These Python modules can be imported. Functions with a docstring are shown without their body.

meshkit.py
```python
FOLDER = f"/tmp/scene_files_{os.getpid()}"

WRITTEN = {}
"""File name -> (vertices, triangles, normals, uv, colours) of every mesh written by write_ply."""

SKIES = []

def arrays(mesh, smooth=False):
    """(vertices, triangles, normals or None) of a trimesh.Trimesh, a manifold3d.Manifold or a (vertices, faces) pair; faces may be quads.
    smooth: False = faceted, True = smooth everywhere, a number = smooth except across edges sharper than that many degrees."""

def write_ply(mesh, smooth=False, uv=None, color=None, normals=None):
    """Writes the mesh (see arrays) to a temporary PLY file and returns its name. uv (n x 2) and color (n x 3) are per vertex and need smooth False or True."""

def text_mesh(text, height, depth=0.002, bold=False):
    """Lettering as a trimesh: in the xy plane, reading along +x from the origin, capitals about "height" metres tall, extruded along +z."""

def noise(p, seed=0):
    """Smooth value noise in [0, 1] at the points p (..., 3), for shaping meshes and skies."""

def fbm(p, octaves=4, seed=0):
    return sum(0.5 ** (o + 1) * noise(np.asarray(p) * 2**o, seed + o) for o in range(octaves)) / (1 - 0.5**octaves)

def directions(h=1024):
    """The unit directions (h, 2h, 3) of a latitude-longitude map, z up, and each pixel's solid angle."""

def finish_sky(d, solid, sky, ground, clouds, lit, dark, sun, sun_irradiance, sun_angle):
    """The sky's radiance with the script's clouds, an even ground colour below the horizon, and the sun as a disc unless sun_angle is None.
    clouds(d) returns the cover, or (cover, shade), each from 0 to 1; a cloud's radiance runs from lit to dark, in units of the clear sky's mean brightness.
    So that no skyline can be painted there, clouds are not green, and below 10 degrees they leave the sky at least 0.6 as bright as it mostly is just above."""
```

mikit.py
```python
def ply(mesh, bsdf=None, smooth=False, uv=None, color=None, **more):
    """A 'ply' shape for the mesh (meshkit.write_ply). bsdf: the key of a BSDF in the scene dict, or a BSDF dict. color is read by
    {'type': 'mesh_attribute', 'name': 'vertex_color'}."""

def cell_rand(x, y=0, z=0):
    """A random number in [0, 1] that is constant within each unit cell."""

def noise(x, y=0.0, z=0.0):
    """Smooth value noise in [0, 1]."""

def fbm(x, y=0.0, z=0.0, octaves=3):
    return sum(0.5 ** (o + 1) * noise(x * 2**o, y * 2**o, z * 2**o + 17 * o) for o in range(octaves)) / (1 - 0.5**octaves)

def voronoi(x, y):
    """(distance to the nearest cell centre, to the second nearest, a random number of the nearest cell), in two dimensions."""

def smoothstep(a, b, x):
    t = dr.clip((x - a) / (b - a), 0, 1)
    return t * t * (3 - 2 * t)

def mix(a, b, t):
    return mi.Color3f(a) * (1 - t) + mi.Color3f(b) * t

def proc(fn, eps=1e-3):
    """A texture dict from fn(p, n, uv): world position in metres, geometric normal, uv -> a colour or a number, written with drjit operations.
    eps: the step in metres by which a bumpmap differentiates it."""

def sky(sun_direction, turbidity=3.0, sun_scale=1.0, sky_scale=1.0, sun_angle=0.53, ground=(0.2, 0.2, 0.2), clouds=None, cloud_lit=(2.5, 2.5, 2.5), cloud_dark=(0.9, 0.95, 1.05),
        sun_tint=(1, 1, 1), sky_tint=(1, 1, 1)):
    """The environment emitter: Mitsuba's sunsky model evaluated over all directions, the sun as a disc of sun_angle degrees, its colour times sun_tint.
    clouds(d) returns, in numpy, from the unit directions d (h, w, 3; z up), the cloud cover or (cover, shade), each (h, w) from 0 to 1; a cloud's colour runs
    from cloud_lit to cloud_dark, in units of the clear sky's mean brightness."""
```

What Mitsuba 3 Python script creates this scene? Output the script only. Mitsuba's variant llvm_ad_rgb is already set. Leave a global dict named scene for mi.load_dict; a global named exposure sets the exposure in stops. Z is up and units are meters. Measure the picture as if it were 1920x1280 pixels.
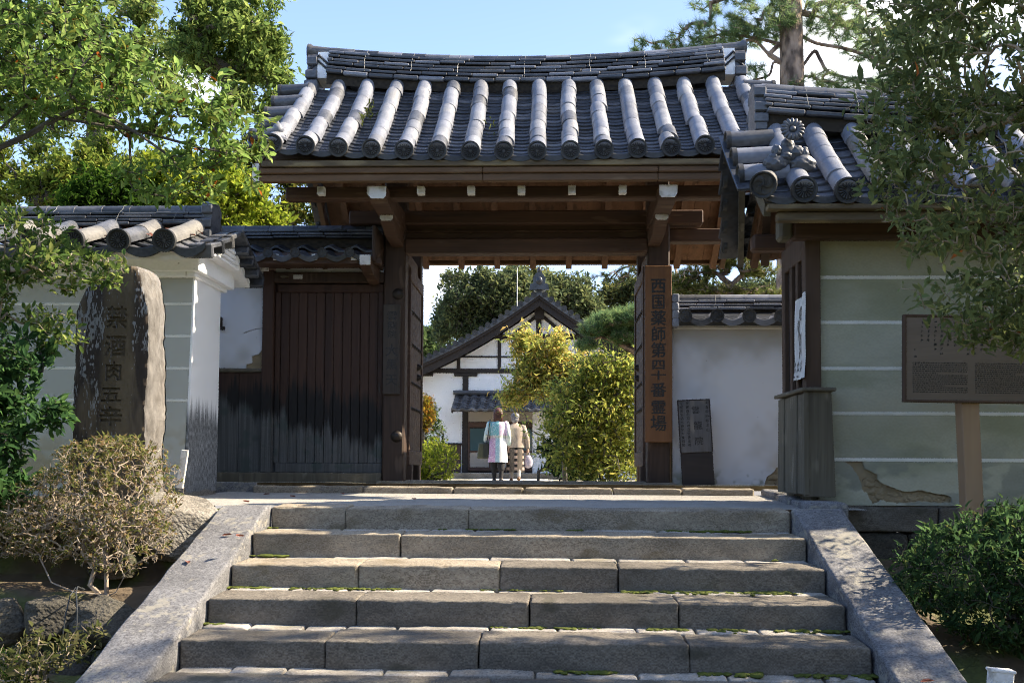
import math, random
import numpy as np
import trimesh
import drjit as dr
import mitsuba as mi
import mikit, meshkit
import manifold3d as m3
from shapely.geometry import Polygon, box as sbox
from shapely import affinity
from mikit import proc, noise, fbm, cell_rand, smoothstep, mix, voronoi

T = mi.ScalarTransform4f
scene, labels = {}, {}
# ---------------------------------------------------------------- camera, sky, exposure
EYE = np.array([0.0, 0.0, 0.308])
YAW, PITCH, ROLL = 0.0375, 0.045, 0.0058
FWD = np.array([-math.sin(YAW) * math.cos(PITCH), math.cos(YAW) * math.cos(PITCH), math.sin(PITCH)])
_r0 = np.array([math.cos(YAW), math.sin(YAW), 0.0]); _u0 = np.cross(_r0, FWD)
UP = -math.sin(ROLL) * _r0 + math.cos(ROLL) * _u0
scene['camera'] = {'type': 'perspective', 'fov': 54.35, 'fov_axis': 'x', 'near_clip': 0.05, 'far_clip': 2000.0,
                   'principal_point_offset_x': 0.0, 'principal_point_offset_y': -0.115,
                   'to_world': T().look_at(origin=EYE.tolist(), target=(EYE + FWD).tolist(), up=UP.tolist())}
SUN = (1.0, 0.14, 0.86)
exposure = 3.35


def clouds(d):
    x, y, z = d[..., 0], d[..., 1], d[..., 2]
    q = np.stack([x, y, z * 2.2], -1)
    n = 0
    for o in range(5):
        n = n + 0.5 ** (o + 1) * meshkit.noise(q * 4.2 * 2 ** o + 3.7, seed=o + 134)
    big = meshkit.noise(q * 1.3 + 5.2, seed=11)
    c = n + 0.22 * (big - 0.5) + 0.16 * x - 0.06 + 0.10 * np.clip(1 - z / 0.28, 0, 1)
    cover = np.clip((c - 0.50) / 0.20, 0, 1)
    shade = 0.45 * np.clip((n - 0.45) / 0.35, 0, 1)
    return cover * cover * (3 - 2 * cover), shade


scene['sky'] = mikit.sky(SUN, turbidity=2.6, sun_tint=(0.95, 1.0, 1.07), sky_tint=(1.22, 1.03, 1.0), clouds=clouds, cloud_lit=(2.3, 2.3, 2.3), cloud_dark=(1.5, 1.55, 1.65))

# ---------------------------------------------------------------- helpers
RNG = np.random.default_rng(7)


def numbered(k):
    if k not in scene and k not in labels:
        return k
    i = 1
    while f'{k}_{i:03d}' in scene or f'{k}_{i:03d}' in labels:
        i += 1
    return f'{k}_{i:03d}'


_count = {}


def free(k):
    i = _count.get(k, -1) + 1
    _count[k] = i
    return k if i == 0 else f'{k}_{i:03d}'


def thing(name, label, cat, group=None, kind=None):
    k = free(name)
    labels[k] = {'label': label, 'category': cat}
    if group:
        labels[k]['group'] = group
    if kind:
        labels[k]['kind'] = kind
    return k


def put(name, shape, parent=None, M=None, mat=None, label=None, kind=None):
    """one entry of the scene from a ply dict (shared between alike pieces)"""
    k = free(f'{parent}__{name}' if parent else name)
    d = dict(shape)
    if M is not None:
        d['to_world'] = T(np.asarray(M, float).tolist())
    if mat is not None:
        d['bsdf'] = {'type': 'ref', 'id': mat}
    scene[k] = d
    if label or kind:
        labels[k] = {}
        if label:
            labels[k]['label'] = label
        if kind:
            labels[k]['kind'] = kind
    return k


def add(name, mesh, mat, parent=None, smooth=False, color=None, label=None, kind=None, M=None):
    return put(name, mikit.ply(mesh, mat, smooth=smooth, color=color), parent, M, None, label, kind)


def structure(name, mesh, mat, label, cat, smooth=False, color=None):
    k = add(name, mesh, mat, smooth=smooth, color=color)
    labels[k] = {'label': label, 'category': cat, 'kind': 'structure'}
    return k


def mat4(R=None, t=(0, 0, 0)):
    M = np.eye(4)
    if R is not None:
        M[:3, :3] = R
    M[:3, 3] = t
    return M


def rot(axis, a):
    return trimesh.transformations.rotation_matrix(a, axis)[:3, :3]


# chamfered box -------------------------------------------------
_S = np.array([[a, b, c] for a in (-1, 1) for b in (-1, 1) for c in (-1, 1)], float)
_tv = np.vstack([_S * np.where(np.arange(3) == k, 1.0, 0.8) for k in range(3)])
_hull = trimesh.convex.convex_hull(_tv)
_map = [int(np.argmin(np.linalg.norm(_tv - v, axis=1))) for v in _hull.vertices]
_BF = np.array(_hull.faces)
_BK = np.array([m // 8 for m in _map]); _BS = np.array([_S[m % 8] for m in _map])


def box(x0, x1, y0, y1, z0, z1, ch=0.006):
    h = np.array([x1 - x0, y1 - y0, z1 - z0]) / 2
    c = np.array([x1 + x0, y1 + y0, z1 + z0]) / 2
    ch = min(ch, 0.45 * h.min())
    v = _BS * (h - np.where(np.arange(3)[None] == _BK[:, None], 0, ch))
    return trimesh.Trimesh(v + c, _BF.copy(), process=False)


def obox(c, sx, sy, sz, R=None, ch=0.005):
    m = box(-sx / 2, sx / 2, -sy / 2, sy / 2, -sz / 2, sz / 2, ch)
    m.apply_transform(mat4(R, c))
    return m


def cat(ms):
    return trimesh.util.concatenate(list(ms))


def grid(P, flip=False):
    P = np.asarray(P, float)
    a, b = P.shape[:2]
    i, j = np.meshgrid(np.arange(a - 1), np.arange(b - 1), indexing='ij')
    q = np.stack([i * b + j, (i + 1) * b + j, (i + 1) * b + j + 1, i * b + j + 1], -1).reshape(-1, 4)
    if flip:
        q = q[:, ::-1]
    return trimesh.Trimesh(P.reshape(-1, 3), np.vstack([q[:, [0, 1, 2]], q[:, [0, 2, 3]]]), process=False)


def prism(poly, y0, y1):
    """polygon given in (x, z), extruded from y0 to y1"""
    g = poly if hasattr(poly, 'geom_type') else Polygon(poly)
    g = g.buffer(0)
    gs = [q for q in getattr(g, 'geoms', [g]) if q.area > 1e-7]
    m = cat([trimesh.creation.extrude_polygon(q, y1 - y0, engine='earcut') for q in gs])
    v = m.vertices.copy()
    return trimesh.Trimesh(np.stack([v[:, 0], y1 - v[:, 2], v[:, 1]], 1), m.faces, process=False)


def prism_x(poly, x0, x1):
    """polygon given in (y, z), extruded along x"""
    m = trimesh.creation.extrude_polygon(Polygon(poly).buffer(0), x1 - x0, engine='earcut')
    v = m.vertices.copy()
    return trimesh.Trimesh(np.stack([v[:, 2] + x0, v[:, 0], v[:, 1]], 1), m.faces, process=False)


def tube(pts, rad, sides=6, cap=True):
    from_pts = np.asarray(pts, float)
    rad = np.broadcast_to(rad, (len(from_pts),))
    t = np.gradient(from_pts, axis=0)
    t /= np.linalg.norm(t, axis=1, keepdims=True) + 1e-12
    ref = np.array([0, 0, 1.0]) if abs(t[0, 2]) < 0.9 else np.array([1.0, 0, 0])
    rows = []
    a = np.cross(t[0], ref); a /= np.linalg.norm(a)
    ang = np.arange(sides) * 2 * np.pi / sides
    for p, d, r in zip(from_pts, t, rad):
        a = a - d * (a @ d); a /= np.linalg.norm(a) + 1e-12
        b = np.cross(d, a)
        rows.append(p + r * (np.cos(ang)[:, None] * a + np.sin(ang)[:, None] * b))
    rows = [np.vstack([r, r[:1]]) for r in rows]
    if cap:
        rows = [np.repeat(from_pts[:1], sides + 1, 0)] + rows + [np.repeat(from_pts[-1:], sides + 1, 0)]
    return grid(np.array(rows))


def revolve(prof, n=16):
    """prof: (r, z) pairs"""
    a = np.linspace(0, 2 * np.pi, n + 1)
    P = np.array([[[r * math.cos(t), r * math.sin(t), z] for t in a] for r, z in prof])
    return grid(P, flip=True)


def jag(pts, amp, seed, step=0.03):
    """roughens a polygon outline"""
    rng = np.random.default_rng(seed)
    pts = np.array(pts, float)
    out = []
    for a, b in zip(pts, np.roll(pts, -1, 0)):
        n = max(1, int(np.linalg.norm(b - a) / step))
        for k in range(n):
            out.append(a + (b - a) * k / n + rng.normal(0, amp, 2))
    return np.array(out)


def rough_block(x0, x1, y0, y1, z0, z1, res=0.04, r=0.02, amp=0.006, seed=0, freq=9.0, low=0.0):
    """a hewn stone: rounded box with an uneven surface"""
    c = np.array([x0 + x1, y0 + y1, z0 + z1]) / 2
    h = np.array([x1 - x0, y1 - y0, z1 - z0]) / 2
    r = min(r, 0.48 * h.min())
    ms = []
    for k in range(3):
        u, v = [(1, 2), (2, 0), (0, 1)][k]
        nu, nv = (max(2, min(40, int(round(2 * h[w] / res)))) for w in (u, v))
        def lin(n, hh):
            return np.unique(np.concatenate([np.linspace(-hh, hh, n + 1), [-hh + r, -hh + 0.3 * r, hh - r, hh - 0.3 * r]]))
        A, B = np.meshgrid(lin(nu, h[u]), lin(nv, h[v]), indexing='ij')
        for s in (-1, 1):
            P = np.zeros(A.shape + (3,)); P[..., u] = A; P[..., v] = B; P[..., k] = s * h[k]
            ms.append(grid(P, flip=s < 0))
    m = cat(ms)
    p = m.vertices.copy()
    core = np.clip(p, -(h - r), h - r)
    d = p - core
    L = np.linalg.norm(d, axis=1, keepdims=True)
    nrm = d / np.maximum(L, 1e-9)
    p = core + nrm * r + c
    off = (meshkit.noise(p * freq, seed) - 0.5) * 2 * amp + (meshkit.noise(p * freq * 3.1, seed + 1) - 0.5) * amp
    edge = (np.abs(d) > 1e-9).sum(1) > 1
    off = off - edge * np.maximum(meshkit.noise(p * 17.0, seed + 7) - 0.52, 0) ** 1.3 * amp * 9
    if low:
        off = off + (meshkit.noise(p * 2.2, seed + 2) - 0.5) * 2 * low
    return trimesh.Trimesh(p + nrm * off[:, None], m.faces, process=False)


def boulder(c, r, seed, sub=3, amp=0.25, flat=0.0):
    m = trimesh.creation.icosphere(subdivisions=sub)
    v = m.vertices.copy()
    n = (meshkit.noise(v * 1.6 + seed * 3.1, seed) - 0.5) * 2 * amp + (meshkit.noise(v * 4.2, seed + 5) - 0.5) * amp * 0.5
    # flattened facets: clip by a few random planes
    rng = np.random.default_rng(seed)
    v = v * (1 + n)[:, None]
    for _ in range(9):
        d = rng.normal(size=3); d /= np.linalg.norm(d)
        o = rng.uniform(0.62, 0.9)
        e = np.maximum(v @ d - o, 0)
        v = v - e[:, None] * d * 0.85
    return trimesh.Trimesh(v * np.asarray(r) + np.asarray(c), m.faces, process=False)


# lettering ------------------------------------------------------
# outlines of the characters on the signs and the stele: rings of x, y on a 90 x 90 field, first the outer ring, then its holes
CHARACTER_OUTLINES = {
    '西': [[[4,76,5,77,85,77,85,76,85,69,85,68,60,68,59,67,59,57,81,57,82,56,82,0,81,0,73,0,73,0,73,3,72,3,19,3,18,3,18,0,17,0,10,0,9,0,9,56,10,57,31,57,31,67,30,68,5,68,4,69],[19,22,18,22,18,12,19,12,72,12,73,12,72,25,55,25,51,28,50,31,50,48,50,48,39,48,39,44,37,38,33,31,28,25,24,23,22,22],[59,34,60,34,72,34,72,48,59,48],[40,68,39,67,40,57,50,57,50,68],[18,31,19,30,21,32,27,38,30,45,30,48,18,48]]],
    '国': [[[7,78,7,79,83,79,83,78,83,0,74,0,74,1,74,2,16,2,15,0,7,0],[16,11,16,10,73,10,74,11,74,69,74,70,16,70]],[[19,17,19,23,20,24,39,24,40,25,40,38,24,38,23,38,23,45,24,46,40,46,40,56,21,56,21,64,21,65,69,65,69,64,69,57,69,56,49,56,49,46,50,46,66,46,67,45,67,38,61,38,60,37,68,28,67,24,71,24,71,16,20,16],[49,25,50,24,60,25,59,26,52,34,52,35,54,37,54,38,49,37]]],
    '薬': [[[2,4,3,6,18,11,27,16,29,18,29,19,5,19,4,20,4,26,7,27,7,28,3,35,5,37,16,41,24,45,27,45,28,46,27,51,26,51,21,46,20,46,14,52,7,59,7,60,8,62,12,64,13,64,24,55,26,51,27,51,28,61,25,61,25,62,25,68,5,69,4,69,4,76,5,76,24,77,25,82,25,83,34,83,34,77,34,77,55,77,56,77,56,82,56,83,65,83,65,77,85,76,86,76,86,69,65,68,65,67,65,62,63,61,63,53,64,53,66,54,77,65,78,65,84,61,84,60,76,52,71,48,68,47,67,47,68,46,79,40,86,35,86,33,81,28,82,27,85,27,86,26,86,19,85,19,61,19,60,18,63,15,71,11,80,8,87,6,88,5,83,0,80,0,68,3,60,8,50,15,50,14,50,0,49,0,41,0,41,0,40,15,40,15,27,6,18,2,9,0,7,0],[62,30,50,30,50,28,50,27,80,27,81,28,80,29,75,33,64,39,63,38,63,31],[64,45,67,47,64,49,63,49,63,45],[48,67,50,67,49,65,48,63,49,61,56,62,55,68,49,69],[36,38,37,37,54,37,55,38,55,42,54,42,37,42,36,42],[36,50,37,49,53,49,55,50,55,53,53,55,37,55,36,54],[34,62,34,61,39,61,41,68,35,68,34,67],[8,28,8,27,40,27,40,27,40,29,40,30,28,30,28,30,28,37,27,37]]],
    '師': [[[37,70,37,78,37,78,87,78,87,78,87,70,87,70,67,70,66,69,67,61,84,61,84,60,84,16,83,14,81,12,71,11,69,12,68,17,67,17,66,0,66,0,58,0,57,0,57,52,49,52,48,52,48,11,41,11,40,12,40,60,41,61,57,61,57,69,37,70],[66,19,67,18,68,19,76,20,76,52,75,52,66,52]],[[6,69,7,69,14,69,18,83,27,82,27,79,23,70,23,69,35,69,35,69,35,42,35,42,15,42,15,36,15,35,36,35,37,34,37,7,36,6,15,6,15,6,15,1,14,0,6,0],[15,15,15,14,28,14,28,27,27,28,15,27],[15,50,15,50,27,50,27,61,15,61]]],
    '第': [[[3,60,8,65,14,73,19,83,25,82,26,81,26,78,25,77,25,75,47,75,47,71,47,71,48,71,51,76,52,82,53,83,61,82,61,79,60,77,60,75,86,75,87,74,87,69,86,68,73,68,72,67,75,61,75,59,74,59,74,58,79,57,79,57,79,35,79,35,50,35,49,34,49,29,49,29,82,29,82,22,82,21,81,14,78,5,76,2,73,1,59,1,57,6,56,7,56,9,57,10,69,9,70,10,72,15,73,20,50,21,49,20,49,0,48,0,41,0,40,0,40,14,39,15,31,8,24,3,15,0,10,0,5,3,5,4,22,12,29,17,32,20,31,21,11,21,14,43,39,43,40,43,40,49,39,50,11,50,11,55,8,56],[49,43,50,43,70,43,70,49,70,50,49,49],[51,58,51,57,66,57,67,58,66,61,62,66,61,68,56,67],[34,66,36,61,35,58,43,58,43,59,41,60,41,61,44,64,45,67,34,67],[21,29,21,29,39,29,40,34,39,35,22,35,21,34],[13,58,14,57,27,57,28,58,26,63,24,67,23,68,20,67,17,63]]],
    '四': [[[7,74,7,75,83,75,83,1,82,1,75,1,74,1,74,6,73,7,16,7,16,6,16,1,15,0,7,0,7,1],[17,24,16,23,16,16,16,16,73,16,74,16,73,27,56,28,53,29,51,30,50,37,50,65,49,66,39,65,39,51,38,51,38,43,35,34,31,29,26,24,21,20,19,20],[58,37,60,35,71,35,74,36,73,66,59,65],[16,29,16,29,17,29,19,30,25,35,28,42,30,51,30,56,30,56,30,66,16,65]]],
    '十': [[[4,48,5,49,40,49,41,82,41,83,49,83,50,82,50,49,87,49,87,40,50,40,50,0,49,0,41,0,40,40,4,40]]],
    '番': [[[2,32,2,34,10,37,19,41,27,46,30,49,29,50,5,50,5,57,5,57,22,57,23,58,21,62,18,66,17,68,11,68,11,69,11,70,10,73,10,75,46,78,47,78,56,79,73,82,76,78,78,76,78,75,76,74,70,73,70,72,70,71,73,70,74,69,68,59,67,58,85,57,86,56,86,50,85,50,61,50,60,49,61,47,67,43,82,37,87,35,88,34,88,33,85,30,83,27,79,28,77,29,75,29,75,0,74,0,66,0,66,0,66,1,25,1,24,0,16,0,16,0,16,29,14,29,10,27,7,26],[49,9,50,8,66,8,66,14,66,14,49,14],[49,22,50,21,66,21,66,26,66,26,49,26],[50,46,49,45,49,34,64,35,64,36,56,41],[50,70,49,69,49,58,56,57,59,61,64,71,62,72,58,71],[25,9,25,8,40,8,40,14,40,14,25,14],[25,21,25,21,39,21,40,22,40,26,40,26,25,26],[26,35,27,34,40,34,40,45,39,45,34,41],[28,67,31,62,33,58,40,58,40,69,28,69]]],
    '霊': [[[5,0,5,6,6,7,19,7,20,8,20,9,17,15,14,19,15,21,8,21,8,22,8,28,9,29,82,29,82,29,82,21,77,21,76,18,70,8,71,7,84,7,85,6,85,1,85,0,5,0],[58,8,59,7,61,8,62,10,65,14,67,20,67,21,58,21],[40,8,41,7,49,8,49,21,41,21],[22,20,28,11,28,8,32,7,32,21,23,21]],[[6,67,6,68,40,68,40,71,40,71,12,71,11,72,11,79,12,79,78,79,79,78,79,72,79,71,50,71,49,71,49,69,50,68,84,68,84,67,84,48,84,47,76,47,75,44,74,42,53,42,52,43,52,48,52,49,76,49,76,60,75,61,49,61,49,60,49,40,74,39,75,39,75,33,74,32,16,32,16,33,16,39,41,40,40,60,40,61,14,61,14,48,16,49,38,49,38,43,37,42,16,42,15,43,15,48,13,47,6,47,6,48]],[[52,58,52,58,73,58,74,58,74,52,73,52,52,52,52,52]],[[16,58,17,58,37,58,38,58,38,52,17,52,16,52]]],
    '場': [[[2,22,3,23,13,27,14,28,14,54,5,54,3,55,3,62,4,63,14,63,14,82,15,82,22,82,23,81,23,63,32,63,33,62,33,55,23,54,23,32,29,35,32,35,33,31,34,30,39,36,39,38,29,38,29,45,29,46,87,46,88,45,88,38,87,38,51,38,48,35,48,34,49,33,85,33,85,33,84,17,82,5,80,1,76,0,64,0,61,5,53,0,51,0,49,0,46,1,46,3,54,10,60,18,62,24,62,25,57,25,53,19,46,10,35,1,33,1,30,5,29,5,29,7,35,11,42,18,47,23,47,25,41,25,36,20,30,15,28,15,24,19,22,22,7,14,5,14],[62,7,62,6,65,5,71,5,73,6,75,15,76,25,71,25,69,18]],[[38,80,80,80,81,79,81,48,38,48],[46,56,47,56,72,56,73,56,73,60,72,61,47,61,46,60],[46,69,47,68,72,68,73,69,73,72,72,73,47,73,46,72]]],
    '禁': [[[2,48,2,50,11,57,17,65,16,66,6,66,6,73,21,74,21,83,29,82,30,74,42,73,41,66,32,65,43,57,43,55,41,53,42,52,47,55,55,65,55,66,44,66,44,74,59,74,60,83,68,83,69,74,84,73,84,66,73,66,72,65,82,54,87,51,87,49,83,44,81,44,70,55,69,55,68,42,76,41,76,34,16,34,15,42,21,42,21,55,19,55,16,51,8,43,7,43],[30,57,29,42,60,42,60,55,58,56,48,46,44,44,40,50,37,51]],[[4,3,4,4,5,6,16,13,22,20,21,21,5,21,5,29,85,29,85,21,66,20,67,18,72,15,84,4,84,2,78,0,77,0,68,7,59,15,59,17,63,19,63,21,50,21,49,2,47,0,44,0,30,0,27,3,27,5,28,6,40,5,41,6,40,21,23,21,23,19,29,18,30,16,21,6,11,0,10,0]]],
    '酒': [[[5,75,10,81,12,80,25,73,25,78,87,78,87,69,68,69,67,69,67,59,84,58,84,0,75,0,74,2,37,2,36,0,29,0,28,58,44,59,44,69,25,69,21,64,7,73],[37,11,37,10,74,10,75,17,37,18],[37,26,74,26,75,32,63,33,60,34,59,37,58,40,58,50,53,51,51,41,49,37,41,29,37,29],[66,50,66,41,75,41,75,50],[52,69,52,59,58,59,58,69],[37,37,38,37,42,41,44,46,44,51,37,50]],[[4,5,15,26,18,33,19,34,21,34,26,30,26,28,13,1,12,0,8,0,4,3]],[[2,52,5,56,7,57,23,48,23,46,20,41,18,41,2,50]]],
    '肉': [[[7,69,40,69,41,71,42,82,43,83,51,82,51,69,82,69,83,6,81,0,74,0,61,0,59,4,59,6,74,7,73,60,48,60,48,58,59,52,71,43,70,40,66,35,55,44,44,50,34,40,28,36,23,35,18,40,18,42,24,44,32,50,36,55,38,60,17,60,16,60,16,0,8,0]],[[18,13,18,16,27,20,35,27,39,35,42,43,50,43,51,41,48,32,60,24,71,15,65,8,64,8,55,16,44,24,36,15,25,9,23,8]]],
    '五': [[[4,3,5,11,26,12,31,38,15,39,15,47,32,48,33,49,35,61,34,65,10,65,10,74,80,73,79,65,45,65,42,48,69,48,71,47,68,12,85,11,86,2],[36,12,37,11,58,11,60,23,61,39,41,39]]],
    '辛': [[[4,47,26,48,26,50,21,60,21,62,11,62,10,70,40,71,40,73,37,79,37,81,43,83,45,83,46,82,52,71,80,71,80,62,70,62,64,48,86,48,86,39,50,39,50,28,50,27,82,27,83,19,50,18,49,0,41,0,40,18,8,19,8,20,8,27,40,27,40,39,4,39],[31,61,37,48,54,48,60,61,59,62,31,62]]],
    '入': [[[3,3,3,6,7,7,15,13,22,20,29,30,35,43,39,54,39,59,34,66,25,73,30,80,31,80,37,76,48,63,64,33,72,21,81,12,88,8,84,0,80,0,75,3,66,12,60,21,47,46,43,35,37,23,31,16,23,7,10,0]]],
    '雲': [[[4,22,85,23,86,17,85,16,66,16,81,2,80,0,75,0,74,0,70,2,29,1,16,0,13,6,18,9,24,16,5,16],[29,8,29,7,38,7,62,9,55,15,55,16,37,16]],[[6,66,40,66,41,67,41,72,11,72,12,79,78,79,79,72,49,72,48,67,50,66,84,66,84,46,77,46,76,60,49,60,48,38,41,38,41,60,14,60,13,46,6,46]],[[15,35,75,35,75,29,15,29]],[[52,40,52,46,75,46,75,40]],[[52,56,73,56,73,50,52,50]],[[15,40,15,46,37,46,37,40]],[[17,51,17,56,37,56,37,50]]],
    '龍': [[[49,48,75,49,74,55,50,55,50,82,57,82,57,75,86,74,85,68,57,67,57,62,82,62,82,42,58,42,57,41,57,37,82,37,82,32,57,31,57,28,82,28,82,22,57,22,57,18,83,17,83,12,88,10,86,2,84,0,81,0,56,0,52,0,50,2,49,8],[57,6,59,5,78,5,80,7,80,11,57,11]],[[3,49,3,56,13,56,11,65,11,67,5,68,5,74,21,74,20,81,26,83,30,74,44,74,44,68,39,67,39,65,35,56,46,56,46,49],[18,67,21,56,27,56,30,62,31,67]],[[8,44,42,44,42,3,39,0,27,0,24,5,24,6,34,6,33,16,16,16,16,0,8,0],[16,28,16,21,34,22,33,28],[16,38,16,33,34,34,33,38]]],
    '院': [[[26,3,27,4,36,9,40,12,44,17,46,25,46,31,34,31,34,38,87,38,86,31,70,30,70,7,71,6,80,6,81,17,88,15,87,5,83,0,68,0,64,1,63,4,62,31,55,31,51,15,47,8,43,4,31,0]],[[34,70,56,71,56,74,52,79,52,81,60,83,66,71,86,71,86,54,79,54,78,47,42,47,41,54,34,55],[42,55,78,55,78,63,42,64]],[[7,0,7,78,30,78,34,75,25,52,31,41,33,37,32,25,30,21,27,20,17,19,17,20,16,26,23,26,25,29,25,39,22,44,17,51,24,70,14,71,14,0,13,0]]],
    '大': [[[3,3,4,5,11,9,17,13,27,22,34,34,38,48,37,48,5,48,5,56,40,56,41,82,49,82,49,56,85,56,85,48,52,48,57,34,64,23,75,12,82,7,87,6,87,4,82,0,72,3,62,12,55,21,45,40,37,22,31,14,25,8,10,0]]],
    '黒': [[[5,19,5,25,41,26,41,32,12,33,12,39,41,39,41,44,14,44,15,79,76,79,76,44,49,44,49,39,79,39,79,33,49,32,49,26,85,25,85,19],[49,51,68,51,69,58,49,58],[49,65,68,65,69,72,49,73],[22,51,41,51,41,58,22,58],[22,65,41,65,41,72,22,73]],[[79,0,67,15,74,17,85,4,86,1]],[[49,14,53,15,56,15,61,3,61,0,53,0]],[[30,14,38,15,39,6,39,0,32,0]],[[4,2,10,8,15,17,22,15,19,7,13,0,10,0,4,1]]],
    '天': [[[3,3,4,5,19,13,28,21,34,29,38,39,37,39,6,39,6,47,39,47,40,54,40,67,8,68,9,75,81,75,81,68,49,67,48,48,85,47,85,39,51,39,57,26,66,16,77,9,87,5,83,0,80,0,73,2,61,10,52,20,45,32,38,19,25,7,8,0]]],
    '泉': [[[14,74,37,74,41,83,49,81,47,74,76,74,76,40,82,35,63,21,72,14,88,7,83,1,63,10,50,24,48,1,40,0,29,0,27,5,41,6,41,39,14,40],[50,39,57,27,73,39],[22,47,67,46,68,53,23,54],[22,61,67,60,68,67,23,67]],[[6,1,3,7,10,10,19,17,26,26,6,27,6,34,32,35,37,33,32,21,20,8,8,1]]],
    '涌': [[[32,56,55,56,55,57,41,64,43,69,57,65,66,71,32,72,32,79,76,79,82,76,76,69,65,61,71,56,83,55,83,3,80,0,68,0,66,3,66,5,75,5,74,17,60,17,60,0,53,0,53,17,39,17,39,0,32,0],[60,25,74,24,75,32,61,33],[60,41,74,40,75,48,61,48],[39,25,53,24,53,32,39,33],[39,41,53,40,53,48,39,48]],[[7,76,12,81,29,70,24,64]],[[5,5,21,33,24,33,28,29,12,0,11,0]],[[3,52,8,57,25,48,25,46,21,41,19,41]]],
    '寺': [[[4,46,4,53,40,53,40,64,12,64,12,71,40,72,41,82,49,82,49,72,79,71,79,64,49,64,49,53,86,53,86,46,65,45,65,36,84,35,84,28,65,27,65,3,61,0,54,0,43,0,41,6,57,6,57,27,25,27,38,11,32,6,17,23,22,27,7,28,6,35,56,35,57,45]]],
    '別': [[[59,6,75,7,75,80,83,80,83,4,81,1,77,0,61,0]],[[53,20,53,71,60,71,61,21]],[[2,2,8,9,13,20,18,46,8,47,8,78,44,78,45,48,26,47,25,40,25,39,46,38,44,11,41,1,37,0,23,0,21,5,33,5,35,7,37,19,37,32,24,31,21,17,15,5,8,0],[15,55,37,55,37,71,15,71]]],
    '格': [[[2,20,11,38,16,54,16,55,5,55,4,62,17,63,18,82,25,82,25,63,37,62,37,59,45,69,52,82,59,80,57,72,76,73,80,70,75,58,67,46,75,40,88,34,84,28,80,28,79,0,73,0,72,2,49,2,48,0,41,0,41,27,34,26,26,40,25,0,17,0,17,34,7,15],[48,10,72,9,72,24,49,25],[51,33,51,32,72,33,61,41],[52,64,61,52,70,65,52,65],[26,51,37,38,35,34,55,46,47,57,39,49,32,55,26,55]]],
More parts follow.
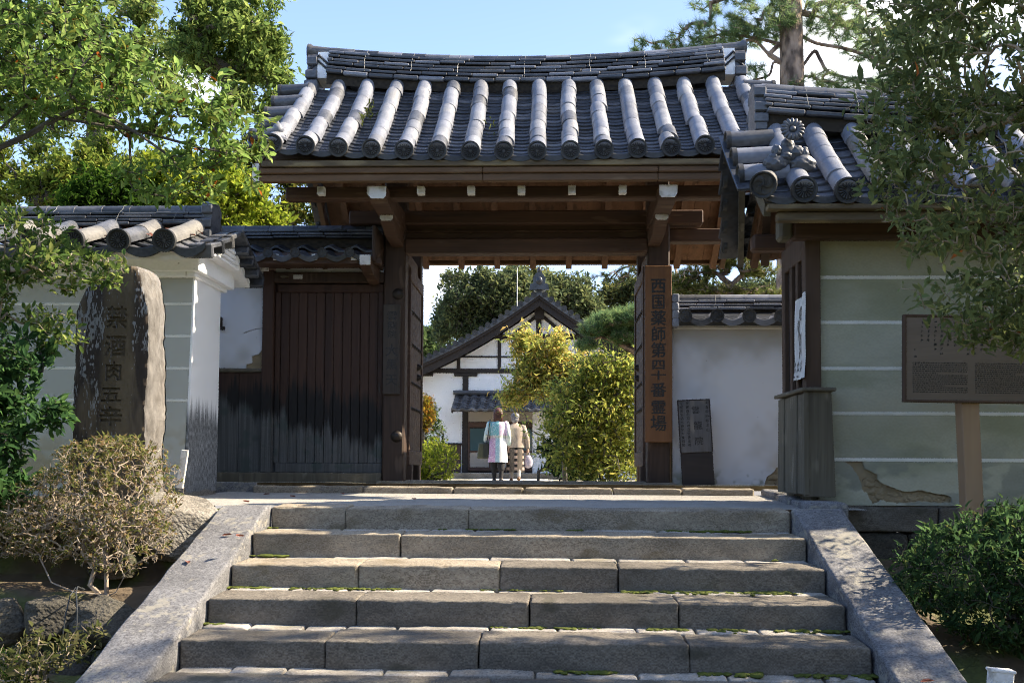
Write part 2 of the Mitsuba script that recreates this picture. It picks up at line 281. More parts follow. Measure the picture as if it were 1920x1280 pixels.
    '本': [[[3,17,20,35,32,54,6,55,6,63,41,63,41,82,49,82,49,63,85,63,85,55,58,55,69,36,79,25,87,19,82,12,71,20,70,15,49,15,49,0,41,0,41,15,20,15,19,20,10,13,7,12],[50,53,49,23,68,23,56,40],[21,24,41,23,41,53,31,36]]],
    '山': [[[9,63,17,63,18,13,41,13,41,81,49,81,49,13,72,13,73,64,80,64,81,0,73,0,72,5,9,5]]],
    '写': [[[6,76,84,76,83,59,75,59,75,70,34,69,33,59,73,58,72,51,31,51,29,42,75,41,72,15,67,2,60,0,47,0,43,0,42,5,42,7,59,6,62,9,66,34,19,34,27,69,14,70,14,59,7,59]],[[8,25,60,25,60,18,8,18]]],
    '経': [[[2,55,9,62,19,82,27,79,15,57,21,56,29,69,35,66,25,47,31,48,34,41,54,51,46,63,43,70,37,70,38,78,79,78,83,76,78,64,68,51,77,46,88,42,84,35,74,38,61,46,40,35,38,35,35,40,37,29,32,26,38,7,57,7,57,21,41,21,41,29,57,29,57,40,65,41,65,29,83,28,82,21,65,21,65,8,86,7,87,1,37,0,36,7,32,6,26,23,27,25,31,26,30,31,5,27,3,34,9,38,16,48,5,47],[51,69,61,56,67,62,72,70],[17,38,21,37,27,38,25,45,23,45]],[[16,23,21,24,23,23,25,7,24,2,19,2]],[[2,1,7,24,13,22,9,0]]],
    '自': [[[14,70,37,70,41,82,49,81,46,70,77,70,77,0,69,0,69,3,23,3,22,0,14,0],[22,30,69,30,69,42,22,42],[22,50,69,50,69,61,22,62],[22,11,69,10,69,22,22,22]]],
    '午': [[[5,49,15,64,23,83,30,80,28,70,79,70,79,62,49,62,49,41,85,40,86,33,49,32,49,0,41,0,41,32,4,33,5,40,41,41,41,62,23,62,11,45]]],
    '前': [[[4,61,5,68,25,68,18,79,24,82,26,82,29,79,35,68,56,68,66,83,73,80,66,68,86,67,85,61]],[[59,6,72,6,72,55,80,55,79,2,73,0,61,0]],[[54,52,61,52,61,15,54,15]],[[10,53,44,53,44,3,42,0,28,0,25,4,36,5,36,18,18,18,17,0,10,0],[17,25,36,24,36,32,18,33],[17,39,36,39,36,46,18,47]]],
    '九': [[[3,3,3,4,13,10,22,22,28,34,30,49,30,51,7,51,7,59,31,59,32,81,39,81,40,59,66,59,67,8,79,7,81,20,88,17,87,5,84,0,66,0,61,1,58,10,58,51,39,51,33,24,25,11,9,0]]],
    '時': [[[6,8,6,76,33,76,34,54,56,54,56,64,38,64,37,71,56,72,56,82,64,82,65,71,84,71,83,64,64,64,65,54,87,54,87,47,76,46,76,38,86,38,87,31,76,30,76,3,74,0,67,0,57,0,54,5,68,6,67,30,34,31,33,16,14,16,13,8],[34,47,34,38,68,38,68,47],[14,24,26,23,26,43,14,42],[14,69,14,50,26,50,26,69]],[[39,24,46,28,58,12,51,8]]],
    '至': [[[5,1,5,8,41,9,40,25,12,25,12,32,41,32,41,44,49,44,49,32,78,32,78,25,49,25,49,9,86,8,85,1]],[[6,77,83,77,83,70,40,70,26,53,62,53,53,62,59,67,75,53,82,44,76,40,70,47,13,43,11,51,15,54,29,69,6,70]]],
    '後': [[[2,38,15,50,24,64,31,61,36,65,51,82,53,82,59,78,45,63,59,64,70,73,76,69,49,48,70,49,65,56,72,59,87,39,80,35,76,43,62,42,56,42,53,36,75,35,78,34,75,25,65,13,88,3,84,0,82,0,57,8,44,2,29,0,25,4,39,8,50,13,41,24,31,17,26,22,46,39,45,41,31,39,29,46,44,54,46,57,33,55,31,60,23,49,22,0,15,0,15,38,6,32],[48,29,57,18,67,28]],[[3,62,17,75,21,82,29,79,22,70,8,57]]],
    '拝': [[[32,20,32,27,56,28,55,36,37,37,38,44,56,44,55,53,38,53,38,60,55,60,56,69,35,70,35,77,84,77,84,70,64,69,64,60,82,60,82,53,64,53,64,44,82,44,83,37,64,36,64,28,87,27,87,20,64,19,64,0,56,0,55,20]],[[2,34,16,38,16,56,3,56,3,64,16,64,16,82,24,82,24,64,34,64,34,56,24,56,24,41,34,43,35,36,24,32,24,5,21,0,7,0,6,5,16,6,16,29,4,26]]],
    '観': [[[2,36,14,52,4,53,4,60,6,60,3,64,9,72,15,83,21,81,20,74,43,74,43,68,27,67,25,60,44,60,44,53,32,52,35,45,44,44,44,39,33,38,34,34,43,34,43,28,33,27,34,22,43,22,43,16,34,16,33,11,44,10,46,7,51,14,53,23,53,27,47,28,47,77,82,78,82,28,73,27,73,8,80,7,82,19,88,15,86,3,82,0,69,1,66,5,66,27,61,28,58,14,55,6,46,0,44,0,40,3,17,3,17,0,11,0,10,32,6,30],[54,35,74,34,75,42,54,42],[54,49,74,48,75,56,54,57],[54,64,74,63,75,70,54,71],[19,46,27,45,25,53,22,53],[17,11,26,10,26,15,17,16],[17,23,26,22,26,27,17,27],[17,38,17,34,26,34,26,39],[10,60,18,60,20,67,15,67]]],
}



def glyph_poly(ch, w, h):
    """the character as shapely polygons in a box w x h centred on the origin"""
    out = []
    for rings in CHARACTER_OUTLINES[ch]:
        rings = [[(q[i], q[i + 1]) for i in range(0, len(q), 2)] for q in rings]
        out.append(Polygon(rings[0], rings[1:]).buffer(0))
    return [affinity.affine_transform(g, [w / 90, 0, 0, h / 90, -w / 2, -h / 2]) for g in out if not g.is_empty]


def lettering(chars, depth):
    """chars: (character, cx, cz, w, h); a flat print standing 'depth' proud in the xz plane, facing -y at y = 0"""
    ms = []
    for ch, cx, cz, w, h in chars:
        for g in glyph_poly(ch, w, h):
            g = affinity.translate(g, cx, cz)
            try:
                ms.append(prism(g, -depth, 0.0))
            except Exception:
                pass
    return cat(ms)
# ---------------------------------------------------------------- materials
def bsdf(name, color, rough=0.7, bump=None, bscale=0.003, spec=0.5, metallic=0.0, two=True, eps=2e-3, **more):
    base = proc(color) if callable(color) else {'type': 'rgb', 'value': list(color)}
    rr = proc(rough) if callable(rough) else float(rough)
    b = {'type': 'principled', 'base_color': base, 'roughness': rr, 'specular': spec, 'metallic': metallic, **more}
    if bump is not None:
        b = {'type': 'bumpmap', 'scale': bscale, 'relief': proc(bump, eps), 'nested': b}
    if two:
        b = {'type': 'twosided', 'nested': b}
    scene[name] = b


def wood(c_dark, c_light, axis, f=28.0, wear=None):
    """grain running along the axis (0 x, 1 y, 2 z)"""
    o = [k for k in range(3) if k != axis]

    def fn(p, n, uv):
        a, u, v = p[axis], p[o[0]], p[o[1]]
        wob = 0.06 * noise(a * 1.7, u * 3, v * 3)
        g = 0.55 * noise((u + wob) * f, (v + wob) * f, a * 0.9) + 0.45 * noise((u + wob) * f * 3.4, (v + wob) * f * 3.4, a * 2.6)
        t = 0.75 * g + 0.5 * (noise(u * 2.6 + 7, v * 2.6, a * 1.1) - 0.3)
        c = mix(c_dark, c_light, dr.clip(t, 0, 1))
        if wear is not None:
            w = smoothstep(0.62, 0.78, noise(u * 9, v * 9, a * 3.5) * 0.6 + 0.4 * noise(u * 40, v * 40, a * 6))
            c = mix(c, wear, w * 0.6)
        return c
    return fn


bsdf('wood_post', wood((0.022, 0.012, 0.007), (0.072, 0.040, 0.023), 2, wear=(0.102, 0.068, 0.046)), 0.72)
bsdf('wood_beam', wood((0.030, 0.016, 0.009), (0.101, 0.052, 0.030), 0, wear=(0.135, 0.085, 0.053)), 0.72)
bsdf('wood_eave', wood((0.050, 0.027, 0.012), (0.165, 0.092, 0.042), 0, f=20, wear=(0.17, 0.115, 0.062)), 0.75)
bsdf('wood_deck', wood((0.088, 0.042, 0.020), (0.230, 0.118, 0.060), 1, f=24, wear=(0.061, 0.036, 0.023)), 0.8)
bsdf('wood_rafter', wood((0.080, 0.039, 0.020), (0.208, 0.109, 0.057), 1, f=30), 0.78)
bsdf('wood_kiosk', wood((0.056, 0.048, 0.034), (0.152, 0.134, 0.094), 2, f=34, wear=(0.221, 0.193, 0.140)), 0.85)
bsdf('wood_lattice', wood((0.039, 0.022, 0.013), (0.089, 0.052, 0.031), 2, f=30), 0.75)
bsdf('wood_sign', wood((0.105, 0.042, 0.011), (0.186, 0.084, 0.026), 2, f=22), 0.6)
bsdf('wood_oldsign', wood((0.031, 0.024, 0.019), (0.076, 0.061, 0.047), 2, f=26), 0.8)
bsdf('wood_notice', wood((0.100, 0.076, 0.057), (0.162, 0.128, 0.101), 0, f=26), 0.75)
bsdf('wood_pale', wood((0.213, 0.134, 0.077), (0.322, 0.216, 0.129), 2, f=18), 0.65)


def door_fn(p, n, uv):
    x, y, z = p
    g = 0.5 * noise(x * 60, y * 30, z * 1.2) + 0.5 * noise(x * 190, y * 60, z * 2.5)
    plank = cell_rand(dr.floor(x / 0.0925 + 50.0), 3, 1)
    brown = mix((0.019, 0.0085, 0.005), (0.062, 0.027, 0.014), dr.clip(0.6 * g + 0.4 * plank, 0, 1))
    streak = noise(x * 85, 1.0, z * 0.7) * 0.30 + noise(x * 22, 4.0, z * 0.5) * 0.42 + (plank - 0.5) * 0.24
    wet = smoothstep(0.98, 0.80, z - 0.55 * streak + 0.10 * (x + 2.9))
    grey = smoothstep(0.58, 0.42, z - 0.45 * (1 - streak) + 0.26 * (x + 2.9))
    c = mix(brown, (0.005, 0.004, 0.0035), wet)
    weather = mix((0.027, 0.028, 0.027), (0.115, 0.118, 0.116), dr.clip(g * 1.2 - 0.1, 0, 1))
    algae = smoothstep(0.52, 0.72, fbm(x * 9, y * 9, z * 7, 3))
    weather = mix(weather, (0.03, 0.05, 0.043), algae * 0.6)
    return mix(c, weather, grey)


bsdf('wood_door', door_fn, 0.75)


def plaster_fn(base, stain, amount):
    def fn(p, n, uv):
        a = fbm(p.x * 1.7, p.y * 1.7, p.z * 1.3, 4)
        b = noise(p.x * 60, p.y * 60, p.z * 60)
        c = mix(base, stain, smoothstep(0.45, 0.85, a) * amount)
        sp = smoothstep(0.93, 0.965, noise(p.x * 21, p.y * 21, p.z * 21))
        c = mix(c, (0.25, 0.2, 0.15), sp * 0.55)
        return c * (0.95 + 0.10 * b)
    return fn


bsdf('plaster_white', plaster_fn((0.857, 0.867, 0.877), (0.755, 0.755, 0.745), 0.4), 0.85)


def end_plaster_fn(p, n, uv):
    c = mix((0.84, 0.85, 0.86), (0.76, 0.77, 0.77), fbm(p.x * 2, p.y * 2, p.z * 2, 3))
    # black algae climbing from the foot in vertical streaks
    st = noise(p.x * 40, p.y * 46, p.z * 1.5) * 0.35 + noise(p.x * 9, p.y * 12, p.z * 1.1) * 0.4
    k = smoothstep(0.84, 0.62, p.z - 0.42 * st + 0.1)
    grit = noise(p.x * 110, p.y * 110, p.z * 30)
    return mix(c, mix((0.045, 0.05, 0.055), (0.26, 0.27, 0.28), dr.clip(grit * 1.3 - 0.35, 0, 1)), k * 0.92)


bsdf('plaster_end', end_plaster_fn, 0.85)


def old_plaster_fn(p, n, uv):
    a = fbm(p.x * 2.3, p.y * 2.3, p.z * 1.7 + 3, 4)
    c = mix((0.61, 0.62, 0.645), (0.44, 0.435, 0.42), smoothstep(0.40, 0.70, a))
    tan = smoothstep(0.50, 0.66, fbm(p.x * 2.1 + 9, p.y, p.z * 2.6, 4)) * smoothstep(0.95, 0.35, p.z + 0.5 * fbm(p.x * 3, 1, p.z * 3, 3))
    c = mix(c, (0.40, 0.345, 0.25), tan * 0.8)
    sp = smoothstep(0.91, 0.95, noise(p.x * 17, p.y * 17, p.z * 17))
    c = mix(c, (0.2, 0.17, 0.14), sp * 0.6)
    moss = smoothstep(0.48, 0.62, fbm(p.x * 7, p.y * 7, p.z * 7, 3)) * smoothstep(0.30, 0.16, p.z)
    return mix(c, (0.17, 0.18, 0.12), moss * 0.7)


bsdf('plaster_old', old_plaster_fn, 0.9)


def green_fn(p, n, uv):
    a = fbm(p.x * 1.9, p.y * 1.9, p.z * 1.9, 4)
    c = mix((0.310, 0.315, 0.228), (0.395, 0.392, 0.305), smoothstep(0.3, 0.7, a))
    b = smoothstep(0.50, 0.66, fbm(p.x * 1.1 + 4, p.y, p.z * 3.1, 4))
    c = mix(c, (0.235, 0.25, 0.155), b * 0.6)
    edge = smoothstep(0.50, 0.60, fbm(p.x * 4 + 2, 2, p.z * 5, 4)) * smoothstep(0.62, 0.2, p.z)
    c = mix(c, (0.17, 0.18, 0.16), edge * 0.6)
    return c * (0.93 + 0.14 * noise(p.x * 80, p.y * 80, p.z * 80))


bsdf('wall_green', green_fn, 0.9)


def grey_wall_fn(p, n, uv):
    a = fbm(p.x * 1.5, p.y * 1.5, p.z * 1.5, 3)
    c = mix((0.36, 0.375, 0.34), (0.42, 0.43, 0.40), a)
    low = smoothstep(0.48, 0.60, fbm(p.x * 3.3, 1.0, p.z * 4.0, 4)) * smoothstep(0.75, 0.30, p.z)
    return mix(c, (0.30, 0.26, 0.16), low * 0.8)


bsdf('wall_grey', grey_wall_fn, 0.9)

bsdf('wall_line', lambda p, n, uv: mix((0.60, 0.61, 0.56), (0.72, 0.72, 0.68), noise(p.x * 14, p.y * 14, p.z * 14)), 0.9)
bsdf('clay', lambda p, n, uv: mix((0.19, 0.145, 0.085), (0.34, 0.275, 0.175), fbm(p.x * 11, p.y * 11, p.z * 11, 4)), 0.95,
     bump=lambda p, n, uv: fbm(p.x * 30, p.y * 30, p.z * 30, 3), bscale=0.012)


# roof tiles: smoked grey clay, bleached and blotched by weather
def tube_fn(lo, hi, sp):
    def fn(p, n, uv):
        a = fbm(p.x * 7, p.y * 7, p.z * 7, 3)
        b = noise(p.x * 45, p.y * 45, p.z * 45)
        c = mix(lo, hi, smoothstep(0.28, 0.72, 0.75 * a + 0.25 * b))
        d = smoothstep(0.60, 0.76, fbm(p.x * 3.1 + 5, p.y * 3.1, p.z * 3.1, 3))
        c = mix(c, sp, d * 0.5)
        return c
    return fn


bsdf('tile_pale', tube_fn((0.135, 0.147, 0.178), (0.195, 0.208, 0.245), (0.165, 0.172, 0.19)), 0.46, spec=0.5)
bsdf('tile_pale_dim', tube_fn((0.105, 0.114, 0.136), (0.160, 0.170, 0.198), (0.14, 0.14, 0.145)), 0.48, spec=0.5)
bsdf('tile_pale_bleached', tube_fn((0.160, 0.170, 0.196), (0.235, 0.245, 0.272), (0.20, 0.198, 0.19)), 0.52, spec=0.5)
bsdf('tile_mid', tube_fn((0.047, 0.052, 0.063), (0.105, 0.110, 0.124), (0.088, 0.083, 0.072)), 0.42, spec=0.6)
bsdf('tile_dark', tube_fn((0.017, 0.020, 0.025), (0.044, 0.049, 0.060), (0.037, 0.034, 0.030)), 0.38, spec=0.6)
bsdf('tile_warm', tube_fn((0.11, 0.108, 0.105), (0.17, 0.165, 0.155), (0.13, 0.125, 0.10)), 0.55)
bsdf('tile_disc', tube_fn((0.017, 0.018, 0.020), (0.047, 0.048, 0.048), (0.072, 0.066, 0.055)), 0.55)
bsdf('ridge_clay', lambda p, n, uv: mix((0.013, 0.011, 0.009), (0.042, 0.032, 0.020), noise(p.x * 40, p.y * 40, p.z * 40)), 0.95)
bsdf('tan_board', lambda p, n, uv: mix((0.088, 0.066, 0.039), (0.198, 0.154, 0.083), smoothstep(0.40, 0.62, fbm(p.x * 2.2, p.y * 3, p.z * 9, 4))), 0.85)


# stone
def granite(base, dark, moss=None, lichen=None):
    def fn(p, n, uv):
        s = noise(p.x * 130, p.y * 130, p.z * 130)
        s2 = noise(p.x * 55 + 3, p.y * 55, p.z * 55)
        a = fbm(p.x * 2.6, p.y * 2.6, p.z * 2.6, 4)
        c = mix(dark, base, dr.clip(0.30 + 0.9 * (s - 0.45) + 0.55 * (s2 - 0.4) + 0.6 * (a - 0.4), 0, 1))
        st = smoothstep(0.47, 0.66, fbm(p.x * 3.7 + 11, p.y * 3.7, p.z * 5.0, 4) * 0.75 + 0.25 * s2)
        c = c * (1 - 0.38 * st)
        if lichen is not None:
            l = smoothstep(0.54, 0.66, fbm(p.x * 6 + 5, p.y * 6, p.z * 6, 2) * 0.5 + fbm(p.x * 34, p.y * 34, p.z * 34, 3) * 0.5)
            c = mix(c, lichen, l * 0.6)
        if moss is not None:
            m = smoothstep(0.60, 0.74, fbm(p.x * 4 + 2, p.y * 4, p.z * 6, 4))
            c = mix(c, moss, m * 0.6)
        return c
    return fn


def grit(p, n, uv):
    return fbm(p.x * 60, p.y * 60, p.z * 60, 3)


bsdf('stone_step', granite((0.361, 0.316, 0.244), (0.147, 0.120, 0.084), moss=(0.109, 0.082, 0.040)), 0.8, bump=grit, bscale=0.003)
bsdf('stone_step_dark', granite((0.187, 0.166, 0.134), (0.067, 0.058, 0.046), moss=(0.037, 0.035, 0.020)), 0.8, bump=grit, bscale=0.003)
bsdf('stone_tread_sunlit', granite((0.40, 0.375, 0.335), (0.205, 0.185, 0.155), moss=(0.16, 0.14, 0.09)), 0.8, bump=grit, bscale=0.003)  # paler than the step blocks: worn, with sunlit brightness put into the colour
bsdf('stone_cheek', granite((0.228, 0.228, 0.233), (0.075, 0.075, 0.080), lichen=(0.285, 0.267, 0.216)), 0.85, bump=grit, bscale=0.005)
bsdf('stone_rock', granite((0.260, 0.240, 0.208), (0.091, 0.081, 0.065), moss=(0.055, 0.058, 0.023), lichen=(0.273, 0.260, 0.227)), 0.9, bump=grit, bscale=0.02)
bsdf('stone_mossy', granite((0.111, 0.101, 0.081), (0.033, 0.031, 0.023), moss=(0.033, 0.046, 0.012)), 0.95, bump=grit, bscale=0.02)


def stele_fn(p, n, uv):
    x, y, z = p
    fine = noise(x * 120, y * 90, z * 14)
    g = fbm(x * 14, y * 12, z * 3.0, 4)
    c = mix((0.058, 0.044, 0.031), (0.150, 0.115, 0.076), dr.clip(g * 0.9 + 0.4 * fine - 0.2, 0, 1))
    dark = smoothstep(0.44, 0.54, fbm(x * 9 + 3, y * 6, z * 1.5, 4))
    c = mix(c, (0.024, 0.018, 0.016), dark * 0.8)
    ch = smoothstep(0.14, 0.08, dr.abs(x + 3.20 - 0.02 * z))            # the dressed strip that carries the letters is cleaner stone
    up = smoothstep(0.75, 1.25, z + 0.7 * (fbm(x * 6, 3.0, z * 2.0, 3) - 0.5))
    speck = noise(x * 150, y * 110, z * 36) * 0.42 + fbm(x * 40, y * 34, z * 6, 3) * 0.58
    li = smoothstep(0.50, 0.58, speck + 0.55 * (fbm(x * 8 + 1, y * 7, z * 1.3, 3) - 0.5) - 0.16 * (1 - up) - 0.10 * ch)
    c = mix(c, mix((0.19, 0.195, 0.205), (0.30, 0.305, 0.31), fine), li * 0.85)
    c = mix(c, (0.125, 0.097, 0.058), ch * 0.6 * (1 - li))
    side = smoothstep(0.4, 0.8, n.x)
    sd = dr.clip(fbm(x * 30, y * 30, z * 9, 4) * 1.5 - 0.25, 0, 1)
    return mix(c, mix((0.065, 0.060, 0.054), (0.21, 0.20, 0.19), sd), side * 0.85)


bsdf('stele', stele_fn, 0.9, bump=lambda p, n, uv: fbm(p.x * 40, p.y * 40, p.z * 12, 3), bscale=0.012)

# ground
bsdf('terrace_paving', lambda p, n, uv: mix((0.174, 0.164, 0.149), (0.248, 0.239, 0.217), fbm(p.x * 3, p.y * 3, 0, 4)) * (0.85 + 0.3 * noise(p.x * 140, p.y * 140)), 0.9)


def earth_fn(p, n, uv):
    c = mix((0.055, 0.040, 0.026), (0.13, 0.10, 0.065), fbm(p.x * 9, p.y * 9, p.z * 9, 4))
    m = smoothstep(0.40, 0.54, fbm(p.x * 2.6, p.y * 2.6, p.z * 2, 4))
    return mix(c, mix((0.05, 0.07, 0.015), (0.10, 0.13, 0.03), noise(p.x * 70, p.y * 70, p.z * 70)), m * 0.75)


bsdf('earth', earth_fn, 0.95, bump=lambda p, n, uv: fbm(p.x * 22, p.y * 22, p.z * 22, 4), bscale=0.03)
bsdf('court', lambda p, n, uv: mix((0.160, 0.152, 0.112), (0.272, 0.256, 0.208), fbm(p.x * 2, p.y * 2, 0, 4)), 0.95)
bsdf('path_stone', granite((0.465, 0.450, 0.420), (0.300, 0.292, 0.277)), 0.9)
bsdf('moss_green', lambda p, n, uv: mix((0.027, 0.036, 0.005), (0.102, 0.126, 0.013), noise(p.x * 60, p.y * 60, p.z * 60) * 0.6 + 0.4 * fbm(p.x * 9, p.y * 9, p.z * 9, 2)), 0.95)
bsdf('hill_green', lambda p, n, uv: mix((0.03, 0.05, 0.02), (0.07, 0.10, 0.035), fbm(p.x * 0.3, p.y * 0.3, p.z * 0.3, 4)), 0.95)

# bark and leaves
bsdf('bark', lambda p, n, uv: mix((0.029, 0.025, 0.020), (0.106, 0.094, 0.074), fbm(p.x * 22, p.y * 22, p.z * 12, 3)), 0.9,
     bump=lambda p, n, uv: fbm(p.x * 40, p.y * 40, p.z * 25, 3), bscale=0.015)
bsdf('twig_pale', lambda p, n, uv: mix((0.16, 0.12, 0.085), (0.40, 0.33, 0.25), noise(p.x * 30, p.y * 30, p.z * 30)), 0.85)
bsdf('pine_bark', lambda p, n, uv: mix((0.07, 0.05, 0.04), (0.36, 0.27, 0.21), smoothstep(0.25, 0.75, fbm(p.x * 11, p.y * 11, p.z * 4.5, 3))), 0.95,
     bump=lambda p, n, uv: fbm(p.x * 16, p.y * 16, p.z * 6, 3), bscale=0.06)
VC = {'type': 'mesh_attribute', 'name': 'vertex_color'}
scene['leaf_glossy'] = {'type': 'principledthin', 'base_color': VC, 'roughness': 0.42, 'diff_trans': 1.3, 'eta': 1.5}
scene['leaf_soft'] = {'type': 'principledthin', 'base_color': VC, 'roughness': 0.6, 'diff_trans': 1.3, 'eta': 1.45}

bsdf('wood_grey', wood((0.060, 0.060, 0.062), (0.150, 0.150, 0.155), 2, f=30, wear=(0.20, 0.18, 0.15)), 0.8)
# plain things
bsdf('white_paint', lambda p, n, uv: mix((0.64, 0.63, 0.60), (0.42, 0.40, 0.35), smoothstep(0.45, 0.75, fbm(p.x * 16, p.y * 16, p.z * 16, 4))) * (0.92 + 0.16 * noise(p.x * 90, p.y * 90, p.z * 90)), 0.75)
bsdf('ink', (0.012, 0.011, 0.010), 0.6)
bsdf('iron', (0.030, 0.023, 0.018), 0.5, metallic=0.4)
bsdf('wire', (0.20, 0.205, 0.205), 0.5, metallic=0.5)
bsdf('cable_black', (0.05, 0.055, 0.06), 0.35)
bsdf('paper', lambda p, n, uv: mix((0.527, 0.527, 0.510), (0.629, 0.629, 0.612), noise(p.x * 20, p.y * 20, p.z * 20)), 0.8)
bsdf('print_grey', (0.13, 0.12, 0.11), 0.8)
bsdf('timber_black', wood((0.008, 0.006, 0.006), (0.032, 0.023, 0.019), 0, f=14), 0.7)
bsdf('door_brown', wood((0.035, 0.017, 0.011), (0.084, 0.042, 0.028), 0, f=16), 0.6)
bsdf('panel_pale', wood((0.288, 0.256, 0.216), (0.384, 0.352, 0.312), 0, f=16), 0.8)
bsdf('dark_glass', (0.055, 0.10, 0.11), 0.08, spec=0.7)
bsdf('litter', lambda p, n, uv: mix((0.10, 0.035, 0.022), (0.30, 0.10, 0.06), cell_rand(p.x * 22, p.y * 22, p.z * 22)), 0.8)
# ---------------------------------------------------------------- ground, terrace, stairs
XC, SW, D1, TREAD, RISE = -0.143, 3.647, 6.986, 0.431, 0.155
XL, XR = XC - SW / 2, XC + SW / 2          # inner faces of the two cheeks


def sheet(xs, ys, zf, res=None):
    A, B = np.meshgrid(np.asarray(xs, float), np.asarray(ys, float), indexing='ij')
    return grid(np.stack([A, B, zf(A, B)], -1))


structure('ground', sheet(np.linspace(-140, 140, 57), np.concatenate([np.linspace(-160, -12, 12), np.linspace(-10, 9.4, 40)]),
          lambda x, y: -1.245 + 0 * x), 'earth', 'bare mossy earth at the foot of the stone stairs', 'ground')


def court_z(x, y):
    t = np.clip((y - 10.4) / 10.0, 0, 1)
    return 0.118 - 0.18 * t + 0.0 * x


structure('courtyard_ground', sheet(np.linspace(-160, 160, 65), np.concatenate([np.linspace(10.02, 40, 40), np.linspace(44, 420, 20)]), court_z),
          'court', 'sunlit gravel ground of the courtyard behind the gate', 'ground')


def bed_left(x, y):
    t = np.clip((y - 6.75) / 0.25, 0, 1)
    u = np.clip((y - 6.05) / 0.2, 0, 1)
    z = -0.95 + 0.42 * u + 0.55 * t
    return z + 0.10 * (meshkit.noise(np.stack([x * 2, y * 2, 0 * x], -1), 3) - 0.5)


structure('garden_bed', sheet(np.concatenate([np.linspace(-30, -6, 10), np.linspace(-5.8, -2.28, 50)]), np.linspace(3.0, 7.04, 60), bed_left), 'earth',
          'planted bed of dark mossy soil left of the stairs', 'ground')
structure('wall_foot_soil', sheet(np.linspace(-30, -3.18, 60), np.linspace(7.04, 10.5, 30), lambda x, y: bed_left(x, y) - 0.06), 'earth', 'strip of dark soil at the foot of the left garden wall', 'ground')


def bed_right(x, y):
    t = np.clip((y - 5.2) / 2.2, 0, 1)
    return -1.05 + 0.72 * t + 0.12 * (meshkit.noise(np.stack([x * 2, y * 2, 0 * x], -1), 6) - 0.5)


structure('garden_bed', sheet(np.concatenate([np.linspace(2.0, 6, 45), np.linspace(6.5, 30, 12)]), np.linspace(3.0, 8.2, 60), bed_right), 'earth',
          'planted bed of dark soil right of the stairs, under the clipped bush', 'ground')
structure('terrace', sheet([-3.25, -2.6, XL, XC, XR, 2.3], [D1 + 0.30, 8.0, 9.0, 10.0], lambda x, y: -0.004 + 0.026 * (y - D1) / 3.0), 'terrace_paving',
          'paved terrace between the top step and the gate threshold', 'pavement')

# the stairs: hewn blocks, joints where the photograph shows them (x of the joints along each step's front edge)
st = thing('stone_stairs', 'worn granite stairs of hewn blocks climbing to the wooden gate', 'stairs')


def px_joint(i, px):
    """x of a joint along step i's front edge, from its fraction of the width"""
    return XL + px * SW


JOINTS = [[0.147, 0.385], [0.271], [0.218, 0.457, 0.656], [0.239, 0.509, 0.740], [0.217, 0.439, 0.740], [0.46], [0.3, 0.6], [0.2, 0.55, 0.8]]
rs = np.random.default_rng(5)
for i in range(8):
    yf, zt = D1 - i * TREAD, -i * RISE
    xs = [0.0] + JOINTS[i] + [1.0]
    for k in range(len(xs) - 1):
        g = 0.0025
        a, b = XL + xs[k] * SW + (g if k else 0.012), XL + xs[k + 1] * SW - (g if k < len(xs) - 2 else 0.012)
        dz, dy = rs.uniform(-0.006, 0.004), rs.uniform(-0.008, 0.008)
        bl = rough_block(a, b, yf + dy, yf + 0.31 + rs.uniform(-0.03, 0.03), zt - RISE - 0.03, zt + dz, res=0.035 if i < 6 else 0.08,
                         r=0.013, amp=0.004, seed=11 * i + k, freq=11, low=0.006)
        bl.vertices[:, 2] += 0.014 * np.clip((bl.vertices[:, 1] - yf) / TREAD, 0, 1) * (bl.vertices[:, 2] > zt - 0.08)
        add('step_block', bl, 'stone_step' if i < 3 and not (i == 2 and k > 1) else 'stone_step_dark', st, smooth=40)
    # narrow paving stones between the front block and the next riser
    if i > 0:
        x = XL + 0.02
        while x < XR - 0.1:
            w = rs.uniform(0.22, 0.55)
            b = min(x + w, XR - 0.02)
            bl = rough_block(x + 0.005, b - 0.005, yf + 0.315, yf + TREAD + 0.03, zt - 0.10, zt + rs.uniform(-0.010, 0.002), res=0.05, r=0.014, amp=0.005,
                             seed=400 + 31 * i + int(x * 50), freq=10, low=0.006)
            bl.vertices[:, 2] += 0.014 * np.clip((bl.vertices[:, 1] - yf) / TREAD, 0, 1)
            add('tread_stone', bl, 'stone_tread_sunlit', st, smooth=40)
            x = b
add('stair_core', prism_x([(D1 + 0.4, -0.10), (D1 + 0.4, -1.3), (D1 - 8 * TREAD, -1.3), (D1 - 7 * TREAD - 0.05, -1.2)], XL + 0.05, XR - 0.05), 'stone_step_dark', st)


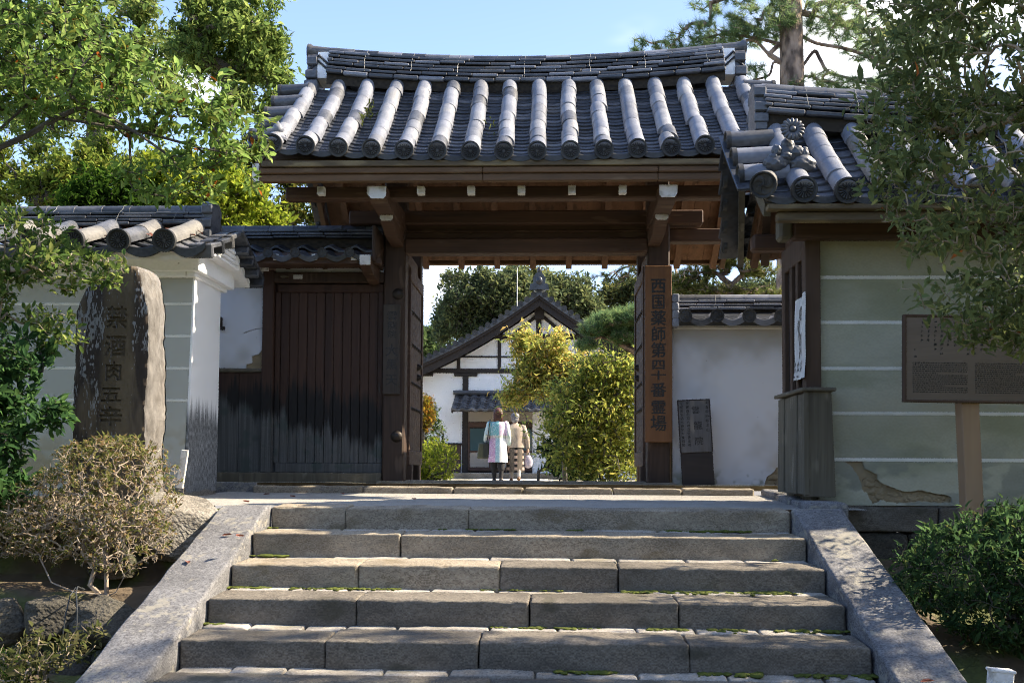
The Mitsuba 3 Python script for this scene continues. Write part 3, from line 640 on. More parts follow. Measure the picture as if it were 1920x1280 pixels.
def cheek(x0, x1, seed, label):
    # a sloping granite slab, its top running just above the nosings
    n = 60
    y0, y1 = 3.2, 7.03
    ys = np.linspace(y0, y1, n)
    zt = 0.022 + (ys - D1) * RISE / TREAD
    zt = np.minimum(zt, 0.012)
    r = 0.022
    prof = [(x0, -0.45), (x0, -0.10), (x0, -r), (x0 + 0.35 * r, -0.35 * r), (x0 + r, 0), (x0 + 0.1, 0), ((x0 + x1) / 2, 0), (x1 - 0.1, 0), (x1 - r, 0), (x1 - 0.35 * r, -0.35 * r), (x1, -r), (x1, -0.10), (x1, -0.45)]
    P = np.array([[[x, y, z + dz] for x, dz in prof] for y, z in zip(ys, zt)])
    off = (meshkit.noise(P * 9, seed) - 0.5) * 0.012 + (meshkit.noise(P * 3, seed + 1) - 0.5) * 0.016
    P[..., 2] += off
    P[..., 0] += (meshkit.noise(P * 7 + 4, seed) - 0.5) * 0.012
    end = np.array([[[x, y1 + 0.005, max(z, -0.6)] for x, z in ((q[0], q[1] + zt[-1]) for q in prof)], [[x, y1 + 0.005, -0.6] for x, _ in prof]])
    add('cheek_slab', cat([grid(P), grid(end)]), 'stone_cheek', st, smooth=50, label=label)


cheek(XL - 0.345, XL, 21, 'sloping granite cheek on the left of the stairs')
cheek(XR, XR + 0.345, 22, 'sloping granite cheek on the right of the stairs, dappled by leaf shade')

# moss along the foot of the risers
ms = []
rm = np.random.default_rng(31)
for i, spans in enumerate([[(0.0, 0.10, 1), (0.33, 0.48, 1), (0.52, 0.60, .8), (0.75, 0.92, 1.2)], [(0.0, 0.07, 1.2), (0.93, 1.0, 1)], [(0.0, 0.3, 1.2), (0.40, 0.6, 0.7), (0.66, 0.98, 1.5)],
                           [(0.0, 0.03, 1), (0.45, 0.62, 0.8), (0.66, 1.0, 1.1)], [(0.55, 0.64, 1), (0.75, 1.0, 1.3)]]):
    yb, z0 = D1 - i * TREAD, -(i + 1) * RISE
    for a, b, s in spans:
        for _ in range(int((b - a) * 650 * s)):
            x = XL + rm.uniform(a, b) * SW
            r = rm.uniform(0.004, 0.013) * min(s, 1.1) * (0.5 + meshkit.noise(np.array([x * 14, i * 3.0, 0.0]), 4))
            if meshkit.noise(np.array([x * 6, i * 7.0, 2.0]), 9) < 0.36:
                continue
            y = yb - abs(rm.normal(0, 0.028 * s)) - 0.004
            m = trimesh.creation.icosphere(subdivisions=1, radius=1.0)
            m.vertices *= (1 + (meshkit.noise(m.vertices * 2.1 + x * 9, 3) - 0.5) * 0.7)[:, None]
            m.vertices = m.vertices * [r * 1.5, r * 1.2, r * 0.6] + [x, y, z0 + 0.013]
            ms.append(m)
k = add('moss', cat(ms), 'moss_green', smooth=True)
labels[k] = {'label': 'bright green moss along the foot of the stair risers', 'category': 'moss', 'kind': 'stuff'}

# kerb of the gate threshold and the kerb along the right of the terrace
kb = thing('threshold_kerb', 'low worn stone kerb in front of the gate, running round to the right of the terrace', 'kerb')
for k, (a, b) in enumerate([(-3.38, -2.95), (-2.94, -1.85), (-1.84, -0.95), (-0.94, -0.25), (-0.24, 0.62), (0.63, 1.30), (1.31, 2.0)]):
    y = 9.82 + (0.16 if k == 0 else 0.0)
    add('kerb_stone', rough_block(a, b, y, 10.02, -0.08, 0.088 + (0.03 if k == 0 else 0), res=0.05, r=0.02, amp=0.006, seed=60 + k, low=0.006), 'stone_cheek' if k == 0 else 'stone_step', kb, smooth=40)
def kerb_piece(a, b, k):
    m = rough_block(1.79, 2.07, a, b, -0.3, 0.058 + 0.010 * k, res=0.05, r=0.025, amp=0.006, seed=70 + k, low=0.006)
    m.vertices[:, 0] += 0.10 * (m.vertices[:, 1] - 7.06) + 0.02
    return m


for k, (a, b) in enumerate([(7.06, 7.95), (7.96, 8.9), (8.91, 10.02)]):
    add('kerb_stone', kerb_piece(a, b, k), 'stone_cheek', kb, smooth=40)
# ---------------------------------------------------------------- tiled roofs
class Prof:
    """a roof slope from ridge to eave as (y, z) points"""

    def __init__(s, pts):
        s.p = np.array(pts, float)
        s.d = np.concatenate([[0], np.cumsum(np.linalg.norm(np.diff(s.p, axis=0), axis=1))])
        s.L = s.d[-1]
        s.sign = np.sign(s.p[-1, 0] - s.p[0, 0])

    def at(s, q):
        return np.array([np.interp(q, s.d, s.p[:, 0]), np.interp(q, s.d, s.p[:, 1])])

    def tan(s, q):
        a, b = s.at(max(q - 0.03, 0)), s.at(min(q + 0.03, s.L))
        return (b - a) / np.linalg.norm(b - a)

    def frame(s, x, q, off=0.0, lift=0.0, tilt=0.0):
        """local x across, local y down the slope, local z away from it"""
        p, t = s.at(q), s.tan(q)
        if q > s.L:
            p = p + t * (q - s.L)
        c, sn = math.cos(tilt), math.sin(tilt)
        n = np.array([-t[1], t[0]]) * (1 if s.sign > 0 else -1)
        t2, n2 = t * c + n * sn, n * c - t * sn
        xh = np.array([1.0 if s.sign > 0 else -1.0, 0, 0])
        R = np.stack([xh, [0, t2[0], t2[1]], [0, n2[0], n2[1]]], 1)
        return mat4(R, (x, p[0] + n[0] * off, p[1] + n[1] * off + lift))

    def slab(s, q0, q1, o0, o1, x0, x1, n=6):
        """a board that follows the slope"""
        qs = np.linspace(q0, q1, n)
        lo, hi = [], []
        for q in qs:
            p, t = s.at(q), s.tan(q)
            nn = np.array([-t[1], t[0]]) * (1 if s.sign > 0 else -1)
            lo.append(p + nn * o0); hi.append(p + nn * o1)
        return prism_x(np.vstack([lo, hi[::-1]]), x0, x1)


def quad_prof(y0, z0, y1, z1, sag, n=15):
    u = np.linspace(0, 1, n)
    return Prof(np.stack([y0 + (y1 - y0) * u, z0 + (z1 - z0) * u - sag * 4 * u * (1 - u)], 1))


def tube_tile(L, r, n=12, a0=-8):
    a = np.radians(np.linspace(a0, 180 - a0, n + 1))
    prof = [(0.0, r * 0.955), (L * 0.5, r * 0.97), (L - 0.03, r * 0.985), (L - 0.005, r * 1.0), (L, r * 0.98), (L, r * 0.80), (L, 0.0)]
    P = np.array([[[rr * math.cos(t), y, rr * math.sin(t)] for t in a] for y, rr in prof])
    return grid(P)


def disc_tile(r, petals=16, rings=14, seg=64):
    """round eave end: rim, recessed field with a chrysanthemum in relief; faces local +y"""
    rs_ = np.concatenate([[0], np.linspace(0.06, 1.0, rings)])
    a = np.linspace(0, 2 * np.pi, seg + 1)
    P = np.zeros((len(rs_) + 3, seg + 1, 3))
    for i, q in enumerate(rs_):
        if petals:
            pet = 0.12 * np.abs(np.cos(a * petals / 2)) ** 0.6
        else:
            pet = 0.06 * (np.cos(3 * a + 6 * q) > 0.2)
        h = np.where(q < 0.16, 0.10, np.where(q < 0.70, pet, 0.0)) if q < 0.80 else np.full_like(a, 0.17)
        P[i] = np.stack([r * q * np.cos(a), h * r, r * q * np.sin(a)], 1)
    for k, (q, y) in enumerate([(1.0, 0.05 * r), (1.0, -0.25 * r), (0.9, -0.25 * r)]):
        P[len(rs_) + k] = np.stack([r * q * np.cos(a), np.full_like(a, y), r * q * np.sin(a)], 1)
    return grid(P, flip=True)


def pan_tile(w, L, sag, t=0.023, n=8):
    x = np.linspace(-w / 2, w / 2, n + 1)
    z = sag * ((2 * x / w) ** 2 - 1)
    rows = [np.stack([x, 0 * x, z], 1), np.stack([x, 0 * x + L - 0.004, z], 1), np.stack([x, 0 * x + L, z - 0.004], 1), np.stack([x, 0 * x + L, z - t], 1), np.stack([x, 0 * x + L - 0.05, z - t], 1)]
    return grid(np.array(rows))


def pan_lip(w, sag, drop, t=0.03, n=10):
    """the hanging front of an eave tile"""
    x = np.linspace(-w / 2, w / 2, n + 1)
    z = sag * ((2 * x / w) ** 2 - 1)
    zb = z - drop * (1 - 0.35 * (2 * x / w) ** 2)
    rows = [np.stack([x, 0 * x - 0.10, z + 0.004], 1), np.stack([x, 0 * x + 0.001, z + 0.004], 1), np.stack([x, 0 * x + 0.006, z - 0.004], 1), np.stack([x, 0 * x + 0.006, zb], 1), np.stack([x, 0 * x - t, zb], 1), np.stack([x, 0 * x - t, z - 0.01], 1)]
    return grid(np.array(rows))


TONES = ['tile_pale', 'tile_pale', 'tile_pale', 'tile_mid']


def slope_tiles(parent, prof, xs, r, rows, tube_len, lift=lambda x: 0.0, seed=1, tones=('tile_pale',), pan_tones=('tile_dark', 'tile_mid'), disc=0.088, petals=16,
                stuff=False, pan_sag=0.035, drop=0.05, pans=True, skip_pan=()):
    rng = np.random.default_rng(seed)
    sp = xs[1] - xs[0]
    tm = mikit.ply(tube_tile(tube_len * 1.02, r), 'tile_pale', smooth=40)
    dm = mikit.ply(disc_tile(disc, petals), 'tile_disc', smooth=35)
    nt = max(1, int(round(prof.L / tube_len)))
    step = prof.L / nt
    base_t, base_p = [], []
    for x in xs:
        for k in range(nt):
            q = k * step
            lf = lift(x) * (q / prof.L)
            M = prof.frame(x + rng.normal(0, 0.0055), q + step / 2, rng.normal(0, 0.002), lf, rng.normal(0, 0.010))
            M[:3, 3] -= M[:3, 1] * step / 2
            mm = tones[rng.integers(len(tones))]
            if stuff:
                a = tube_tile(tube_len * 1.02, r, 8); a.apply_transform(M); base_t.append(a)
            else:
                put('round_tile', tm, parent, M, mm)
        M = prof.frame(x, prof.L, 0.0, lift(x), 0.0)
        # the end disc stands upright rather than square to the slope
        t = M[:3, 1]; up = np.array([0, 0, 1.0]); f = np.array([0, prof.sign, -0.18]); f /= np.linalg.norm(f)
        R = np.stack([M[:3, 0], f, np.cross(M[:3, 0], f)], 1)
        if not stuff:
            put('end_disc', dm, parent, mat4(R @ rot([0, 1, 0], rng.uniform(0, 0.4)), M[:3, 3] + f * 0.034), 'tile_disc')
    if pans:
        pm = mikit.ply(pan_tile(sp * 0.98, prof.L / rows * 1.9, pan_sag), 'tile_dark', smooth=30)
        lm = mikit.ply(pan_lip(sp * 0.96, pan_sag, drop), 'tile_disc', smooth=30)
        ps = prof.L / rows
        for i in range(len(xs) - 1):
            if i in skip_pan:
                continue
            x = (xs[i] + xs[i + 1]) / 2
            for k in range(rows):
                q1 = (k + 1) * ps
                L = ps * 1.9
                lf = lift(x) * (q1 / prof.L)
                M = prof.frame(x + rng.normal(0, 0.002), q1, -0.012 + rng.normal(0, 0.0015), lf, 0.15 + rng.normal(0, 0.012))
                M[:3, 3] -= M[:3, 1] * L
                mm = pan_tones[rng.integers(len(pan_tones))]
                if stuff:
                    a = pan_tile(sp * 0.98, L, pan_sag, n=4); a.apply_transform(M); base_p.append(a)
                else:
                    put('flat_tile', pm, parent, M, mm)
            M = prof.frame(x, prof.L, -0.016, lift(x), 0.0)
            f = np.array([0, prof.sign, 0.0])
            R = np.stack([M[:3, 0], f, np.cross(M[:3, 0], f)], 1)
            if not stuff:
                put('eave_tile', lm, parent, mat4(R, M[:3, 3] + f * 0.02), 'tile_disc')
    if stuff:
        add('rear_tiles', cat(base_t + base_p), 'tile_mid', parent, smooth=40, kind='stuff')


def ridge_courses(parent, x0, x1, yc, zf, n, h, hw0, hw1, tlen=0.27, seed=3, cap_r=0.075, base_h=0.05, wires=6, tones=('tile_mid', 'tile_dark', 'tile_dark', 'tile_pale')):
    """courses of flat ridge tiles with dark clay between, a base course and round cap tiles; zf(x) is the foot of the ridge"""
    rng = np.random.default_rng(seed)
    nx = 24
    xs = np.linspace(x0, x1, nx)
    hh = base_h + n * h
    core = np.array([[[x, yc + s * w, zf(x) + z] for s, w, z in ((-1, hw0 - 0.045, -0.10), (-1, hw0 - 0.05, 0.0), (-1, hw1 - 0.035, hh), (1, hw1 - 0.035, hh), (1, hw0 - 0.05, 0.0), (1, hw0 - 0.045, -0.10))] for x in xs])
    add('ridge_core', grid(core), 'ridge_clay', parent)

    def course(z, th, hw, name, off, round_=0.006):
        x = x0 - off * tlen
        while x < x1 - 0.03:
            a, b = max(x, x0), min(x + tlen, x1)
            x += tlen
            if b - a < 0.03:
                continue
            m = (a + b) / 2
            sl = (zf(b) - zf(a)) / (b - a)
            R = rot([0, 1, 0], -math.atan(sl)) @ rot([0, 0, 1], rng.normal(0, 0.006)) @ rot([1, 0, 0], rng.normal(0, 0.015))
            mesh = box(-(b - a) / 2 + 0.002, (b - a) / 2 - 0.002, -hw - rng.uniform(-0.006, 0.006), hw, -th / 2, th / 2, round_)
            add(name, mesh, tones[rng.integers(len(tones))], parent, smooth=False, M=mat4(R, (m, yc, zf(m) + z + rng.normal(0, 0.0022))))

    course(base_h * 0.55, base_h * 0.9, hw0, 'ridge_base_tile', rng.uniform(0, 1), 0.014)
    for k in range(n):
        w = hw0 + (hw1 - hw0) * (k + 0.6) / n
        course(base_h + (k + 0.62) * h, h * 0.58, w, 'ridge_tile', rng.uniform(0, 1))
    # caps
    x = x0
    L = 0.26
    while x < x1 - 0.02:
        b = min(x + L, x1)
        m = (x + b) / 2
        R = rot([0, 1, 0], -math.atan((zf(b) - zf(x)) / (b - x)))
        P = np.array([[[xx, rr * math.cos(t), rr * math.sin(t)] for t in np.radians(np.linspace(-15, 195, 13))] for xx, rr in ((-(b - x) / 2, cap_r * 0.96), ((b - x) / 2 - 0.025, cap_r), ((b - x) / 2 - 0.003, cap_r * 1.03), ((b - x) / 2, cap_r * 0.9), ((b - x) / 2, 0.0))])
        add('ridge_cap_tile', grid(P), tones[rng.integers(len(tones))] if x > x0 else 'tile_mid', parent, smooth=40, M=mat4(R, (m, yc, zf(m) + hh + 0.005)))
        x = b
    for k in range(wires):
        x = x0 + (x1 - x0) * (k + 0.5 + rng.uniform(-0.2, 0.2)) / wires
        pts = [(x + rng.normal(0, .006), yc - hw0 * 0.95, zf(x) + base_h + h * 0.2), (x, yc - (hw0 + hw1) / 2 - 0.006, zf(x) + base_h + hh * 0.42), (x, yc - hw1 - 0.01, zf(x) + hh * 0.93)]
        pts += [(x + 0.01, yc - cap_r * 1.06 * math.cos(t), zf(x) + hh + 0.005 + cap_r * 1.06 * math.sin(t)) for t in np.radians([20, 50, 80, 110])]
        add('tie_wire', tube(pts, 0.0013, 4), 'wire', parent)


def onigawara(parent, x, yc, z, side, sc=1.0, plaster=True, name='ridge_end_tile'):
    """ogre-plate at a ridge's end: a stepped scroll plate across the ridge, a roll on top and white plaster behind; side = +1 at the right end"""
    th = 0.12 * sc
    out = [(0.23, -0.10), (0.235, 0.02), (0.20, 0.06), (0.19, 0.12), (0.215, 0.15), (0.20, 0.21), (0.155, 0.235), (0.15, 0.29), (0.17, 0.33), (0.15, 0.40), (0.09, 0.44), (0.0, 0.45)]
    pl = [(y * sc, zz * sc) for y, zz in out] + [(-y * sc, zz * sc) for y, zz in out[::-1][1:]]
    a, b = sorted((x, x + side * th))
    m = prism_x([(yc + y, z + zz) for y, zz in pl], a, b)
    ms = [m]
    # bulging legs: each step is rolled outwards
    for zz, w, t2 in ((0.02, 0.24, 0.155), (0.15, 0.22, 0.14), (0.33, 0.175, 0.13)):
        xc = x + side * th / 2
        pts = [(xc, yc - (w - 0.02) * sc, z + (zz - 0.07) * sc), (xc, yc - w * sc, z + zz * sc), (xc, yc - (w - 0.02) * sc, z + (zz + 0.06) * sc)]
        ms.append(obox((xc, yc - (w - 0.015) * sc, z + zz * sc), t2 * sc, 0.05 * sc, 0.10 * sc, ch=0.02 * sc))
        ms.append(obox((xc, yc + (w - 0.015) * sc, z + zz * sc), t2 * sc, 0.05 * sc, 0.10 * sc, ch=0.02 * sc))
    k = add(name, cat(ms), 'tile_mid', parent, smooth=30)
    if plaster:
        # roof-shaped block behind the plate: plaster under a small slab and a projecting roll
        a, b = sorted((x, x - side * 0.15 * sc))
        add('plaster_filling', prism_x([(yc - 0.17 * sc, z + 0.12 * sc), (yc - 0.13 * sc, z + 0.45 * sc), (yc + 0.13 * sc, z + 0.45 * sc), (yc + 0.17 * sc, z + 0.12 * sc)], a, b), 'plaster_white', parent)
        zz0 = z + 0.28 * sc
        ch = [tube([(x - side * 0.16 * sc, yc - 0.168 * sc, zz0 - 0.02 * sc), (x - side * 0.02, yc - 0.158 * sc, zz0 + 0.12 * sc), (x + side * 0.10 * sc, yc - 0.164 * sc, zz0 + 0.0)], 0.016 * sc, 4),
              tube([(x - side * 0.16 * sc, yc - 0.172 * sc, zz0 - 0.09 * sc), (x - side * 0.01, yc - 0.166 * sc, zz0 + 0.05 * sc), (x + side * 0.10 * sc, yc - 0.17 * sc, zz0 - 0.06 * sc)], 0.014 * sc, 4)]
        add('plaster_moulding', cat(ch), 'tile_dark', parent)
        roll = revolve([(0, -0.16), (0.062, -0.16), (0.066, 0.05), (0.070, 0.12), (0.086, 0.14), (0.086, 0.175), (0.0, 0.175)], 14)
        roll.vertices *= sc
        R = rot([0, 1, 0], side * (math.pi / 2 - 0.10))
        add('ridge_roll', roll, 'tile_mid', parent, smooth=40, M=mat4(R, (x - side * 0.02, yc, z + 0.50 * sc)))


def verge(parent, prof, x, side, r, n, L, seed=1, tones=('tile_mid', 'tile_dark'), discs=True, s0=0.05, s1=1.0, skew=0.0):
    """short round tiles laid across the verge, ends out"""
    tm = mikit.ply(tube_tile(L, r, 10), 'tile_mid', smooth=40)
    dm = mikit.ply(disc_tile(r * 1.08, 0, 8, 32), 'tile_disc', smooth=35)
    rng = np.random.default_rng(seed)
    for k in range(n):
        q = prof.L * (s0 + (s1 - s0) * (k + 0.5) / n)
        p, t = prof.at(q), prof.tan(q)
        nn = np.array([-t[1], t[0]]) * (1 if prof.sign > 0 else -1)
        o = np.array([x + skew * abs(p[0] - prof.p[0, 0]), p[0] + nn[0] * 0.02, p[1] + nn[1] * 0.02])
        f = np.array([side, 0, -0.06]); f /= np.linalg.norm(f)
        z = np.array([0, nn[0], nn[1]])
        xh = np.cross(f, z); xh /= np.linalg.norm(xh); z = np.cross(xh, f)
        R = np.stack([xh, f, z], 1)
        put('verge_tile', tm, parent, mat4(R, o - f * L * 0.6), tones[rng.integers(len(tones))])
        if discs:
            put('verge_disc', dm, parent, mat4(R, o + f * (L * 0.4 + 0.01)), 'tile_disc')
        add('verge_slab', box(-L * 0.55, L * 0.12, -prof.L / n * (s1 - s0) * 0.56, prof.L / n * (s1 - s0) * 0.56, -0.035, -0.012), 'tile_dark', parent,
            M=mat4(np.stack([f if side > 0 else -f, np.array([0, t[0], t[1]]), z], 1) if True else None, o + z * -0.01))
# ---------------------------------------------------------------- the gate
gate = thing('temple_gate', 'large dark timber gate with a sweeping grey tiled roof at the top of the stairs', 'gate')
GX = -0.275
front = quad_prof(10.42, 4.34, 8.98, 3.165, 0.035)
rear = quad_prof(10.78, 4.34, 12.48, 2.935, 0.04)
sori = lambda x: 0.085 * ((x - GX) / 2.3) ** 2
txs = [-2.55 + 0.3035 * i for i in range(16)]
roof = add('roof', cat([front.slab(0.0, front.L - 0.06, -0.125, -0.085, -2.66, 2.11), rear.slab(0.0, rear.L - 0.06, -0.125, -0.085, -2.66, 2.11)]), 'wood_eave', gate)
# sub-parts of the roof
slope_tiles(roof, front, txs, 0.080, 20, 0.245, sori, seed=4, tones=('tile_pale',) * 7 + ('tile_pale_bleached',) * 4 + ('tile_pale_dim',) * 3 + ('tile_mid',), skip_pan=(), pan_tones=('tile_dark', 'tile_dark', 'tile_dark', 'tile_mid'))
slope_tiles(roof, rear, txs, 0.080, 18, 0.30, sori, seed=5, stuff=True)
zr = lambda x: 4.335 + 0.135 * (abs(x - GX) / 2.3) ** 2.0
ridge_courses(roof, -2.39, 1.83, 10.6, zr, 5, 0.052, 0.27, 0.13, seed=8, cap_r=0.072, wires=7)
onigawara(roof, -2.51, 10.6, 4.335, -1, 0.90)
onigawara(roof, 1.95, 10.6, 4.335, 1, 0.90)
verge(roof, front, -2.72, -1, 0.075, 5, 0.30, seed=2, s0=0.02, s1=0.86)
verge(roof, rear, -2.72, -1, 0.075, 6, 0.30, seed=3)
verge(roof, front, 2.17, 1, 0.075, 5, 0.30, seed=4, s0=0.02, s1=0.86)
verge(roof, rear, 2.17, 1, 0.075, 6, 0.30, seed=5)
# onion finial on the leftmost tile by the eave
fin = revolve([(0.0, 0.155), (0.012, 0.135), (0.040, 0.105), (0.055, 0.075), (0.050, 0.045), (0.030, 0.022), (0.045, 0.010), (0.075, 0.0), (0.09, -0.02), (0.085, -0.04)], 16)
p = front.at(front.L - 0.16)
add('finial', fin, 'tile_pale', roof, smooth=40, M=mat4(None, (-2.55, p[0], p[1] + 0.10)))
# little plants and lost leaves on the roof valley
tuft = []
rg = np.random.default_rng(9)
for x, q, n in ((-1.80, 0.9, 26), (-0.58, 1.25, 10), (-1.85, 1.1, 18)):
    p = front.at(q)
    for _ in range(n):
        a = rg.uniform(0, 6.28)
        b = np.array([x + rg.normal(0, 0.02), p[0] + rg.normal(0, 0.05), p[1] + 0.03 + rg.normal(0, 0.04)])
        tuft.append(tube([b, b + [0.02 * math.cos(a), 0.02 * math.sin(a), 0.03], b + [0.045 * math.cos(a), 0.045 * math.sin(a), 0.035]], [0.004, 0.006, 0.001], 4))
k = add('weed_tuft', cat(tuft), 'moss_green', roof, kind='stuff')

# eave boards, fascia and purlins
add('eave_board', box(-2.66, 2.12, 8.97, 9.10, 3.035, 3.088, 0.004), 'tan_board', gate)
for a, b in ((-2.70, -0.62), (-0.62, 0.98), (0.98, 2.15)):
    add('fascia', box(a + 0.002, b - 0.002, 8.99, 9.075, 2.975, 3.030, 0.008), 'wood_eave', gate)
    add('fascia', box(a + 0.002, b - 0.002, 9.012, 9.078, 2.905, 2.972, 0.006), 'wood_eave', gate)
    add('under_fascia', box(a + 0.002, b - 0.002, 9.09, 9.16, 2.945, 2.995, 0.006), 'wood_beam', gate)
for y0, y1, z0, z1 in ((9.40, 9.54, 2.845, 2.965),):
    add('purlin', box(-2.55, 2.0, y0, y1, z0, z1, 0.012), 'wood_beam', gate)
add('rear_purlin', box(-2.55, 2.0, 11.78, 11.92, 2.98, 3.12, 0.012), 'wood_eave', gate)
add('ridge_beam', box(-2.62, 2.07, 10.52, 10.68, 3.92, 4.12, 0.012), 'wood_beam', gate)
add('rear_fascia', box(-2.68, 2.13, 12.38, 12.45, 2.815, 2.935, 0.006), 'wood_eave', gate)
for k in range(9):
    x = -2.16 + 0.4725 * k
    r_ = add('front_rafter', front.slab(0.05, front.L - 0.30, -0.225, -0.148, x - 0.033, x + 0.033), 'wood_rafter', gate)
    add('painted_tip', box(x - 0.035, x + 0.035, 9.20, 9.28, 2.838, 2.915, 0.006), 'white_paint', r_)
for k in range(11):
    x = -2.44 + 0.4455 * k
    add('rear_rafter', rear.slab(0.05, rear.L + 0.0, -0.235, -0.148, x - 0.036, x + 0.036), 'wood_rafter', gate)
rg = np.random.default_rng(12)
for pr, nm in ((front, 'front_roof_board'), (rear, 'rear_roof_board')):
    x = -2.66
    while x < 2.10:
        w = rg.uniform(0.15, 0.23)
        b = min(x + w, 2.11)
        add(nm, pr.slab(0.02, pr.L - 0.07, -0.146 - rg.uniform(0, 0.006), -0.128, x + 0.002, b - 0.002), 'wood_deck', gate)
        x = b
# barge boards with white-painted ends at the verges
for x in (-2.72, 2.12):
    bb = add('barge_board', cat([front.slab(0.0, front.L - 0.02, -0.26, -0.10, x - 0.025, x + 0.03), rear.slab(0.0, rear.L - 0.02, -0.26, -0.10, x - 0.025, x + 0.03)]), 'wood_eave', gate)
    add('painted_end', box(x - 0.028, x + 0.033, 8.985, 9.012, 2.89, 3.07, 0.004), 'white_paint', bb)

# posts, beams, bracket arms
for x0, x1 in ((-1.755, -1.525), (1.02, 1.255)):
    add('post', box(x0, x1, 10.40, 10.64, 0.10, 3.62, 0.018), 'wood_post', gate)
    add('rear_post', box(x0 + 0.03, x1 - 0.03, 11.90, 12.08, 0.06, 3.0, 0.016), 'wood_post', gate)
    add('post_base', rough_block(x0 - 0.05, x1 + 0.05, 10.36, 10.70, 0.05, 0.135, 0.05, 0.02, 0.004, seed=5), 'stone_step', gate, smooth=40)
    add('tie_beam', box((x0 + x1) / 2 - 0.05, (x0 + x1) / 2 + 0.05, 10.64, 11.90, 2.55, 2.70, 0.01), 'wood_beam', gate)
for i, xc in enumerate((-1.61, 1.085)):
    sg = -1 if i == 0 else 1
    arm = prism_x([(9.14, 2.79), (9.14, 2.89), (10.40, 2.96), (10.40, 2.76), (9.62, 2.75), (9.22, 2.77)], xc - 0.08, xc + 0.08)
    a = add('bracket_arm', arm, 'wood_beam', gate)
    add('painted_end', prism([(xc - 0.081, 2.81), (xc - 0.06, 2.778), (xc + 0.06, 2.778), (xc + 0.081, 2.81), (xc + 0.081, 2.892), (xc - 0.081, 2.892)], 9.128, 9.139), 'white_paint', a)
    arm = prism_x([(9.66, 2.70), (9.66, 2.80), (10.40, 2.84), (10.40, 2.60), (9.95, 2.62), (9.74, 2.685)], xc - 0.062, xc + 0.062)
    a = add('bracket_arm', arm, 'wood_beam', gate)
    add('painted_end', prism([(xc - 0.064, 2.72), (xc - 0.045, 2.698), (xc + 0.045, 2.698), (xc + 0.064, 2.72), (xc + 0.064, 2.802), (xc - 0.064, 2.802)], 9.648, 9.659), 'white_paint', a)
add('crown_beam', box(-2.13, 1.60, 10.385, 10.60, 2.842, 2.985, 0.012), 'wood_beam', gate)
add('upper_panel', box(-1.53, 1.02, 10.47, 10.52, 2.69, 2.845, 0.003), 'wood_beam', gate)
add('panel_batten', box(-1.53, 1.02, 10.44, 10.47, 2.765, 2.785, 0.004), 'wood_beam', gate)
add('lintel', box(-1.53, 1.02, 10.395, 10.58, 2.535, 2.690, 0.010), 'wood_beam', gate)
add('outer_beam', box(1.252, 1.86, 10.50, 10.66, 2.675, 2.815, 0.010), 'wood_beam', gate)
add('sill_stone', rough_block(-1.52, 1.02, 10.42, 10.62, 0.05, 0.142, 0.06, 0.02, 0.004, seed=77), 'stone_step', gate, smooth=40)

# open door leaves, folded back along the passage
for xs_, sgn in ((-1.535, 1), (1.03, -1)):
    lf = add('door_leaf', box(min(xs_, xs_ - sgn * 0.02), max(xs_, xs_ - sgn * 0.02), 10.66, 11.74, 0.34, 2.40, 0.003), 'wood_beam', gate)
    for j in range(6):
        y0 = 10.74 + j * 0.155
        add('plank', box(*sorted((xs_, xs_ + sgn * 0.018)), y0 + 0.003, y0 + 0.152, 0.46, 2.30, 0.004), 'wood_beam', lf)
    for z0, z1 in ((0.30, 0.46), (2.30, 2.44)):
        add('rail', box(*sorted((xs_ - sgn * 0.02, xs_ + sgn * 0.035)), 10.66, 11.75, z0, z1, 0.006), 'wood_beam', lf)
    for y0, y1 in ((10.66, 10.74), (11.67, 11.75)):
        add('stile', box(*sorted((xs_ - sgn * 0.02, xs_ + sgn * 0.035)), y0, y1, 0.46, 2.30, 0.006), 'wood_beam', lf)
    dome = revolve([(0, 0.022), (0.010, 0.020), (0.018, 0.012), (0.022, 0.0)], 10)
    ds = mikit.ply(dome, 'iron', smooth=40)
    for z in (0.92, 1.20, 1.62, 1.98):
        for j in range(6):
            put('stud', ds, lf, mat4(rot([0, 1, 0], sgn * math.pi / 2), (xs_ + sgn * 0.018, 10.80 + j * 0.155, z)))
    for z in (1.30, 1.42):
        put('stud', mikit.ply(revolve([(0, 0.05), (0.022, 0.045), (0.038, 0.02), (0.042, 0)], 12), 'iron', smooth=40), lf, mat4(rot([0, 1, 0], sgn * math.pi / 2), (xs_ + sgn * 0.018, 11.38, z)))
    add('pivot_block', box(*sorted((xs_ - sgn * 0.03, xs_ + sgn * 0.06)), 10.66, 10.80, 0.10, 0.30, 0.006), 'wood_lattice', lf)
# round iron bosses on the left post
for x, z in ((-1.60, 2.10), (-1.60, 0.60)):
    add('post_boss', revolve([(0, 0.035), (0.03, 0.033), (0.055, 0.018), (0.062, 0.0)], 16), 'iron', gate, smooth=40, M=mat4(rot([1, 0, 0], math.pi / 2), (x, 10.40, z)))

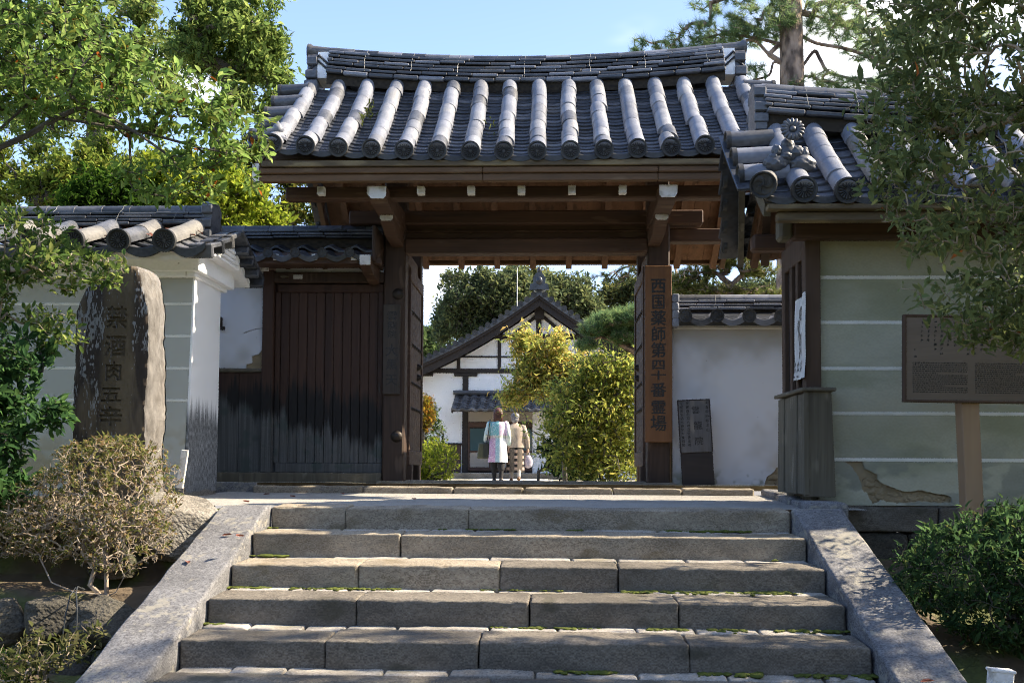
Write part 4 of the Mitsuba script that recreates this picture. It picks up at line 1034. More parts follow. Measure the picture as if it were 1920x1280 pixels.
# ---------------------------------------------------------------- name boards on the posts
nb = thing('name_board', 'tall orange-brown wooden board with large black vertical characters on the right gate post', 'sign')
add('board', box(0.985, 1.262, 10.30, 10.345, 0.55, 2.38, 0.005), 'wood_sign', nb)
CH = [('西', 2.178, .165, .165), ('国', 2.010, .150, .165), ('薬', 1.842, .165, .165), ('師', 1.675, .155, .165), ('第', 1.510, .165, .165), ('四', 1.357, .150, .115), ('十', 1.245, .165, .105),
      ('番', 1.098, .165, .155), ('霊', 0.920, .165, .150), ('場', 0.755, .170, .170)]
add('lettering', lettering([(c, 0, z, w, h * 1.02) for c, z, w, h in CH], 0.004), 'ink', nb, M=mat4(None, (1.122, 10.30, 0.0)))
add('hanger', box(1.10, 1.15, 10.345, 10.40, 2.20, 2.26), 'iron', nb)
add('hanger', box(1.10, 1.15, 10.345, 10.40, 0.75, 0.81), 'iron', nb)
nb = thing('name_board', 'weathered brown board with faded black vertical characters on the left gate post', 'sign')
add('board', box(-1.748, -1.568, 10.36, 10.397, 1.04, 1.985, 0.004), 'wood_oldsign', nb)
CH = [('雲', 1.87, .115, .10), ('龍', 1.77, .11, .09), ('院', 1.675, .10, .085), ('大', 1.51, .145, .14), ('黒', 1.36, .125, .12), ('天', 1.20, .13, .13)]
add('lettering', lettering([(c, 0, z, w, h) for c, z, w, h in CH], 0.002), 'ink', nb, M=mat4(None, (-1.655, 10.36, 0.0)))

# ---------------------------------------------------------------- side door with its own small roof
sd = thing('side_door_bay', 'low timber bay left of the gate with a stained plank door and peeling plaster', 'side gate')
add('sill', rough_block(-3.55, -1.76, 10.38, 10.56, 0.07, 0.215, 0.05, 0.014, 0.004, seed=88), 'wood_kiosk', sd, smooth=40)
add('jamb', box(-3.045, -2.925, 10.40, 10.54, 0.21, 2.36, 0.010), 'wood_door', sd)
add('lintel', box(-2.925, -1.757, 10.40, 10.54, 2.225, 2.335, 0.008), 'wood_post', sd)
dr_ = add('sliding_door', box(-2.925, -1.757, 10.50, 10.53, 0.215, 2.225, 0.003), 'wood_door', sd)
add('rail', box(-2.90, -1.765, 10.455, 10.50, 2.13, 2.215, 0.006), 'wood_door', dr_)
add('rail', box(-2.90, -1.765, 10.455, 10.50, 0.215, 0.315, 0.006), 'wood_door', dr_)
add('stile', box(-2.92, -2.865, 10.455, 10.50, 0.315, 2.13, 0.006), 'wood_door', dr_)
add('stile', box(-1.82, -1.765, 10.455, 10.50, 0.315, 2.13, 0.006), 'wood_door', dr_)
for j in range(11):
    x0 = -2.863 + j * 0.0947
    add('plank', box(x0 + 0.002, x0 + 0.0925, 10.470 + 0.004 * (j % 2), 10.50, 0.315, 2.13, 0.005), 'wood_door', dr_)
add('finger_pull', box(-1.805, -1.787, 10.452, 10.457, 1.06, 1.16, 0.002), 'iron', dr_)
add('plaster_strip', box(-2.92, -1.76, 10.44, 10.50, 2.338, 2.42, 0.003), 'plaster_old', sd)
# plaster with a broken corner over a clay core
add('wall_core', box(-3.62, -3.047, 10.475, 10.60, 1.31, 2.42, 0.002), 'clay', sd)
hole = Polygon(jag([(-3.03, 1.28), (-3.03, 1.60), (-3.055, 1.58), (-3.075, 1.50), (-3.13, 1.46), (-3.16, 1.44), (-3.17, 1.38), (-3.22, 1.36), (-3.24, 1.28)], 0.006, 4)).buffer(0)
crack = Polygon(jag([(-3.26, 1.700), (-3.15, 1.735), (-3.04, 1.752), (-3.04, 1.744), (-3.15, 1.726), (-3.25, 1.688)], 0.002, 8, 0.04)).buffer(0)
add('plaster', prism(sbox(-3.62, 1.31, -3.045, 2.42).difference(hole).difference(crack), 10.458, 10.475), 'plaster_old', sd)
add('ledge', rough_block(-3.62, -3.045, 10.43, 10.56, 1.275, 1.315, 0.05, 0.008, 0.004, seed=3), 'wood_kiosk', sd, smooth=40)
for a, b in ((-3.62, -3.30), (-3.296, -3.048)):
    add('wall_plank', box(a, b, 10.455, 10.50, 0.21, 1.275, 0.005), 'wood_door', sd)
lamp_ = add('wall_fitting', cat([box(-3.535, -3.485, 10.42, 10.46, 1.76, 1.86, 0.008), box(-3.50, -3.45, 10.41, 10.44, 1.72, 1.76, 0.008)]), 'iron', sd)
# notices pinned to the lintel
add('name_plate', box(-2.72, -2.62, 10.394, 10.402, 2.262, 2.306, 0.002), 'paper', sd, label='small white paper plate on the lintel')
el = revolve([(0, 0.006), (0.5, 0.005), (0.52, 0.0)], 18); el.vertices *= [0.085, 0.026, 1.0]
add('oval_plate', el, 'wood_kiosk', sd, M=mat4(rot([1, 0, 0], math.pi / 2), (-2.815, 10.40, 2.287)))
# its roof
sr = quad_prof(10.47, 2.68, 9.93, 2.435, 0.01)
srr = quad_prof(10.53, 2.68, 11.05, 2.44, 0.01)
rf = add('small_roof', cat([sr.slab(0, sr.L - 0.03, -0.075, -0.045, -3.5, -1.76), srr.slab(0, srr.L - 0.03, -0.075, -0.045, -3.5, -1.76)]), 'wood_beam', sd)


def wave_tile(w, L, amp, n=16, t=0.02, drop=0.055):
    """S-shaped pantile with a turned-down front edge"""
    u = np.linspace(0, 1, n + 1)
    x = (u - 0.5) * w
    z = np.where(u < 0.62, -amp * np.sin(np.pi * u / 0.62), amp * 0.75 * np.sin(np.pi * (u - 0.62) / 0.38))
    rows = [np.stack([x, 0 * x, z], 1), np.stack([x, 0 * x + L, z], 1), np.stack([x, 0 * x + L + 0.004, z - 0.006], 1), np.stack([x, 0 * x + L + 0.004, z - drop], 1), np.stack([x, 0 * x + L - 0.03, z - drop], 1)]
    return grid(np.array(rows))


def pantile_rows(parent, prof, x0, x1, w, nrow, amp, disc, mats, seed, xoff=0.25, drop=0.055):
    rng = np.random.default_rng(seed)
    step = prof.L / nrow
    tm0 = mikit.ply(wave_tile(w, step * 1.12, amp, drop=0.02), mats[0], smooth=35)
    tm1 = mikit.ply(wave_tile(w, step * 1.12, amp, drop=drop), mats[0], smooth=35)
    dm = mikit.ply(disc_tile(disc, 0, 8, 32), 'tile_disc', smooth=35)
    n = int(round((x1 - x0) / w))
    for i in range(n):
        x = x0 + (i + 0.5) * w
        for k in range(nrow):
            M = prof.frame(x, (k + 1) * step, 0.0, 0.0, 0.12)
            M[:3, 3] -= M[:3, 1] * step * 1.12
            put('wave_tile', tm1 if k == nrow - 1 else tm0, parent, M, mats[rng.integers(len(mats))])
        M = prof.frame(x, prof.L, 0, 0, 0)
        f = np.array([0, prof.sign, -0.1]); f /= np.linalg.norm(f)
        xx = M[:3, 3] + np.array([M[0, 0] * w * 0.31, 0, 0])
        put('end_disc', dm, parent, mat4(np.stack([M[:3, 0], f, np.cross(M[:3, 0], f)], 1), xx + f * 0.02 + [0, 0, 0.005]), 'tile_disc')


pantile_rows(rf, sr, -3.46, -1.80, 0.2766, 2, 0.030, 0.050, ('tile_mid', 'tile_dark'), 6)
add('rear_tiles', srr.slab(0, srr.L, -0.04, -0.01, -3.46, -1.80), 'tile_dark', rf)
ridge_courses(rf, -3.52, -1.76, 10.5, lambda x: 2.685, 2, 0.042, 0.17, 0.10, seed=9, cap_r=0.062, base_h=0.02, wires=1, tlen=0.28, tones=('tile_mid', 'tile_mid', 'tile_dark'))
add('eave_beam', box(-3.42, -1.72, 9.98, 10.08, 2.34, 2.40, 0.006), 'wood_beam', sd)
add('eave_ceiling', box(-3.42, -1.76, 10.08, 10.40, 2.375, 2.395, 0.003), 'wood_beam', sd)
for x in (-3.185, -2.785, -2.39, -1.99):
    rr_ = add('rafter', box(x - 0.026, x + 0.026, 9.965, 10.45, 2.372, 2.432, 0.004), 'wood_beam', sd)
    add('painted_tip', box(x - 0.028, x + 0.028, 9.955, 9.966, 2.370, 2.434, 0.002), 'white_paint', rr_)
br = add('end_bracket', prism_x([(9.86, 2.30), (9.86, 2.40), (10.40, 2.40), (10.40, 2.20), (9.99, 2.25)], -1.905, -1.80), 'wood_beam', sd)
add('painted_tip', box(-1.907, -1.798, 9.848, 9.859, 2.302, 2.402, 0.002), 'white_paint', br)
add('painted_tip', box(-3.10, -2.98, 10.36, 10.40, 2.345, 2.385, 0.002), 'white_paint', br)
add('verge_board', box(-1.80, -1.762, 9.93, 10.46, 2.36, 2.72, 0.006), 'wood_post', sd)

# ---------------------------------------------------------------- white plaster wall right of the gate
bw = thing('plaster_wall', 'old white plaster wall with a small tiled coping, right of the gate behind the leaning signboard', 'wall')
add('clay_core', box(1.285, 4.6, 10.53, 10.86, 0.05, 1.82, 0.004), 'clay', bw)
bh = Polygon(jag([(2.24, 0.09), (2.27, 0.20), (2.33, 0.26), (2.40, 0.30), (2.50, 0.31), (2.60, 0.28), (2.62, 0.09)], 0.006, 14)).buffer(0)
add('plaster', prism(sbox(1.29, 0.10, 4.6, 1.82).difference(bh), 10.508, 10.53), 'plaster_old', bw)
rb = np.random.default_rng(4)
for r_ in range(3):
    for c_ in range(3):
        add('brick', rough_block(2.23 + c_ * 0.13 + (r_ % 2) * 0.05, 2.35 + c_ * 0.13 + (r_ % 2) * 0.05, 10.515 + rb.uniform(0, .006), 10.55, 0.10 + r_ * 0.068, 0.160 + r_ * 0.068, 0.05, 0.008, 0.003, seed=r_ * 5 + c_), 'clay', bw, smooth=40)
add('cornice', box(1.29, 4.6, 10.44, 10.53, 1.745, 1.80, 0.01), 'plaster_old', bw)
bp = quad_prof(10.66, 1.99, 10.30, 1.85, 0.006)
bp2 = quad_prof(10.74, 1.99, 11.10, 1.85, 0.006)
cp = add('coping', cat([bp.slab(0, bp.L - 0.02, -0.10, -0.03, 1.30, 4.6), bp2.slab(0, bp2.L, -0.10, -0.0, 1.30, 4.6)]), 'tile_dark', bw)
pantile_rows(cp, bp, 1.335, 4.6, 0.3265, 1, 0.034, 0.070, ('tile_pale', 'tile_mid'), 8, drop=0.065)
ridge_courses(cp, 1.30, 4.6, 10.70, lambda x: 1.96, 2, 0.042, 0.13, 0.09, seed=19, cap_r=0.066, base_h=0.03, wires=3, tlen=0.30, tones=('tile_pale', 'tile_mid'))
add('end_tile', cat([rough_block(1.262, 1.335, 10.28, 10.42, 1.74 + 0.085 * k, 1.83 + 0.085 * k, 0.04, 0.02, 0.003, seed=k) for k in range(4)]), 'tile_pale', bw, smooth=40)

# signboard leaning on it
ls = thing('leaning_signboard', 'grey weathered signboard with black characters leaning against the white wall right of the gate', 'sign')
tilt = rot([1, 0, 0], -0.10)
Ml = mat4(tilt @ rot([0, 1, 0], -0.045), (1.515, 10.19, 0.115))
add('plate', box(-0.165, 0.165, 0.0, 0.03, 0.335, 0.875, 0.004), 'wood_grey', ls, M=Ml)
add('frame', cat([box(-0.168, -0.155, -0.006, 0.0, 0.335, 0.875), box(0.155, 0.168, -0.006, 0.0, 0.335, 0.875), box(-0.168, 0.168, -0.006, 0.0, 0.868, 0.88)]), 'timber_black', ls, M=Ml)
add('stand', box(-0.16, 0.165, 0.012, 0.05, 0.0, 0.335, 0.004), 'timber_black', ls, M=Ml)
lt = [('雲', 0.015, 0.775, .085, .085), ('龍', 0.03, 0.615, .095, .090), ('院', 0.03, 0.455, .095, .090)]
for k, c in enumerate('泉涌寺別格本山'):
    lt.append((c, 0.128, 0.845 - k * 0.047, .036, .036))
for k, c in enumerate('拝観自午前九時至午後五時'):
    lt.append((c, -0.065, 0.845 - k * 0.039, .034, .034))
for k, c in enumerate('写経自午前九時至午後四時'):
    lt.append((c, -0.128, 0.845 - k * 0.039, .034, .034))
add('lettering', lettering(lt, 0.002), 'ink', ls, M=Ml)
# ---------------------------------------------------------------- left garden wall
lw = thing('garden_wall', 'pale grey plastered garden wall with white lines and a dark tiled roof, left of the gate behind the stone stele', 'wall')
def battered(x_end_top, x_end_bot, x_far, yf_top, yf_bot, yr_top, yr_bot, z0, z1, end_at):
    """a wall that leans in on its long faces and its end"""
    v = np.array([[x_end_bot, yf_bot, z0], [x_far, yf_bot, z0], [x_far, yr_bot, z0], [x_end_bot, yr_bot, z0],
                  [x_end_top, yf_top, z1], [x_far, yf_top, z1], [x_far, yr_top, z1], [x_end_top, yr_top, z1]], float)
    return trimesh.convex.convex_hull(v)
add('wall_body', battered(-3.155, -3.195, -16, 8.66, 8.60, 9.34, 9.38, -0.1, 2.02, 1), 'wall_grey', lw)
add('end_face', battered(-3.140, -3.180, -3.158, 8.655, 8.595, 9.345, 9.385, 0.05, 2.0, 1), 'plaster_end', lw)
add('footing', rough_block(-4.3, -3.16, 8.54, 9.42, -0.25, 0.085, 0.08, 0.03, 0.01, seed=91, low=0.01), 'stone_rock', lw, smooth=40)
for z in (0.856, 1.139, 1.425, 1.711):
    yb = 8.60 + 0.06 * (z + 0.1) / 2.12
    add('white_line', box(-16, -3.162, yb - 0.004, yb + 0.03, z - 0.011, z + 0.011, 0.003), 'wall_line', lw)
add('corbel', cat([box(-16, -3.06, 8.52, 9.50, 1.985, 2.14, 0.006), box(-16, -3.11, 8.57, 9.44, 1.945, 1.985, 0.006)]), 'plaster_white', lw)
lp = quad_prof(8.92, 2.46, 8.13, 2.16, 0.012)
lp2 = quad_prof(9.08, 2.46, 9.72, 2.17, 0.012)
lr = add('wall_roof', cat([lp.slab(0, lp.L - 0.04, -0.16, -0.095, -16, -2.95), lp2.slab(0, lp2.L - 0.03, -0.16, -0.095, -16, -2.95)]), 'plaster_white', lw)
lxs = [-3.205 - 0.385 * k for k in range(5)][::-1]
slope_tiles(lr, lp, lxs, 0.090, 4, 0.42, seed=14, tones=('tile_warm', 'tile_mid'), disc=0.098, drop=0.075, pan_sag=0.05)
slope_tiles(lr, lp2, [-3.205 - 0.385 * k for k in range(12)][::-1], 0.090, 4, 0.42, seed=15, stuff=True)
# the half pan at the verge
pm_ = mikit.ply(pan_tile(0.30, lp.L / 4 * 1.9, 0.05), 'tile_dark', smooth=30)
for k in range(4):
    M = lp.frame(-3.02, (k + 1) * lp.L / 4, -0.012, 0, 0.1); M[:3, 3] -= M[:3, 1] * lp.L / 4 * 1.9
    put('flat_tile', pm_, lr, M, 'tile_mid')
M = lp.frame(-3.02, lp.L, -0.016, 0, 0.0)
put('eave_tile', mikit.ply(pan_lip(0.30, 0.05, 0.075), 'tile_disc', smooth=30), lr, mat4(np.stack([M[:3, 0], [0, -1, 0], np.cross(M[:3, 0], [0, -1, 0])], 1), M[:3, 3]), 'tile_disc')
ridge_courses(lr, -7.5, -3.14, 9.0, lambda x: 2.45, 3, 0.040, 0.20, 0.11, seed=23, cap_r=0.075, base_h=0.03, wires=8, tlen=0.30, tones=('tile_mid', 'tile_dark'))
onigawara(lr, -3.17, 9.0, 2.36, 1, 0.78, plaster=False)
# stepped white plaster gable and hanging tiles at the end
for k in range(4):
    add('plaster_step', box(-3.10 + 0.012 * k, -2.965 + 0.010 * k, 8.60 + 0.09 * k, 9.42 - 0.09 * k, 2.14 + 0.038 * k, 2.172 + 0.038 * k, 0.006), 'plaster_white', lr)
for pr, nn in ((lp, 3), (lp2, 4)):
    for k in range(nn):
        M = pr.frame(-2.92, pr.L * (k + 0.9) / nn, -0.05, 0, 0.03)
        add('verge_tile', cat([box(-0.10, 0.10, -0.24, 0.02, -0.02, 0.02, 0.008), box(-0.10, 0.10, -0.03, 0.02, -0.10, 0.0, 0.02)]), 'tile_dark' if k % 2 else 'tile_mid', lr, M=M)
rl = np.random.default_rng(3)
lit = []
for _ in range(120):
    q, x = rl.uniform(0.1, 0.75), rl.uniform(-4.7, -3.05)
    p = lp.at(q)
    if abs(((x + 3.205) / 0.385 + 0.5) % 1 - 0.5) > 0.27:
        lit.append(obox((x, p[0], p[1] + 0.012), 0.05, 0.02, 0.004, rot(rl.normal(size=3), rl.uniform(0, 1.2)), 0.001))
add('leaf_litter', cat(lit), 'litter', lr, kind='stuff')

# ---------------------------------------------------------------- right garden wall with its tiled roof and lattice
rw = thing('garden_wall', 'shaded green-grey plastered wall with white lines and a pale tiled roof at the right of the stairs', 'wall')
add('clay_core', battered(2.02, 2.09, 14, 7.715, 7.66, 8.42, 8.46, -0.02, 2.12, -1), 'clay', rw)
# front plaster skin with a broken lower part
brk = [(2.235, 0.355), (2.33, 0.375), (2.37, 0.345), (2.385, 0.30), (2.43, 0.275), (2.475, 0.25), (2.485, 0.215), (2.44, 0.205), (2.40, 0.165), (2.41, 0.13), (2.37, 0.115), (2.36, 0.17), (2.33, 0.24), (2.30, 0.29), (2.25, 0.33)]
brk2 = [(2.36, 0.215), (2.40, 0.235), (2.46, 0.225), (2.52, 0.185), (2.60, 0.150), (2.68, 0.125), (2.75, 0.135), (2.82, 0.135), (2.95, 0.105), (3.02, 0.085), (3.02, 0.045), (2.80, 0.052), (2.62, 0.035), (2.50, 0.06), (2.44, 0.03), (2.40, 0.09), (2.38, 0.14)]
skin = sbox(2.04, 0.02, 14, 2.10)
hole1, hole2 = (Polygon(jag(b, 0.004, 5, 0.02)).buffer(0) for b in (brk, brk2))
skin2 = skin.difference(hole1).difference(hole2)
m = prism(skin2, 7.625, 7.650)
m.vertices[:, 1] += 0.055 * (m.vertices[:, 2]) / 2.1
add('plaster_skin', m, 'wall_green', rw)
m = prism(skin.difference(hole2.buffer(-0.004)), 7.648, 7.662)
m.vertices[:, 1] += 0.055 * (m.vertices[:, 2]) / 2.1
add('plaster_undercoat', m, 'clay', rw)
rs = np.random.default_rng(61)
bits = []
mn, mx = hole2.bounds[:2], hole2.bounds[2:]
from shapely.geometry import Point
while len(bits) < 70:
    x, z = rs.uniform(mn[0], mx[0]), rs.uniform(mn[1], mx[1])
    if hole2.buffer(-0.012).contains(Point(x, z)):
        r = rs.uniform(0.008, 0.026)
        bits.append(boulder((x, 7.664 + 0.026 * z - r * 0.15, z), (r * 1.5, r * 0.55, r), int(rs.integers(1, 99)), 2, 0.3))
add('loose_clay', cat(bits), 'clay', rw, smooth=True, kind='stuff')
for z in (0.363, 0.712, 1.055, 1.408, 1.755):
    yb = 7.625 + 0.055 * z / 2.1
    add('white_line', box(2.05, 14, yb - 0.004, yb + 0.02, z - 0.013, z + 0.013, 0.003), 'wall_line', rw)
x = 2.06
rs = np.random.default_rng(17)
while x < 6.5:
    w = rs.uniform(0.5, 0.9)
    add('footing_stone', rough_block(x + 0.004, x + w - 0.004, 7.545, 7.90, -0.175, 0.015, 0.05, 0.02, 0.006, seed=int(x * 50), low=0.008), 'stone_step_dark', rw, smooth=40)
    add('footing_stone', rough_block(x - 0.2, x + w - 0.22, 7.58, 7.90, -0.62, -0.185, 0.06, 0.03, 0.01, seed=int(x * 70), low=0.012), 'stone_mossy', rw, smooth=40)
    x += w
rp = quad_prof(7.98, 3.01, 7.06, 2.255, 0.02)
rp2 = quad_prof(8.12, 3.01, 9.04, 2.215, 0.02)
XV = 1.52
rr = add('wall_roof', cat([rp.slab(0, rp.L - 0.05, -0.105, -0.078, XV + 0.04, 14), rp2.slab(0, rp2.L - 0.05, -0.105, -0.078, XV + 0.24, 14)]), 'wood_eave', rw)
rxs = [1.79 + 0.302 * k for k in range(12)]
slope_tiles(rr, rp, rxs, 0.084, 9, 0.25, seed=33, tones=('tile_pale', 'tile_pale', 'tile_warm'), disc=0.092, pan_tones=('tile_mid', 'tile_dark', 'tile_mid'), lift=lambda x: 0.03 * max(0, (2.4 - x)) ** 2)
slope_tiles(rr, rp2, rxs, 0.084, 9, 0.25, seed=34, stuff=True)
pm_ = mikit.ply(pan_tile(0.27, rp.L / 9 * 1.9, 0.035), 'tile_dark', smooth=30)
for k in range(9):
    M = rp.frame(1.66, (k + 1) * rp.L / 9, -0.012, 0, 0.1); M[:3, 3] -= M[:3, 1] * rp.L / 9 * 1.9
    put('flat_tile', pm_, rr, M, 'tile_mid')
M = rp.frame(1.65, rp.L, -0.016, 0, 0.0)
put('eave_tile', mikit.ply(pan_lip(0.27, 0.035, 0.05), 'tile_disc', smooth=30), rr, mat4(np.stack([M[:3, 0], [0, -1, 0], np.cross(M[:3, 0], [0, -1, 0])], 1), M[:3, 3] + [0, -0.02, 0]), 'tile_disc')
rz = lambda x: 3.02 + 0.10 * max(0.0, (3.4 - x) / 1.75) ** 2 * 0.9
ridge_courses(rr, 1.70, 8.0, 8.05, rz, 4, 0.046, 0.21, 0.115, seed=41, cap_r=0.078, base_h=0.045, wires=12, tlen=0.30, tones=('tile_mid', 'tile_mid', 'tile_pale', 'tile_dark'))
onigawara(rr, 1.72, 8.05, 3.06, -1, 0.74, plaster=False)
verge(rr, rp, 1.53, -1, 0.078, 3, 0.34, seed=6, tones=('tile_mid', 'tile_pale'), s0=0.08, s1=0.90)
verge(rr, rp2, 1.55, -1, 0.072, 5, 0.30, seed=7, tones=('tile_mid', 'tile_dark'), skew=0.17)
# corner roll by the eave, set askew
ct = tube_tile(0.36, 0.085)
Rz = rot([0, 0, 1], -0.30)
R = Rz @ np.stack([[-1, 0, 0], [0, -0.93, -0.36], [0, -0.36, 0.93]], 1)
add('corner_tile', ct, 'tile_warm', rr, smooth=40, M=mat4(R, (1.60, 7.33, 2.42)))
add('corner_disc', disc_tile(0.094, 0, 10, 40), 'tile_disc', rr, smooth=35, M=mat4(R, np.array([1.60, 7.33, 2.42]) + R[:, 1] * 0.37))
# small ogre tile with a chrysanthemum boss, riding the first round tile
og = np.array([1.715, 7.22, 2.50])
parts = [trimesh.creation.icosphere(3) for _ in range(9)]
spec = [((-0.13, 0, 0.03), (0.13, 0.07, 0.085)), ((0.15, -0.01, 0.03), (0.14, 0.07, 0.090)), ((-0.12, 0.0, 0.16), (0.055, 0.05, 0.07)), ((0.09, 0.0, 0.15), (0.085, 0.06, 0.075)), ((0.17, 0.0, 0.14), (0.05, 0.05, 0.08)),
        ((0.0, 0.0, 0.13), (0.10, 0.05, 0.11)), ((-0.155, 0, 0.09), (0.05, 0.055, 0.05)), ((0.0, 0.01, 0.22), (0.075, 0.05, 0.08)), ((-0.03, -0.02, 0.10), (0.07, 0.05, 0.05))]
for q, (c_, r_) in zip(parts, spec):
    q.vertices = q.vertices * np.array(r_) * (1 + 0.25 * (meshkit.noise(q.vertices * 3 + c_[0] * 30, 2) - 0.5))[:, None] + np.array(c_)
ogk = add('corner_ornament', cat(parts), 'tile_mid', rr, smooth=50, M=mat4(rot([0, 0, 1], 0.1) * 0.70, og + np.array([0.01, 0, -0.02])))
pet = []
for k in range(16):
    a = 2 * math.pi * k / 16
    q = trimesh.creation.icosphere(2); q.vertices = q.vertices * [0.020, 0.022, 0.042] + [0, 0, 0.072]
    q.apply_transform(trimesh.transformations.rotation_matrix(a, [0, 1, 0])); pet.append(q)
q = trimesh.creation.icosphere(2); q.vertices = q.vertices * [0.032, 0.03, 0.032]; pet.append(q)
q = revolve([(0, -0.02), (0.10, -0.02), (0.10, 0.0), (0, 0.0)], 24); q.apply_transform(trimesh.transformations.rotation_matrix(math.pi / 2, [1, 0, 0])); pet.append(q)
add('flower_boss', cat(pet), 'tile_mid', rr, smooth=50, M=mat4(rot([1, 0, 0], -0.15) * 0.78, og + np.array([0.03, -0.06, 0.235])))
# eave timber
add('eave_board', box(XV + 0.02, 14, 7.045, 7.13, 2.125, 2.165, 0.006), 'tan_board', rw)
add('eave_board', box(XV + 0.10, 14, 7.10, 7.18, 2.055, 2.120, 0.008), 'tan_board', rw)
add('purlin', box(XV + 0.30, 14, 7.48, 7.62, 2.02, 2.17, 0.02), 'wood_beam', rw)
add('purlin_end', box(XV + 0.20, XV + 0.298, 7.47, 7.63, 2.01, 2.18, 0.03), 'wood_kiosk', rw)
add('rear_purlin', box(XV + 0.2, 14, 8.46, 8.60, 2.14, 2.28, 0.02), 'wood_beam', rw)
for pr in (rp, rp2):
    for o, q, a, b, mt in ((-0.20, 0.03, 0.02, 0.07, 'wood_kiosk'), (-0.25, 0.09, 0.22, 0.29, 'wood_lattice')):
        m = pr.slab(0.0, pr.L - q, o, -0.10 if a < 0.1 else -0.11, XV + a, XV + b)
        if pr is rp2:
            m.vertices[:, 0] += 0.17 * np.maximum(m.vertices[:, 1] - 8.10, 0)
        add('barge_board', m, mt, rw)
for k in range(9):
    x = XV + 0.30 + 0.42 * k
    add('rafter', rp2.slab(0.05, rp2.L - 0.02, -0.20, -0.124, x - 0.03, x + 0.03), 'wood_rafter', rw)
    add('rafter', rp.slab(0.05, rp.L - 0.10, -0.19, -0.107, x - 0.03, x + 0.03), 'wood_rafter', rw)
x = XV + 0.25
while x < 5.2:
    add('roof_board', rp2.slab(0.02, rp2.L - 0.06, -0.122, -0.107, x + 0.002, x + 0.198), 'wood_deck', rw); x += 0.2
# gable infill and lattice window on the end of the wall
add('gable_board', prism_x([(7.62, 2.10), (8.45, 2.10), (8.40, 2.40), (8.05, 2.86), (7.70, 2.46)], 1.99, 2.02), 'wood_beam', rw)
lx = 1.935
lat = add('lattice_window', box(lx + 0.035, lx + 0.055, 7.70, 8.34, 0.86, 2.06, 0.002), 'timber_black', rw)
for y0, y1 in ((7.585, 7.70), (8.26, 8.36)):
    add('jamb', box(lx, lx + 0.115, y0, y1, 0.86, 2.10, 0.006), 'wood_lattice', lat)
add('rail', box(lx, lx + 0.06, 7.70, 8.26, 1.90, 2.09, 0.005), 'wood_lattice', lat)
for y in (7.86, 8.05):
    add('bar', box(lx, lx + 0.03, y - 0.035, y + 0.035, 0.86, 1.90, 0.004), 'wood_lattice', lat)
add('end_board', box(1.985, 2.06, 7.66, 8.44, 0.0, 2.12, 0.004), 'wood_kiosk', rw)

# wooden box below the lattice
bxk = thing('wooden_box', 'weathered grey plank box standing against the right wall below the lattice window', 'box')
R0 = 1.895
for k in range(4):
    y0 = 7.475 + k * 0.205
    m = box(R0 - 0.008 * (k % 2), R0 + 0.022, y0 + 0.003, y0 + 0.202, 0.10, 0.855, 0.004)
    m.vertices[:, 0] -= 0.012 * (0.86 - m.vertices[:, 2])
    add('side_plank', m, 'wood_kiosk', bxk)
m = box(R0 - 0.004, 2.085, 7.445, 7.475, 0.085, 0.865, 0.004)
m.vertices[:, 0] += np.where(m.vertices[:, 0] > 2.0, 0.035, -0.012) * (0.87 - m.vertices[:, 2])
add('front_board', m, 'wood_kiosk', bxk)
add('front_stile', box(R0 - 0.016, R0 + 0.022, 7.436, 7.446, 0.10, 0.86, 0.003), 'wood_kiosk', bxk)
add('lid', box(R0 - 0.035, 2.115, 7.415, 8.33, 0.865, 0.893, 0.008), 'wood_kiosk', bxk)

# curling paper poster hung over the lattice
po = thing('paper_poster', 'curling white paper poster with a dark brush drawing, pinned on the lattice window', 'poster')
def poster_pt(u, v):
    y = 7.53 + 0.33 * u
    z = 0.975 + 0.62 * v + 0.03 * (1 - u) * v
    x = 1.926 - 0.008 * math.sin(math.pi * v) - 0.035 * max(0, 0.25 - v) * 2 - 0.010 * math.sin(3 * math.pi * u) - (0.02 * max(0, v - 0.9) * 10 * max(0, 0.3 - u))
    return (x, y, z)
P = np.array([[poster_pt(u, v) for v in np.linspace(0, 1, 25)] for u in np.linspace(0, 1, 13)])
add('sheet', grid(P), 'paper', po, smooth=True)
pr_ = []
def stroke(pts, w):
    pts = np.array(pts)
    Q = np.array([np.array(poster_pt(u, v)) - [0.0025, 0, 0] for u, v in pts])
    t = np.gradient(pts, axis=0); t /= np.linalg.norm(t, axis=1, keepdims=True) + 1e-9
    A = np.array([[np.array(poster_pt(u - b * s * w, v + a * s * w)) - [0.0025, 0, 0] for s in (-1, 1)] for (u, v), (a, b) in zip(pts, t)])
    pr_.append(grid(A))
rq = np.random.default_rng(6)
for s in (-1, 1):
    stroke([(0.5 + s * 0.14 * math.sin(math.pi * t) * (1 - 0.3 * t), 0.30 + 0.55 * t) for t in np.linspace(0, 1, 16)], 0.018)
    stroke([(0.5 + s * 0.16 * math.sin(2.2 * t), 0.50 + 0.22 * t) for t in np.linspace(0, 1, 10)], 0.022)
    stroke([(0.5 + s * 0.12 * (1 - t), 0.26 + 0.28 * t) for t in np.linspace(0, 1, 8)], 0.018)
stroke([(0.5 + 0.10 * math.cos(t), 0.80 + 0.07 * math.sin(t)) for t in np.linspace(0, 6.3, 16)], 0.018)
for v0 in (0.175, 0.105):
    for k in range(5):
        u0 = 0.16 + k * 0.15
        stroke([(u0, v0), (u0 + 0.04, v0 + 0.035), (u0 + 0.08, v0 - 0.01)], 0.016)
stroke([(0.60, 0.04), (0.85, 0.04)], 0.012)
add('brush_drawing', cat(pr_), 'print_grey', po)

